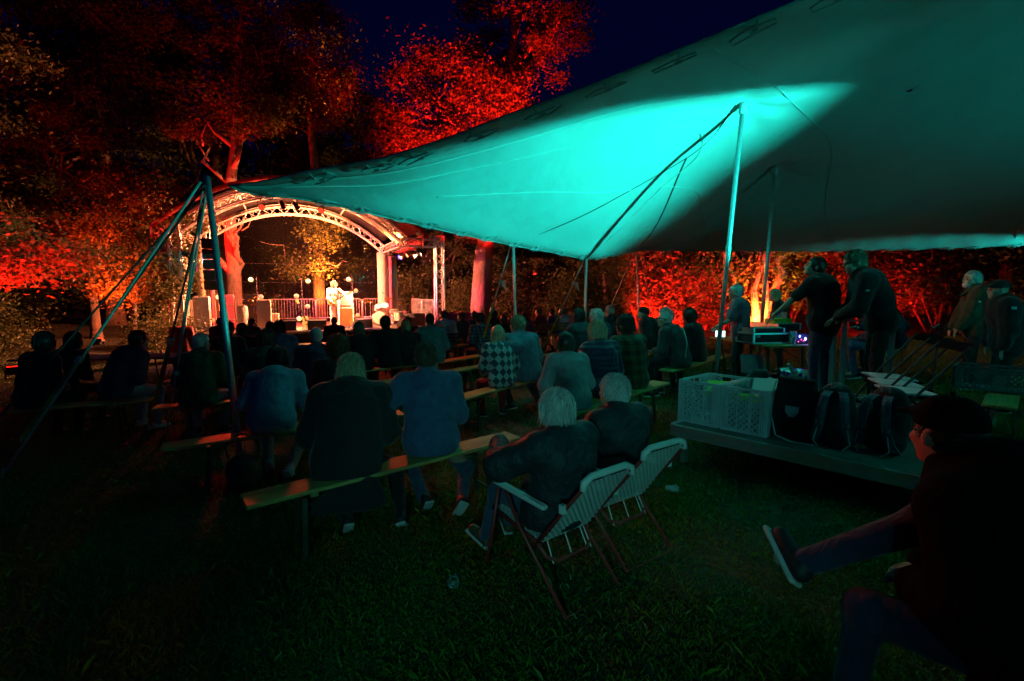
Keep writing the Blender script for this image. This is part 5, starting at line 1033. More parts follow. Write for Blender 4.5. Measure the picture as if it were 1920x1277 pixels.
    if glasses:
        m = MB()
        for s in (-1, 1):
            m.tube([T(s*0.034+0.024*math.cos(a), 0.108, -0.003+0.019*math.sin(a)) for a in np.linspace(0, 2*math.pi, 12, endpoint=False)], 0.0028, 5, True); m.tube([T(s*0.058, 0.106, 0.0), T(s*0.082, 0.05, 0.0), T(s*0.084, -0.01, 0.0)], 0.0026, 4)
        m.tube([T(-0.01, 0.109, 0.0), T(0.01, 0.109, 0.0)], 0.0026, 4); m.build('glasses', 'black_metal', o)
    o['_j'] = 0
    o.pop('_j') if hasattr(o, 'pop') else None
    return o, dict(nk=nk, hc=hc, sh=sh, arm=arm, leg=leg, pel=pel, T=T, wa=wa, ch=ch)
# ------------------------------------------------------------------ beer benches
def make_bench(L_=2.2):
    t = thing('beer_bench', '', 'bench', (0, 0, 0))
    m = MB(); m.box((0, 0, 0.466), (L_, 0.25, 0.028), bev=0.006); m.build('seat_plank', 'bench_wood', t)
    for q in (-1, 1): m = MB(); m.box((q*(L_/2-0.42), 0, 0.436), (0.05, 0.22, 0.03)); m.build('batten', 'bench_wood_worn', t)
    for q in (-1, 1):
        m = MB(); x = q*(L_/2-0.36)
        for s in (-1, 1): m.beam((x, s*0.085, 0.42), (x+q*0.03, s*0.115, 0.0), 0.035, 0.02); m.beam((x-q*0.02, s*0.085, 0.36), (x-q*0.24, s*0.03, 0.445), 0.016, 0.008)
        m.beam((x, -0.09, 0.40), (x, 0.09, 0.40), 0.03, 0.02); m.beam((x+q*0.02, -0.10, 0.10), (x+q*0.02, 0.10, 0.10), 0.02, 0.02); m.build('leg', 'leg_green', t)
    return t
BN = None
def bench(a, b, lab, L_=2.2):
    """a bench whose seat runs from a towards b on the lawn"""
    global BN
    a = A(*a); b = A(*b); c = (a+b)/2; za, zb = gz(*a), gz(*b); o = BN = make_bench() if BN is None else BN
    if bench.n: o = copy_tree(BN)
    bench.n += 1
    d = b-a; o.location = (c[0], c[1], (za+zb)/2-0.004); o.rotation_euler = Euler((0, -math.atan2(zb-za, np.linalg.norm(d)), math.atan2(d[1], d[0])), 'XYZ'); o.scale = (np.linalg.norm(d)/L_, 1, 1)
    return tag(o, lab, 'bench', 'wooden beer benches of the audience')
bench.n = 0
bench((-1.73, 3.20), (0.02, 4.52), 'nearest wooden bench, under the woman in the black coat')
bench((-3.14, 4.49), (-1.2, 5.55), 'wooden bench behind the leaning pole, under the denim jacket')
bench((-4.39, 6.19), (-2.3, 7.05), 'wooden bench at the left under the old man in the dark jacket')
bench((-2.09, 7.46), (-0.5, 8.96), 'empty wooden bench behind the man in the blue jumper')
bench((-0.47, 8.99), (1.13, 10.48), 'farther end of the two joined empty benches, behind the couple')
bench((-0.72, 6.16), (0.68, 7.94), 'wooden bench under the embracing couple')
bench((0.41, 5.10), (1.99, 6.74), 'green lit bench under the hoodie, the puffer jacket and the checked shirt')
bench((2.32, 7.61), (3.83, 9.02), 'wooden bench under the white haired man with the strap')
bench((-3.05, 8.55), (-1.23, 9.78), 'wooden bench with glasses under the middle row')
bench((-1.3, 9.75), (0.2, 11.4), 'wooden bench under the flannel shirt row')
bench((0.77, 8.54), (2.25, 9.98), 'wooden bench under the curly white head')
bench((2.3, 9.25), (3.3, 10.9), 'wooden bench under the man in the black beanie')
bench((-6.9, 6.0), (-4.8, 6.75), 'dark wooden bench under the silhouettes at the left edge')
bench((-5.6, 8.2), (-3.6, 8.95), 'wooden bench behind the old man, under dark heads')
bench((-5.9, 9.1), (-3.9, 9.85), 'wooden bench of the next dark row on the left')
bench((-7.8, 12.7), (-5.8, 13.4), 'farthest dark bench on the left, close to the stage')
bench((-5.2, 12.2), (-3.4, 13.1), 'dark bench right in front of the musician')
bench((-3.0, 11.0), (-1.3, 12.5), 'dark bench before the drum kit')
bench((1.6, 10.6), (2.9, 12.2), 'wooden bench behind the curly white head, under grey hair')
bench((5.9, 8.2), (7.3, 9.6), 'wooden bench under the hugging couple')
bench((-1.5, 12.4), (-0.2, 14.1), 'dark bench next to the right stage tower')
def box_seat(lab, x, y, yaw, hgt=0.44, size=0.38, m='black_plastic'):
    t = thing('stool', lab, 'stool', G3(x, y), yaw); b = MB(); b.box((0, 0, hgt-0.02), (size, size, 0.04), bev=0.012); b.build('seat', m, t)
    for i in (-1, 1):
        for j in (-1, 1): b = MB(); b.beam((i*size*0.4, j*size*0.4, hgt-0.04), (i*size*0.46, j*size*0.46, 0), 0.03); b.build('leg', 'black_metal', t)
    return t
# slatted folding chairs and garden benches
def slat_seat(name, lab, cat, x, y, yaw, w, base=None, mm='slat_wood', group=None, slats=5):
    t = thing(name, lab, cat, (x, y, gz(x, y) if base is None else base), yaw, group)
    b = MB(); b.box((0, 0, 0), (w, 0.055, 0.018), bev=0.004); me = b.mesh('slat'); me.materials.append(MATS[mm])
    for i in range(slats): link('slat', me, t, (0, -0.17+i*0.075, 0.45))
    for i in range(3): o = link('slat', me, t, (0, -0.22-0.02*i, 0.62+i*0.085)); o.rotation_euler = (R(80), 0, 0)
    for q in (-1, 1):
        b = MB(); x0 = q*(w/2-0.05); b.beam((x0, 0.2, 0.0), (x0, -0.26, 0.84), 0.03, 0.018); b.beam((x0*0.96, -0.25, 0.0), (x0*0.96, 0.14, 0.44), 0.03, 0.018); b.beam((x0, 0.17, 0.435), (x0, -0.2, 0.435), 0.02, 0.02); b.build('side_frame', 'black_metal', t)
    return t
slat_seat('folding_chair', 'green slatted folding chair under the man in the light shirt', 'chair', -1.55, 12.35, 30, 0.46, mm='leg_green')
slat_seat('garden_bench', 'orange lit slatted bench among the red lit group', 'bench', 0.75, 14.4, 60, 1.1, group='slatted benches by the dark wood'); slat_seat('garden_bench', 'orange lit slatted bench right of the yellow strap', 'bench', 1.55, 14.6, 30, 1.3, group='slatted benches by the dark wood')

# ------------------------------------------------------------------ the audience
P_ = person; KEEP = {}
def who(key, *a, **k): KEEP[key] = P_(*a, **k); return KEEP[key]
who('coat', 'person in a wide black coat with short blonde hair on the nearest bench', -1.22, 3.70, 16, 0.98, 0.475, lean=12, slouch=18, jacket='c_coat', jf=0.055, hair=('shag', 'hair_blonde'), trs='c_black', skirt=0.22, build=1.25, nstr=1900, h=0.0125, feet={-1: (-0.02, 0.02, 0.09), 1: (0.38, -0.02, 0.09)}, splay=0.05, turn=-12, side=4)
who('jumper', 'person in a blue knitted jumper with brown hair on the nearest bench', -0.66, 4.08, 20, 1.0, 0.475, lean=8, slouch=14, jacket='c_blue', jf=0.028, hair=('short', 'hair_brown'), trs='c_jeans', build=1.15, nstr=1500, h=0.0125, feet={-1: (-0.06, 0.0, 0.09), 1: (0.2, -0.22, 0.12)}, turn=-3, hl=(-0.30, 0.12, 0.72))
who('denim', 'person in a faded denim jacket and pale skirt beside the leaning pole', -2.36, 4.93, 12, 0.99, 0.475, lean=24, slouch=20, jacket='c_denim', jf=0.014, hem=0.10, hair=('bob', 'hair_dark'), trs='c_beige', build=1.2, nstr=1200, h=0.0125, feet={-1: (-0.1, 0.25, 0.09), 1: (0.16, -0.02, 0.09)}, shoe='shoe_pale', turn=10, nod=-8)
who('curly', 'person with big curly hair and a black jacket behind the black coat', -1.86, 5.40, 16, 0.97, 0.475, lean=10, jacket='c_black', jf=0.02, hair=('curly', 'hair_red'), trs='c_charcoal', nstr=2200, h=0.0135, turn=-6)
who('old', 'person with short grey hair in a dark olive jacket on the left bench', -3.92, 6.30, 10, 1.0, 0.475, lean=6, slouch=16, jacket='c_olive', jf=0.03, hair=('crop', 'hair_grey'), trs='c_jeans_pale', build=1.12, nstr=500, h=0.0135, turn=-28)
who('leftman', 'person in a dark blue jacket and jeans leaning forward at the left', -5.30, 6.75, -28, 1.06, 0.50, lean=20, slouch=18, jacket='c_navy', jf=0.03, hair=('short', 'hair_dark'), trs='c_jeans_pale', build=1.15, nstr=250, h=0.015, shoe='shoe_pale', group='dark figures at the left edge')
who('lefta', 'black silhouette of a person at the left picture edge', -6.05, 6.35, -15, 1.05, 0.475, jacket='c_black', jf=0.03, hair=('bob', 'hair_dark'), trs='c_black', h=0.017, group='dark figures at the left edge')
who('leftb', 'dark silhouette of a person with long hair, second from the left edge', -6.3, 7.1, -10, 1.0, 0.475, jacket='c_black', jf=0.02, hair=('long', 'hair_dark'), trs='c_black', h=0.017, group='dark figures at the left edge')
who('hoodie', 'person in a pale grey hooded jacket and red trousers on the right bench', 0.66, 5.40, 24, 0.92, 0.475, lean=12, slouch=16, jacket='c_hoodie', jf=0.03, hood=True, hair=('bob', 'hair_brown'), trs='c_red', nstr=1300, h=0.0125, turn=22, hl=(-0.17, 0.34, 0.60), build=1.1, shoe='shoe_pale')
who('puffer', 'person with long blonde hair in a navy quilted jacket', 1.10, 5.92, 30, 1.0, 0.475, lean=8, jacket='c_puffer', jf=0.035, hair=('bob', 'hair_blonde'), trs='c_jeans', nstr=1300, h=0.0135, turn=18, shoe='shoe_dark', feet={1: (0.2, -0.12, 0.09), -1: (-0.1, 0.35, 0.09)})
who('check', 'person with thick dark hair in a green and black checked shirt', 1.53, 6.38, 30, 1.03, 0.475, lean=8, slouch=12, jacket='c_plaid', jf=0.026, hair=('shag', 'hair_dark'), trs='c_black', nstr=1300, h=0.0135, turn=14, build=1.05)
cw = who('argyle', 'person with blonde hair in a white argyle jumper, hugged by the neighbour', -0.13, 6.86, 26, 0.92, 0.475, lean=6, jacket='c_argyle', jf=0.022, hair=('long', 'hair_blonde'), trs='c_red', nstr=1300, h=0.0135, turn=-6, build=1.05, hl=(-0.12, 0.30, 0.6))
who('hugger', 'person in a dark jacket laying an arm round the blonde neighbour', 0.22, 7.28, 30, 1.05, 0.475, lean=9, slouch=12, side=-5, jacket='c_steel', jf=0.03, hair=('short', 'hair_sand'), trs='c_black', nstr=1000, h=0.0135, turn=26, build=1.15, hl=(-0.50, -0.14, 1.03), polL=(-0.3, -1.0, -0.2), feet={1: (0.2, -0.05, 0.09), -1: (-0.1, 0.3, 0.09)})
who('shiny', 'person with a dark bob and a shiny dark rain jacket', 1.27, 8.75, 33, 1.05, 0.475, jacket='c_shell', jf=0.03, hood=True, hair=('bob', 'hair_dark'), trs='c_black', h=0.016, nstr=500, turn=-10)
who('whitecurl', 'person with curly white hair behind the blonde one', 1.66, 9.25, 35, 0.97, 0.475, jacket='c_navy', jf=0.025, hair=('curly', 'hair_white'), trs='c_black', h=0.017, nstr=900)
who('grey3', 'person with short grey hair in a dark jacket, far behind the white curls', 2.30, 11.3, 40, 0.98, 0.475, jacket='c_charcoal', jf=0.02, hair=('short', 'hair_grey'), trs='c_black', h=0.019, nstr=300, turn=10)
who('dark4', 'dark haired person sitting beside the grey haired one in the back', 1.95, 10.95, 40, 0.95, 0.475, jacket='c_black', jf=0.02, hair=('short', 'hair_dark'), trs='c_black', h=0.02, nstr=250)
who('beanie', 'person in black with a beanie sitting sideways before the red bush', 2.85, 10.1, 62, 1.0, 0.475, lean=14, slouch=20, jacket='c_black', jf=0.04, hair=None, cap=('c_black', 'beanie'), trs='c_black', h=0.016, face=True, turn=14, nod=-14, feet={-1: (-0.1, 0.5, 0.09), 1: (0.12, 0.38, 0.09)}, shoe='shoe_dark')
wh = who('strap', 'person with spiky white hair and a thin bag strap across the back', 2.60, 7.85, 52, 1.02, 0.475, lean=14, slouch=18, jacket='c_charcoal', jf=0.022, hair=('spiky', 'hair_white'), trs='c_black', h=0.014, nstr=1100, face=True, glasses=True, turn=20, hl=(-0.1, 0.38, 0.70), build=1.1)
who('darkgirl', 'dark haired person behind the white haired man with the strap', 3.05, 8.35, 48, 0.97, 0.475, lean=6, jacket='c_black', jf=0.02, hair=('bob', 'hair_dark'), trs='c_black', h=0.017, nstr=500, turn=0)
who('m1', 'person with brown hair and a dark green jacket in the left middle row', -3.25, 6.68, 14, 1.0, 0.475, jacket='c_green', jf=0.018, hair=('bob', 'hair_brown'), trs='c_beige', h=0.014, nstr=900, turn=-8)
who('m2', 'person with short grey hair in a navy jumper in the left middle row', -2.68, 6.93, 15, 0.99, 0.475, jacket='c_navy', jf=0.025, hair=('crop', 'hair_grey'), trs='c_beige', h=0.014, nstr=600, build=1.12)
A_ = [('m3', 'dark head and shoulders left of the corner pole', -4.75, 8.5, 10, 1.04, 'c_black', 'short', 'hair_dark'), ('m4', 'dark haired person just right of the corner pole', -5.0, 9.40, 9, 0.95, 'c_black', 'shag', 'hair_dark'), ('m6', 'person with short dark hair before the white cabinet', -4.55, 9.58, 11, 0.98, 'c_brown', 'crop', 'hair_brown'), ('m7', 'person with thick dark hair in a blue top behind the green jacket', -4.0, 8.80, 13, 1.03, 'c_blue', 'shag', 'hair_dark'),
      ('m5', 'small distant head in front of the conga', -6.75, 13.05, 1, 0.86, 'c_brown', 'short', 'hair_brown'), ('m12f', 'small dark head at the far left bench', -7.4, 12.85, 0, 0.9, 'c_black', 'short', 'hair_dark'), ('m8', 'small dark figure directly below the musician', -4.38, 12.62, 17, 0.88, 'c_black', 'crop', 'hair_dark'),
      ('m9', 'person with light hair and a black jacket, first on the middle bench with glasses', -2.62, 8.85, 19, 0.96, 'c_black', 'bob', 'hair_sand'), ('m10', 'person with short dark hair and pale collar on the middle bench', -2.20, 9.13, 21, 1.03, 'c_black', 'short', 'hair_dark'), ('m11', 'light haired small head between two dark backs on the middle bench', -1.90, 9.32, 24, 0.93, 'c_black', 'short', 'hair_sand'),
      ('m12', 'broad dark back of a person bending forward before the drum kit', -2.35, 11.6, 22, 0.95, 'c_black', 'short', 'hair_dark'), ('m13', 'person seen in profile with a cup near the drum kit', -1.85, 12.0, 60, 0.86, 'c_black', 'short', 'hair_dark'), ('m14', 'person in a blue rain jacket sitting at the right end of the middle bench', -1.48, 9.62, 24, 1.04, 'c_teal', 'crop', 'hair_dark'), ('m15', 'person in a light blue shirt on the green slatted chair', -1.55, 12.37, 30, 0.97, 'c_shirt', 'short', 'hair_dark'),
      ('p1', 'person seen from the side right of the light shirt', -1.12, 12.95, 55, 0.90, 'c_charcoal', 'short', 'hair_brown'), ('p2', 'person with dark hair beside the flannel shirt, left', -0.85, 13.3, 36, 0.92, 'c_navy', 'short', 'hair_dark'), ('p3', 'broad person in a checked flannel shirt before the red trunk', -0.55, 10.55, 33, 1.02, 'c_flannel', 'short', 'hair_dark'), ('p4', 'dark long haired person right of the flannel shirt', -0.38, 13.82, 41, 0.88, 'c_black', 'long', 'hair_dark'), ('p5', 'short haired person lit red from the side, behind the blonde woman', -0.05, 11.12, 39, 0.88, 'c_black', 'crop', 'hair_dark'),
      ('q1', 'red lit person facing left on the slatted bench', 0.88, 14.45, 70, 0.86, 'c_red', 'short', 'hair_brown'), ('q2', 'red lit person bending forward at the slatted bench', 0.55, 14.25, 65, 0.80, 'c_pink', 'shag', 'hair_sand'), ('q3', 'dim person beside the yellow strap', 1.25, 14.75, 40, 0.82, 'c_purple', 'short', 'hair_dark'), ('q4', 'person with pale hair on the slatted bench right of the strap', 1.62, 14.62, 35, 0.82, 'c_shirt', 'shag', 'hair_sand'), ('q5', 'person with red lit face at the end of the slatted bench', 2.0, 14.4, 50, 0.84, 'c_black', 'short', 'hair_brown')]
for key, lab, x, y, yaw, k, jk, hs, hm in A_:
    who(key, lab, x, y, yaw, k, 0.475, jacket=jk, jf=0.02+0.012*random.random(), hair=(hs, hm), trs=random.choice(['c_black', 'c_jeans', 'c_charcoal', 'c_beige']), h=0.0165 if y < 10 else 0.02, nstr=900 if y < 10 else 350, lean=random.uniform(2, 22) if key != 'm12' else 26, side=random.uniform(-6, 6), nod=random.uniform(-10, 8), turn=random.choice([random.uniform(-12, 12), random.uniform(-45, 40)]), build=random.uniform(0.98, 1.15), hood=key == 'm14', splay=random.uniform(0.03, 0.12))
box_seat('small black stool under the distant head beside the drum kit', -1.12, 12.95, 40); box_seat('small stool under the profile with a cup', -1.85, 12.0, 20)
# standing people
who('pinkshirt', 'bald person in a pinkish T-shirt standing before the glowing tree', 3.69, 8.30, 58, 0.975, None, lean=2, slouch=8, jacket='c_pink', jf=0.03, sleeve=0.5, collar=False, hair=('balding', 'hair_grey'), trs='c_charcoal', h=0.0135, face=True, glasses=True, turn=12, nstr=120, hl=(-0.18, 0.30, 1.02), hr=(0.12, 0.32, 1.0))
who('blonde2', 'person with a blonde bob in black standing right of the glowing tree', 5.05, 9.55, 60, 0.90, None, jacket='c_black', jf=0.02, hair=('bob', 'hair_blonde'), trs='c_black', h=0.016, face=True, nstr=600, turn=6)
who('bearded', 'person with grey hair and beard in an olive jacket, standing at the right', 6.89, 7.62, 62, 1.0, None, lean=-3, slouch=14, jacket='c_olive', jf=0.045, hood=True, hair=('short', 'hair_white'), trs='c_black', beard='hair_grey', h=0.014, face=True, nstr=700, turn=14, nod=-6, hl=(-0.12, 0.20, 0.92), hr=(0.2, 0.2, 0.92), build=1.1)
who('emblem', 'person in a black jacket with a small pale emblem at the right picture edge', 6.05, 6.25, 65, 0.93, None, lean=4, slouch=12, jacket='c_black', jf=0.05, hair=None, cap=('c_black', 'peak'), trs='c_black', h=0.014, face=True, build=1.15)
hg = who('hugged', 'person with bent head hugging the neighbour on the bench at the right', 6.30, 8.68, 62, 1.1, 0.475, lean=14, slouch=22, jacket='c_navy', jf=0.03, hair=('bun', 'hair_brown'), trs='c_jeans', h=0.0145, face=True, turn=30, nod=-18, nstr=500, hr=(0.25, 0.33, 0.85))
who('hugging', 'person with a ponytail leaning onto the neighbour on the right bench', 6.72, 8.92, 75, 1.07, 0.475, lean=12, slouch=16, jacket='c_navy', jf=0.03, hair=('long', 'hair_brown'), trs='c_black', h=0.0145, face=True, turn=20, nstr=600, hl=(-0.35, 0.34, 0.85))
# the musician on stage
PF = S(-4.12, 1.15)
mu, mj = who('musician', 'musician in white with curly blonde hair playing a round guitar at the microphone', PF[0], PF[1], -160, 1.06, None, base=FZ, lean=2, slouch=6, jacket='c_white', jf=0.015, hair=('curly', 'hair_blonde'), trs='c_white', h=0.015, face=True, nstr=700, hl=(-0.42, 0.30, 1.30), hr=(0.10, 0.27, 1.08), cl=45, cr=40, beard='hair_red', group='people on the stage')
t = thing('round_guitar', 'round bodied stringed instrument held by the musician', 'guitar', (PF[0], PF[1], FZ)); M_ = np.array(mu.matrix_basis.to_3x3() if False else Matrix.Rotation(R(-160), 3, 'Z')); gp = M_ @ A(0.09, 0.23, 1.05); t.location = (PF[0]+gp[0], PF[1]+gp[1], FZ+gp[2])
t.rotation_euler = (Matrix.Rotation(R(-160+180), 3, 'Z') @ Matrix.Rotation(R(62), 3, 'Y')).to_euler(); guitar_mesh(t, 0.92, True)
# ------------------------------------------------------------------ the two woven folding chairs in front
def deck_chair(lab, x, y, yaw):
    t = thing('lawn_chair', lab, 'chair', G3(x, y), yaw, 'woven lawn chairs in the foreground'); w = 0.205; t.scale = (0.96, 0.96, 0.96)
    # +Y is forward; the back leans to -Y
    bt, bb = A(0, -0.44, 0.82), A(0, -0.10, 0.34); sf, sr = A(0, 0.36, 0.40), A(0, -0.10, 0.34)
    m = MB(); 
    m.tube([A(-w, 0, 0)+bb-A(0, -0.06, 0.06), A(-w, 0, 0)+bt-A(0, 0, 0.05), A(-w+0.05, 0, 0)+bt, A(w-0.05, 0, 0)+bt, A(w, 0, 0)+bt-A(0, 0, 0.05), A(w, 0, 0)+bb-A(0, -0.06, 0.06)], 0.0125, 8); m.build('back_frame', 'red_metal', t, smooth=True)
    m = MB(); P = [A(-w, 0, 0)+bt-A(0, 0.005, 0.06), A(-w+0.005, -0.002, -0.02)+bt, A(-w+0.06, -0.004, 0.006)+bt, A(w-0.06, -0.004, 0.006)+bt, A(w-0.005, -0.002, -0.02)+bt, A(w, 0, 0)+bt-A(0, 0.005, 0.06)]; m.tube(P, 0.021, 8); m.build('top_roll', 'white_plastic', t, smooth=True)
    def weave(p0, p1, nm, nx, ny):
        m = MB(); d = p1-p0; u = nrm(d); nn = np.cross(A(1, 0, 0), u); L = np.linalg.norm(d); s = 0.0115
        for i in range(nx):
            xx = -w+0.02+(2*w-0.04)*i/(nx-1); G = [[A(xx+o, 0, 0)+p0+d*q+nn*0.0035*math.cos(math.pi*(q*ny-0.5)+i*math.pi) for o in (-s/2, s/2)] for q in np.linspace(0, 1, ny+1)]; m.sheet(G)
        for j in range(ny):
            q = (j+0.5)/ny; G = [[A(xx, 0, 0)+p0+d*q+u*o+nn*0.0035*math.cos(math.pi*i2+j*math.pi+math.pi) for o in (-s/2, s/2)] for i2, xx in enumerate(np.linspace(-w, w, nx+1))]; m.sheet(G)
        o = m.build(nm, 'white_plastic', t); o['kind'] = 'stuff'
    weave(bb+A(0, -0.012, 0), bt+A(0, -0.012, -0.02), 'woven_back', 22, 26); weave(sr, sf, 'woven_seat', 22, 22)
    m = MB()
    for xx in (-0.15, 0.0, 0.13, 0.16): m.tube([A(xx, -0.10, 0.35), A(xx*1.05, -0.17, 0.22)], 0.004, 5)
    m.build('wire_hook', 'white_plastic', t)
    m = MB(); m.tube([(-w, 0.36, 0.40), (-w, -0.08, 0.33), (-w*0.92, -0.14, 0.26), (-w*0.6, -0.17, 0.225), (w*0.6, -0.17, 0.225), (w*0.92, -0.14, 0.26), (w, -0.08, 0.33), (w, 0.36, 0.40)], 0.013, 8); m.build('seat_frame', 'red_metal', t, smooth=True)
    for s in (-1, 1):
        m = MB(); m.tube([(s*(w+0.025), 0.20, 0.58), (s*(w+0.03), 0.06, 0.40), (s*(w+0.03), -0.36, 0.0)], 0.012, 8); m.build('rear_leg', 'red_metal', t, smooth=True)
        m = MB(); m.tube([(s*(w+0.03), 0.26, 0.57), (s*(w+0.03), 0.34, 0.2), (s*(w+0.03), 0.40, 0.0)], 0.012, 8); m.build('front_leg', 'red_metal', t, smooth=True)
        m = MB(); m.box((s*(w+0.035), 0.05, 0.60), (0.045, 0.48, 0.026), rot('X', 3), bev=0.01); m.build('armrest', 'white_plastic', t)
        m = MB(); m.box((s*(w+0.02), -0.31, 0.62), (0.03, 0.03, 0.05)); m.build('hinge', 'white_plastic', t)
    for yy in (-0.36, 0.40): m = MB(); m.tube([(-w-0.03, yy, 0.012), (w+0.03, yy, 0.012)], 0.004, 5); m.build('floor_wire', 'red_metal', t)
    return t
deck_chair('near woven lawn chair with red frame, under the blonde bob', 0.25, 2.99, 39); deck_chair('farther woven lawn chair with red frame, under the short grey hair', 0.69, 3.42, 36)
who('chairl', 'person with a grey blonde bob in a black hooded jacket on the near lawn chair', 0.26, 3.01, 37, 0.92, 0.35, lean=-22, slouch=30, jacket='c_shell', jf=0.045, hood=True, hair=('bob', 'hair_grey'), trs='c_jeans', h=0.0115, nstr=2600, turn=18, nod=-4, build=1.12, hl=(-0.20, 0.30, 0.80), hr=(0.16, 0.34, 0.62), feet={-1: (-0.14, 0.55, 0.09), 1: (0.12, 0.62, 0.09)}, shoe='shoe_brown')
who('chairr', 'person with short grey hair in a black rain jacket on the farther lawn chair', 0.69, 3.45, 34, 0.92, 0.35, lean=-22, slouch=28, jacket='c_shell', jf=0.04, hood=True, hair=('short', 'hair_grey'), trs='c_black', h=0.0115, nstr=2400, turn=20, build=1.1, hl=(-0.14, 0.34, 0.62), feet={-1: (-0.14, 0.58, 0.09), 1: (0.12, 0.6, 0.09)})

# ------------------------------------------------------------------ the mixing deck
DA = A(1.60, 4.94); DE = nrm(A(0.677, -0.736)); DN = A(-DE[1], DE[0]); DZ = 0.46; DANG = math.degrees(math.atan2(DE[1], DE[0]))
def D(e, n, z=0.0): p = DA+DE*e+DN*n; return (float(p[0]), float(p[1]), DZ+z)
def d_thing(name, lab, cat, e, n, z=0.0, rz=0.0, group=None): return thing(name, lab, cat, D(e, n, z), DANG+rz, group)
t = d_thing('stage_platform', 'low aluminium framed platform under the crates and bags', 'platform', 1.03, 1.5, -DZ); t.location = (*D(1.03, 1.5)[:2], 0.05)
zt = DZ-0.05
for i in range(3):
    m = MB(); m.box((0, -1.0+i*1.0, zt-0.012), (2.04, 0.985, 0.022)); m.build('deck_panel', 'deck_top', t)
def rail(a, b):
    m = MB(); a = A(*a); b = A(*b); u = nrm(b-a); o = np.cross(u, A(0, 0, 1))
    for z, hh, w in ((zt-0.014, 0.028, 0.05), (zt-0.052, 0.024, 0.03), (zt-0.09, 0.028, 0.05), (zt-0.06, 0.09, 0.02)): m.beam(a+A(0, 0, z), b+A(0, 0, z), w, hh)
    m.build('edge_rail', 'alu', t)
rail((-1.05, -1.53, 0), (1.05, -1.53, 0)); rail((1.05, 1.53, 0), (-1.05, 1.53, 0)); rail((-1.05, 1.5, 0), (-1.05, -1.5, 0)); rail((1.05, -1.5, 0), (1.05, 1.5, 0))
for x in (-0.96, 0.96):
    for y in (-1.42, -0.5, 0.5, 1.42):
        q = D(1.03+x, 1.5+y); m = MB(); m.beam((x, y, zt-0.1), (x, y, gz(q[0], q[1])-0.05), 0.055, 0.055, up=(0, 1, 0)); m.build('deck_leg', 'alu', t)
def lattice(m, P, U, V_, nx, nz, wd=0.010, th=0.005, x0=0.0, x1=1.0, z0=0.0, z1=1.0):
    """diagonal openwork between two directions"""
    P, U, V_ = A(*P), A(*U), A(*V_); Lu, Lv = np.linalg.norm(U)*(x1-x0), np.linalg.norm(V_)*(z1-z0); o = P+U*x0+V_*z0; u, v = nrm(U), nrm(V_); st = 0.054
    for sgn in (1, -1):
        c = -Lv if sgn > 0 else 0.0
        while c < Lu+(0 if sgn > 0 else Lv):
            a0 = max(0, c) if sgn > 0 else max(0, c-Lv); a1 = min(Lu, c+Lv) if sgn > 0 else min(Lu, c)
            if a1-a0 > 0.008:
                f = (lambda a: a-c) if sgn > 0 else (lambda a: c-a)
                m.beam(o+u*a0+v*f(a0), o+u*a1+v*f(a1), wd, th, up=np.cross(u, v))
            c += st
def crate(lab, loc, rz, size=(0.40, 0.60, 0.42), mm='crate_plastic', group='openwork plastic crates', lime=True):
    t = thing('plastic_crate', lab, 'crate', loc, rz, group); x, y, h = size[0]/2, size[1]/2, size[2]
    m = MB(); m.box((0, 0, 0.008), (size[0]-0.02, size[1]-0.02, 0.012)); m.build('bottom', mm, t)
    m = MB()
    for i in (-1, 1):
        m.beam((i*x, -y, h-0.012), (i*x, y, h-0.012), 0.022, 0.024); m.beam((-x, i*y, h-0.012), (x, i*y, h-0.012), 0.022, 0.024)
    m.build('rim', mm, t); m = MB()
    for i in (-1, 1): m.beam((i*x, -y, 0.014), (i*x, y, 0.014), 0.012, 0.028); m.beam((-x, i*y, 0.014), (x, i*y, 0.014), 0.012, 0.028)
    m.build('base_ring', mm, t)
    for (px, py), u, L_ in (((-x, -y), (1, 0), 2*x), ((x, y), (-1, 0), 2*x), ((x, -y), (0, 1), 2*y), ((-x, y), (0, -1), 2*y)):
        m = MB(); U = A(u[0]*L_, u[1]*L_, 0); ribs = [0.02, 0.07, 0.12, 0.36, 0.64, 0.88, 0.93, 0.98] if L_ < 0.5 else [0.015, 0.05, 0.09, 0.3, 0.5, 0.7, 0.91, 0.95, 0.985]
        out = nrm(np.cross(u+(0,), (0, 0, 1)))*0.006
        for q in ribs: m.beam(A(px, py, 0.0)+U*q+out, A(px, py, h)+U*q+out, 0.012, 0.014, up=out)
        m.beam(A(px, py, h*0.80)+U*0.12+out*0.5, A(px, py, h*0.80)+U*0.88+out*0.5, 0.008, 0.012, up=(0, 0, 1))
        m.build('side_ribs', mm, t)
        m = MB(); lattice(m, (px, py, 0.02), U, (0, 0, h-0.04), 0, 0, x0=0.12, x1=0.36 if L_ < 0.5 else 0.3); lattice(m, (px, py, 0.02), U, (0, 0, h-0.04), 0, 0, x0=0.36 if L_ < 0.5 else 0.3, x1=0.64 if L_ < 0.5 else 0.7, z1=0.8); lattice(m, (px, py, 0.02), U, (0, 0, h-0.04), 0, 0, x0=0.64 if L_ < 0.5 else 0.7, x1=0.88); o = m.build('side_lattice', mm, t); o['kind'] = 'stuff'
    return t
crate('left of two grey openwork crates on the platform corner', D(0.16, 0.45), DANG); crate('right of two grey openwork crates on the platform, holding papers', D(0.60, 0.45), DANG)
def booklet(lab, e, n, z, size, m_, rx=0, rz=0, ry=0):
    t = d_thing('leaflet_stack', lab, 'paper', e, n, z); t.rotation_euler = Euler((R(rx), R(ry), R(DANG+rz)), 'XYZ'); b = MB()
    for i in range(4): b.box((0.004*(i % 2), 0.003*i, i*size[2]/4), (size[0], size[1], size[2]/4*0.86), rot('Z', i*1.5))
    b.build('sheets', m_, t)
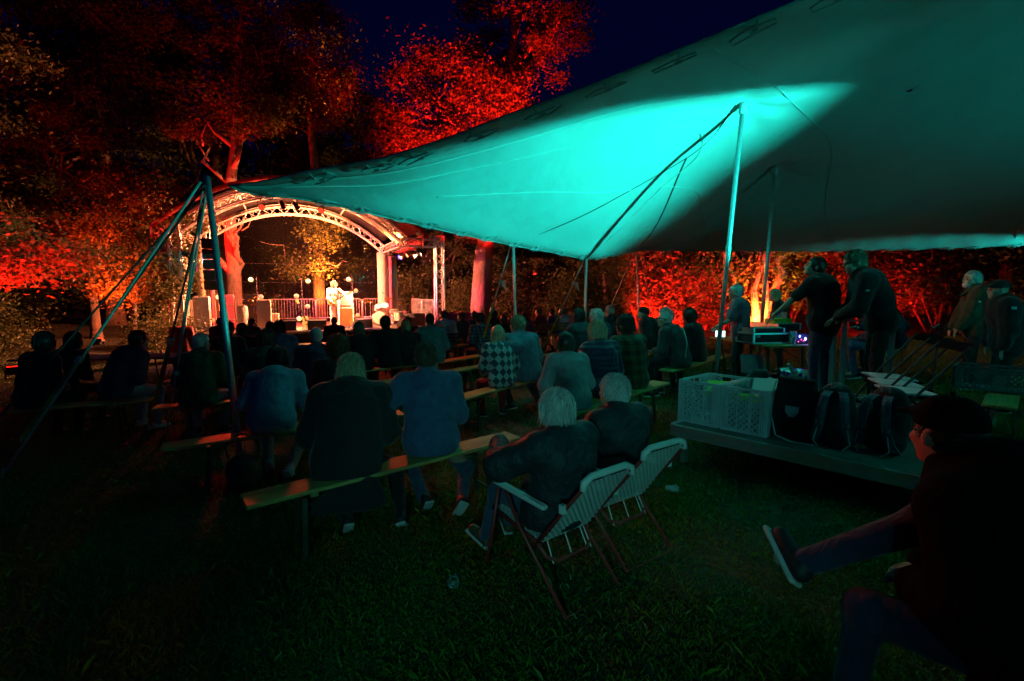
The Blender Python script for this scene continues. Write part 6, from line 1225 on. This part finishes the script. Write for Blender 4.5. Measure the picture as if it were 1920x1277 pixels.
booklet('lime green leaflets in the left crate', 0.18, 0.5, 0.30, (0.24, 0.34, 0.04), 'lime', 10, 12); booklet('lime green leaflets in the right crate', 0.58, 0.40, 0.27, (0.24, 0.34, 0.05), 'lime', -8, -6); booklet('white papers sticking out of the right crate', 0.62, 0.55, 0.33, (0.22, 0.32, 0.03), 'paper', 35, 10); booklet('flat pile of papers on the bottom of the left crate', 0.14, 0.42, 0.012, (0.26, 0.38, 0.02), 'paper', 0, 5)
# bags
def soft(nm, parent, m_, prims, h=0.013, folds=0.003, seed=1):
    v = Vol()
    for q in prims:
        if q[0] == 'e': v.ell(q[1], q[2], None, 0.03)
        else: v.cone(q[1], q[2], q[3], q[4], 0.03, *(q[5:] if len(q) > 5 else ()))
    V, F = v.mesh(h, (lambda X, Y, Z: 0.003-Z), folds=folds, seed=seed); return link(nm, quick_mesh(nm, V, F, m_, True), parent)
t = d_thing('pannier_bag', 'black roll-top pannier bag with a pale shield patch, right of the crates', 'bag', 0.98, 0.33)
m = MB(); G = [[(-0.17*w*(1-0.15*z/0.5), -0.09*f*(1-0.55*max(0, z-0.3)/0.2), z+0.006*math.sin(7*z+w)) for w, f in ((-1, 1), (1, 1), (1, -1), (-1, -1), (-1, 1))] for z in (0.003, 0.12, 0.26, 0.36, 0.44, 0.5)]; m.sheet(G, 0.004); m.box((0, 0, 0.51), (0.31, 0.07, 0.05), bev=0.015); m.build('bag_body', 'black_fabric', t)
m = MB(); m.add([(-0.055, -0.0955, 0.30), (0.055, -0.0955, 0.30), (0.055, -0.0985, 0.25), (0.02, -0.0985, 0.205), (-0.02, -0.0985, 0.205), (-0.055, -0.0985, 0.25), (-0.055, -0.093, 0.30), (0.055, -0.093, 0.30), (0.055, -0.096, 0.25), (0.02, -0.096, 0.205), (-0.02, -0.096, 0.205), (-0.055, -0.096, 0.25)], [(5, 4, 3, 2, 1, 0), (0, 1, 7, 6), (1, 2, 8, 7), (2, 3, 9, 8), (3, 4, 10, 9), (4, 5, 11, 10), (5, 0, 6, 11)]); m.build('shield_patch', 'crate_plastic', t)
m = MB(); m.tube([(-0.16, -0.03, 0.5), (-0.18, -0.13, 0.3), (-0.1, -0.17, 0.04), (0.05, -0.2, 0.012), (0.2, -0.17, 0.012)], 0.009, 5); m.build('strap', 'webbing', t)
def backpack(lab, e, n, rz, m_, k=1.0, seed=3):
    t = d_thing('backpack', lab, 'backpack', e, n, 0, rz, 'backpacks leaning on the platform')
    soft('pack_body', t, m_, [('e', (0, 0.02, 0.22*k), (0.16*k, 0.11*k, 0.23*k)), ('e', (0, 0.0, 0.10*k), (0.165*k, 0.12*k, 0.12*k)), ('e', (0, 0.03, 0.42*k), (0.13*k, 0.09*k, 0.10*k)), ('e', (0, 0.12, 0.16*k), (0.12*k, 0.07*k, 0.13*k))], folds=0.004, seed=seed)
    for s in (-1, 1):
        m = MB(); P = [A(s*0.05, -0.07, 0.46), A(s*0.07, -0.13, 0.42), A(s*0.085, -0.155, 0.30), A(s*0.095, -0.15, 0.2), A(s*0.12, -0.12, 0.10), A(s*0.14, -0.08, 0.05)]; Q = resample(np.array(P)*k, 16, False)
        m.sheet([[q+A(-0.03, 0, 0), q+A(0, -0.012, 0), q+A(0.03, 0, 0)] for q in Q], 0.012); m.build('shoulder_strap', 'c_steel', t)
        m = MB(); m.box(A(s*0.095, -0.165, 0.22)*k, (0.05, 0.012, 0.03)); m.tube([A(s*0.1, -0.16, 0.2)*k, A(s*0.13, -0.17, 0.06)*k, A(s*0.08, -0.2, 0.012)], 0.006, 4); m.build('buckle', 'webbing', t)
    m = MB(); m.tube([(-0.03*k, -0.03, 0.49*k), (-0.03*k, -0.05, 0.535*k), (0.03*k, -0.05, 0.535*k), (0.03*k, -0.03, 0.49*k)], 0.009, 6); m.build('grab_handle', 'webbing', t)
    m = MB(); m.tube(resample(np.array([(-0.12, 0.10, 0.1), (-0.13, 0.10, 0.32), (0, 0.11, 0.46), (0.13, 0.10, 0.32), (0.12, 0.10, 0.1)])*k, 24, False), 0.005, 4); m.build('zip', 'black_metal', t)
backpack('grey black backpack with pale shoulder straps beside the pannier bag', 1.28, 0.36, 8, 'c_charcoal', 1.0, 3); backpack('dark backpack standing nearest the folding chairs', 1.62, 0.42, -18, 'c_black', 1.02, 5)
# folding chairs standing in a row
def fold_chair(lab, x, y, yaw):
    t = thing('folding_chair', lab, 'chair', (x, y, DZ), yaw, 'folding chairs on the platform')
    m = MB(); m.box((0, 0.02, 0.448), (0.37, 0.35, 0.018), rot('X', 3), bev=0.008); m.build('seat', 'c_shirt', t)
    m = MB(); m.tube([(-0.205, -0.18, 0.425), (-0.205, 0.20, 0.44), (-0.16, 0.225, 0.44), (0.16, 0.225, 0.44), (0.205, 0.20, 0.44), (0.205, -0.18, 0.425)], 0.012, 6, True); m.build('seat_frame', 'c_ink', t)
    for s in (-1, 1):
        m = MB(); m.tube([(s*0.22, 0.34, 0.0), (s*0.22, 0.06, 0.43), (s*0.215, -0.30, 0.86)], 0.0115, 7); m.build('long_leg', 'black_metal', t)
        m = MB(); m.tube([(s*0.2, -0.22, 0.0), (s*0.2, 0.0, 0.43)], 0.0115, 7); m.tube([(s*0.2, 0.0, 0.43), (s*0.2, 0.16, 0.44)], 0.008, 5); m.build('short_leg', 'black_metal', t)
    m = MB(); m.sheet([[(x_, -0.262-0.02*math.cos(x_*7), 0.815), (x_, -0.315-0.02*math.cos(x_*7), 0.88)] for x_ in np.linspace(-0.2, 0.2, 7)], 0.008); m.build('backrest', 'c_ink', t)
    for z, yy, w in ((0.12, -0.16, 0.2), (0.28, -0.08, 0.2), (0.12, 0.26, 0.22)): m = MB(); m.tube([(-w, yy, z), (w, yy, z)], 0.007, 5); m.build('cross_bar', 'galv', t)
fold_chair('nearest folding chair of the row on the platform', 3.40, 4.32, 76); fold_chair('middle folding chair of the row on the platform', 3.58, 4.68, 72); fold_chair('farthest folding chair of the row on the platform', 3.78, 5.05, 78)
t = d_thing('paper_cup', 'small plastic cup standing on the platform edge by the chairs', 'cup', 1.78, 0.9); m = MB(); m.lathe([(0.028, 0), (0.038, 0.11), (0.036, 0.11), (0.026, 0.004)], 14, cap=False); m.build('cup', 'glass_clear', t)

# high aluminium desk on the platform
t = d_thing('high_desk', 'high aluminium desk between the two men at the mixer', 'table', 0.62, 2.62); 
m = MB(); m.box((0.24, 0.22, 1.0), (0.56, 0.5, 0.03)); m.build('desk_top', 'black_plastic', t)
m = MB()
for z in (0.95, 1.03): m.beam((-0.04, -0.03, z), (0.52, -0.03, z), 0.03); m.beam((-0.04, -0.03, z), (-0.04, 0.47, z), 0.03)
m.build('desk_rail', 'alu', t)
for x, y in ((0.0, 0.0), (0.5, 0.0), (0.0, 0.44), (0.5, 0.44)):
    m = MB(); m.beam((x, y, 0), (x, y, 0.95), 0.055, 0.055, up=(0, 1, 0)); m.box((x, y-0.03, 0.55), (0.07, 0.02, 0.04)); m.build('desk_leg', 'alu', t)
def mixer(name, lab, loc, rz, size, rows=4, cols=10):
    t = thing(name, lab, 'mixing desk', loc, rz); x, y, h = size; m = MB(); m.box((0, 0, h/2), size, bev=0.012); m.build('console_body', 'black_metal', t)
    m = MB()
    for s in (-1, 1): m.box((s*(x/2+0.012), 0, h/2), (0.024, y, h+0.01))
    m.build('side_cheek', 'alu', t); m = MB()
    for i in range(cols):
        for j in range(rows): m.box((-x*0.44+x*0.88*i/(cols-1), -y*0.4+y*0.55*j/(rows-1), h+0.008), (0.012, 0.02 if j == 0 else 0.012, 0.016))
    m.build('knobs', 'white_plastic', t); return t
mixer('mixing_desk', 'audio mixing desk on the high aluminium desk', D(0.86, 2.85, 1.03), DANG, (0.46, 0.36, 0.08))
# beer table behind the platform with its load
TA = A(3.80, 7.55); TY = nrm(A(-0.20, 1.0)); TX = A(TY[1], -TY[0]); TANG = math.degrees(math.atan2(TX[1], TX[0])); TZ = gz(4.0, 8.0)
def TP(a, b, z=0.0): p = TA+TX*a+TY*b; return (float(p[0]), float(p[1]), TZ+z)
t = thing('beer_table', 'wooden beer table loaded with sound gear behind the platform', 'table', TP(0.42, 0.75), TANG)
for i in range(3): m = MB(); m.box((-0.27+i*0.27, 0, 0.757), (0.262, 1.6, 0.028), bev=0.005); m.build('table_plank', 'bench_wood', t)
for q in (-1, 1): m = MB(); m.box((0, q*0.6, 0.73), (0.74, 0.06, 0.028)); m.build('batten', 'bench_wood_worn', t)
for q in (-1, 1):
    m = MB(); y = q*0.6
    for s in (-1, 1): m.beam((s*0.3, y, 0.72), (s*0.32, y+q*0.04, 0.0), 0.04, 0.025); m.beam((s*0.28, y, 0.5), (s*0.12, y-q*0.35, 0.72), 0.018, 0.01)
    m.beam((-0.3, y, 0.2), (0.3, y, 0.2), 0.03, 0.02); m.build('leg', 'leg_green', t)
def rack(lab, loc, rz, size):
    t = thing('rack_case', lab, 'case', loc, rz); x, y, h = size; m = MB(); m.box((0, 0, h/2), (x-0.02, y-0.02, h-0.02)); m.build('case_body', 'black_plastic', t); m = MB()
    for s in (-1, 1):
        for z in (0.012, h-0.012): m.beam((-x/2, s*y/2, z), (x/2, s*y/2, z), 0.024); m.beam((s*x/2, -y/2, z), (s*x/2, y/2, z), 0.024)
        for s2 in (-1, 1): m.beam((s*x/2, s2*y/2, 0), (s*x/2, s2*y/2, h), 0.026)
    m.build('metal_edge', 'alu', t)
    for i in range(3): m = MB(); m.box((-x*0.42+0.022*i, -y/2-0.004, h*0.7), (0.014, 0.012, 0.035)); m.build('display', 'paper', t)
    return t
rack('long metal edged rack case on the beer table', TP(0.22, 0.42, 0.772), TANG, (0.62, 0.42, 0.17))
mixer('mixing_desk', 'low mixing desk lying on the rack case on the beer table', TP(0.22, 0.45, 0.944), TANG, (0.5, 0.36, 0.06), 3, 9)
mixer('mixing_desk', 'wide mixing desk at the hand of the man in the black T-shirt', TP(0.78, 0.85, 0.95), TANG+6, (0.42, 0.6, 0.1), 5, 8)
t = thing('light_controller', 'small controller with blue and red glowing lamps on the beer table', 'controller', TP(0.66, 0.22, 0.772), TANG); m = MB(); m.box((0, 0, 0.08), (0.22, 0.25, 0.16), bev=0.01); m.build('controller_body', 'black_plastic', t)
for x, z, c, r_ in ((-0.05, 0.12, (0.15, 0.2, 1), 0.016), (-0.02, 0.07, (0.9, 0.05, 0.1), 0.007), (0.02, 0.05, (0.9, 0.05, 0.1), 0.006), (0.05, 0.08, (0.3, 0.25, 1), 0.02), (-0.07, 0.04, (0.9, 0.1, 0.1), 0.006)): m = MB(); m.ball((x, -0.127, z), (r_, 0.005, r_*1.3), 8, 5); m.build('indicator', emit('led_%.1f_%.1f' % (c[0], c[2]), c, 9), t)
ld = bpy.data.lights.new('glow', 'POINT'); ld.color = (0.1, 0.12, 1); ld.energy = 1.6; ld.shadow_soft_size = 0.05; lo = bpy.data.objects.new('glow', ld); COL.objects.link(lo); lo.parent = t; lo.location = (0.04, -0.22, 0.1)
def glass_of(lab, loc, m_fill=None, h=0.15, r=0.036, parent_cat='glass'):
    t = thing('drinking_glass', lab, parent_cat, loc); m = MB(); m.lathe([(r*0.78, 0.0), (r, h), (r*0.94, h), (r*0.72, 0.006)], 16, cap=False); m.lathe([(r*0.78, 0.0), (0.001, 0.0)], 16, cap=False); m.build('glass', 'glass_clear', t, smooth=True)
    if m_fill: m = MB(); m.lathe([(r*0.70, 0.008), (r*0.86, h*0.62)], 16); m.build('drink', m_fill, t, smooth=True)
    return t
glass_of('half full beer glass on the corner of the beer table', TP(0.5, 0.1, 0.772), 'beer', 0.2, 0.05)
glass_of('amber plastic cup on the bench behind the thick pole', (3.6, 8.78, gz(3.6, 8.78)+0.482), 'beer', 0.12, 0.038)
t = glass_of('long drink glass with straw and lemon slice on the right bench', (0.52, 5.24, gz(0.5, 5.2)+0.482), None, 0.13, 0.034)
m = MB(); m.tube([(0, 0, 0.02), (-0.06, 0.02, 0.27)], 0.003, 5); m.build('straw', 'white_plastic', t); m = MB(); m.lathe([(0.036, -0.003), (0.036, 0.003)], 18, (0.0, -0.03, 0.135), rot('X', 84)); m.build('lemon_slice', 'lime', t)
glass_of('stemmed empty glass on the middle bench with dark backs', (-1.98, 9.28, gz(-1.98, 9.28)+0.482), None, 0.14, 0.032); glass_of('second glass on the middle bench beside the stemmed one', (-1.90, 9.22, gz(-1.9, 9.2)+0.482), 'beer', 0.12, 0.03)
glass_of('small plastic cup standing in the grass below the empty bench', G3(-0.62, 9.1), None, 0.12, 0.035); glass_of('another plastic cup in the grass below the empty bench', G3(-0.85, 9.0), None, 0.12, 0.035)
t = thing('plastic_box', 'lime lidded box on the rack behind the mixing desk', 'box', TP(0.75, 0.75, 1.06), TANG); m = MB(); m.box((0, 0, 0.035), (0.34, 0.24, 0.07), bev=0.01); m.build('lid', 'lime', t); m = MB(); m.box((0.02, 0.02, 0.12), (0.2, 0.16, 0.1), bev=0.01); m.build('container', 'glass_clear', t)
# things under the beer table
t = thing('spot_can', 'shiny chrome lamp can lying under the beer table', 'spotlight', (3.95, 7.15, TZ+0.40), 20); q = frame(A(0.8, -0.2, -0.15)); q = np.stack([q[:, 0], -q[:, 2], q[:, 1]], 1)
m = MB(); m.lathe([(0.05, -0.2), (0.09, -0.16), (0.1, -0.05), (0.105, -0.05), (0.105, -0.02), (0.1, -0.02), (0.1, 0.05), (0.108, 0.05), (0.108, 0.12), (0.115, 0.2)], 20, (0, 0, 0), q, cap=False); m.build('can', 'chrome', t, smooth=True); m = MB(); m.box((-0.12, -0.1, 0.08), (0.05, 0.02, 0.24), rot('Y', -35)); m.build('barn_door', 'alu', t)
t = thing('equipment_bag', 'black equipment bag piled under the beer table, left', 'bag', (3.52, 7.35, TZ)); soft('bag_body', t, 'black_fabric', [('e', (0, 0, 0.16), (0.3, 0.22, 0.2)), ('e', (0.1, 0, 0.3), (0.16, 0.14, 0.14))], 0.018, 0.006, 8); m = MB(); m.tube([(-0.2, -0.1, 0.3), (-0.1, -0.16, 0.46), (0.1, -0.16, 0.46), (0.2, -0.1, 0.3)], 0.012, 6); m.build('bag_handle', 'webbing', t)
t = thing('equipment_bag', 'black equipment bag carrying the chrome lamp can', 'bag', (4.0, 7.15, TZ)); soft('bag_body', t, 'c_charcoal', [('e', (0, 0, 0.12), (0.32, 0.2, 0.18)), ('e', (0.05, 0, 0.2), (0.25, 0.16, 0.12))], 0.018, 0.006, 9)
t = thing('open_laptop_case', 'open grey case with a lid under the beer table', 'case', (3.72, 7.6, TZ+0.28), 15); m = MB(); m.box((0, 0, 0.04), (0.42, 0.32, 0.07), bev=0.01); m.build('base', 'black_plastic', t); m = MB(); m.box((0, 0.17, 0.2), (0.42, 0.02, 0.28), rot('X', -14)); m.build('lid', 'alu', t)
t = thing('crumpled_bag', 'crumpled pale plastic bag behind the crates', 'bag', (3.50, 6.95, TZ)); soft('bag_body', t, 'paper', [('c', (0, 0, 0.05), (0.04, 0, 0.32), 0.14, 0.07), ('e', (0.15, 0, 0.08), (0.14, 0.12, 0.1))], 0.016, 0.014, 12)
t = thing('work_light', 'white glowing lamp box behind the thick pole beside the pinkish shirt', 'lamp', (3.46, 8.48, gz(3.4, 8.4)+0.84), -20); m = MB(); m.box((0, 0, 0.06), (0.17, 0.08, 0.12), bev=0.012); m.build('lamp_case', 'black_plastic', t); m = MB(); m.box((0, -0.043, 0.06), (0.15, 0.008, 0.10)); m.build('lamp_face', emit('work_white', (0.75, 1, 0.95), 2.2), t)
m = MB()
for a in (0.3, 2.4, 4.5): m.tube([(0, 0, 0.0), (0.18*math.cos(a), 0.18*math.sin(a), -0.84)], 0.012, 5)
m.build('tripod', 'black_metal', t)
# the men at the mixer
who('dj', 'person in a black T-shirt seen from behind at the mixing desk', *D(0.52, 2.50)[:2], 30, 1.0, None, base=DZ-0.02, lean=4, slouch=16, side=4, jacket='c_black', jf=0.018, sleeve=0.5, collar=False, hair=('crop', 'hair_dark'), trs='c_jeans', h=0.0135, nstr=600, turn=34, nod=-14, build=1.2, hl=(-0.42, 0.40, 0.98), polL=(-0.9, -0.5, -0.1))
who('lean', 'person with sandy hair and glasses leaning over in a dark jacket at the mixer', *D(1.12, 2.40)[:2], 68, 1.05, None, base=DZ-0.02, lean=13, slouch=24, jacket='c_black', jf=0.03, hair=('short', 'hair_sand'), trs='c_black', h=0.0125, face=True, glasses=True, nstr=1100, turn=8, nod=10, hl=(-0.05, 0.42, 1.02), hr=(0.2, 0.38, 1.02))
# bench with a crate at the right edge
bench((4.6, 4.75), (6.2, 6.3), 'low bench carrying a crate at the right picture edge'); crate('dark openwork crate on the bench at the right edge', (5.15, 5.42, gz(5.2, 5.4)+0.485), 45, (0.4, 0.6, 0.24), 'crate_dark')
t = thing('music_stand', 'small folded metal stand leaning behind the chairs', 'stand', (4.3, 5.2, DZ)); m = MB(); m.tube([(0, 0, 0), (0.05, 0, 0.9)], 0.012, 6); m.tube([(0.0, 0.0, 0.0), (0.25, 0.1, 0)], 0.01, 5); m.tube([(0, 0, 0), (-0.2, 0.15, 0)], 0.01, 5); m.build('pole', 'black_metal', t); m = MB(); m.tube([(-0.12, 0, 1.0), (-0.02, 0, 0.92), (0.05, 0, 0.96), (0.2, 0.02, 0.90)], 0.012, 6); m.build('fork', 'chrome', t)
# the capped onlooker at the bottom right
t = thing('camp_chair', 'dark camp chair under the capped person in the near right corner', 'chair', G3(1.70, 1.46), 40); m = MB(); m.box((0, 0, 0.44), (0.46, 0.42, 0.03), bev=0.01); m.build('seat', 'black_fabric', t)
for i in (-1, 1):
    for j in (-1, 1): m = MB(); m.tube([(i*0.2, j*0.18, 0.43), (-i*0.05+i*0.26, j*0.22, 0)], 0.012, 6); m.build('leg', 'black_metal', t)
who('capman', 'person in a dark jacket and black flat cap, legs crossed, in the near right corner', 1.68, 1.50, 40, 1.05, 0.46, lean=12, slouch=28, side=5, jacket='c_ink', jf=0.06, hair=('crop', 'hair_dark'), cap=('c_ink', 'peak'), trs='c_navy', h=0.012, nstr=900, turn=-36, build=1.25, feet={1: (-0.06, 0.68, 0.60), -1: (-0.16, 0.50, 0.085)}, splay=0.02, kp={1: (0, 0.35, 1.0)})
# odds and ends
t = thing('wicker_bag', 'round wicker shoulder bag on the grass below the denim jacket', 'bag', G3(-2.55, 4.72)); soft('basket', t, 'wicker', [('e', (0, 0, 0.15), (0.17, 0.11, 0.16))], 0.012, 0.001, 4)
m = MB(); m.tube(resample([(-0.13, 0, 0.24), (-0.15, 0, 0.4), (0, 0.02, 0.5), (0.15, 0, 0.4), (0.13, 0, 0.24)], 18, False), 0.009, 6); m.build('handle', 'leather', t, smooth=True)
m = MB()
for z in np.linspace(0.04, 0.28, 11): r_ = math.sqrt(max(0.01, 1-((z-0.15)/0.16)**2)); m.tube([(0.172*r_*math.cos(a), 0.113*r_*math.sin(a), z) for a in np.linspace(0, 2*math.pi, 26, endpoint=False)], 0.0045, 5, True)
o = m.build('woven_rings', 'wicker', t); o['kind'] = 'stuff'
def tarp(lab, x, y, w, h, m_):
    t = thing('covered_equipment', lab, 'cover', G3(x, y)); rg = np.random.default_rng(int(x*10+900)); G = []
    for z in np.linspace(0, 1, 8): G.append([(w*math.cos(a)*(1.0-0.35*z)*(1+0.10*math.sin(5*a+z*2)), 0.4*math.sin(a)*(1-0.35*z)*(1+0.12*math.sin(7*a+z)), h*z-0.02*math.sin(a*3)) for a in np.linspace(0, 2*math.pi, 40)])
    G.append([(0.02*math.cos(a), 0.02*math.sin(a), h*1.04) for a in np.linspace(0, 2*math.pi, 40)]); m = MB(); m.sheet(G, 0.006); m.build('tarpaulin', m_, t, smooth=True)
tarp('red lit tarpaulin over a box right of the stage tower', -1.6, 15.5, 0.6, 1.15, 'drape_pink'); tarp('orange red tarpaulin over gear left of the stage', -9.3, 14.4, 0.42, 0.95, 'roof_red')
t = thing('folding_table', 'long pale folding table behind the silhouettes at the left', 'table', G3(-7.4, 9.2), 8); m = MB(); m.box((0, 0, 0.76), (2.6, 0.7, 0.03), bev=0.006); m.build('table_top', 'c_steel', t)
for q in (-1, 1): m = MB(); m.tube([(q*1.1, -0.3, 0), (q*1.0, -0.28, 0.74), (q*1.0, 0.28, 0.74), (q*1.1, 0.3, 0)], 0.014, 6); m.build('leg', 'black_metal', t)
# marks on clothes
from mathutils.bvhtree import BVHTree
def surf(o, p, n):
    """the point of a garment hit from outside along -n, and its normal"""
    c = [q for q in o.children if q.name.split('.')[0] in ('jacket', 'shirt')][0].data; bv = BVHTree.FromPolygons([v.co for v in c.vertices], [list(f.vertices) for f in c.polygons])
    n = nrm(n); h = bv.ray_cast(Vector((np.asarray(p)+n*0.6).tolist()), Vector((-n).tolist())); return (A(*h[0]), A(*h[1])) if h[0] is not None else (np.asarray(p), n)
def patch(o, p, n, size, m_, nm='emblem'):
    q, nn = surf(o, p, n); f = frame(nn); m = MB(); m.box(q+nn*0.003, (size[0], 0.005, size[1]), f, bev=0.002); m.build(nm, m_, o)
jo, jj = KEEP['emblem']; patch(jo, jj['ch']+A(-0.12, 0, 0.05), (-0.75, 0.1, 0), (0.05, 0.03), 'crate_plastic')
jo, jj = KEEP['bearded']; patch(jo, jj['sh'][-1]*0.6+jj['arm'][-1][0]*0.4, (-1, -0.1, 0), (0.03, 0.022), 'crate_plastic')
jo, jj = KEEP['lean']; patch(jo, jj['sh'][-1]*0.6+jj['arm'][-1][0]*0.4, (-1, -0.1, 0), (0.035, 0.018), 'crate_plastic')
so_, sj = KEEP['strap']
t = thing('bag_strap', 'thin pale strap across the back of the white haired man', 'strap', so_.location, 52); m = MB(); a, b_ = sj['nk']+A(0.11, 0, 0.0), sj['pel']+A(-0.13, 0, 0.05); P = []
for q in np.linspace(0, 1, 16): c, nn = surf(so_, a+(b_-a)*q, (0, -1, 0.15)); P.append(c+nn*0.006)
m.sheet([[p+A(-0.009, 0, -0.007), p+A(0.009, 0, 0.007)] for p in P], 0.004); m.build('strap', 'paper', t)

def cable(lab, pts, r=0.006):
    P = resample([(x, y, 0) for x, y in pts], 60, False); P[:, 2] = [gz(x, y)+0.03 for x, y, _ in P]; t = thing('cable', lab, 'cable', P[0]); m = MB(); m.tube(P-P[0], r, 5); m.build('cable_run', 'black_plastic', t, smooth=True)
cable('black cable running over the grass from the beer table towards the stage', [(3.7, 7.7), (3.0, 8.9), (1.9, 10.2), (0.2, 12.9), (-1.4, 16.0), (-2.6, 20.5)]); cable('black cable lying loose in the grass beside the platform', [(3.6, 7.2), (2.6, 7.3), (1.9, 6.4), (2.3, 5.9), (2.2, 5.3), (1.75, 5.35)])
t = d_thing('cable_coil', 'coiled black cable on the platform behind the backpacks', 'cable', 1.5, 1.0); m = MB(); m.tube([((0.12+0.012*math.sin(a*1.7))*math.cos(a), (0.12+0.012*math.cos(a*2.3))*math.sin(a), 0.008+0.0016*a) for a in np.linspace(0, 25, 150)], 0.006, 5); m.build('coil', 'black_plastic', t, smooth=True)
for i, (x, y, lab) in enumerate([(-0.35, 2.95, 'small crushed plastic cup in the grass in front of the near lawn chair'), (1.35, 4.2, 'plastic cup lying in the grass left of the platform'), (-1.9, 6.3, 'plastic cup in the grass between two benches on the left')]):
    t = thing('plastic_cup', lab, 'cup', G3(x, y, 0.035), 40*i); m = MB(); m.lathe([(0.024, -0.05), (0.035, 0.055), (0.033, 0.055), (0.022, -0.045)], 12, (0, 0, 0), rot('X', 80) if i != 2 else None, cap=False); m.build('cup', 'glass_clear', t)
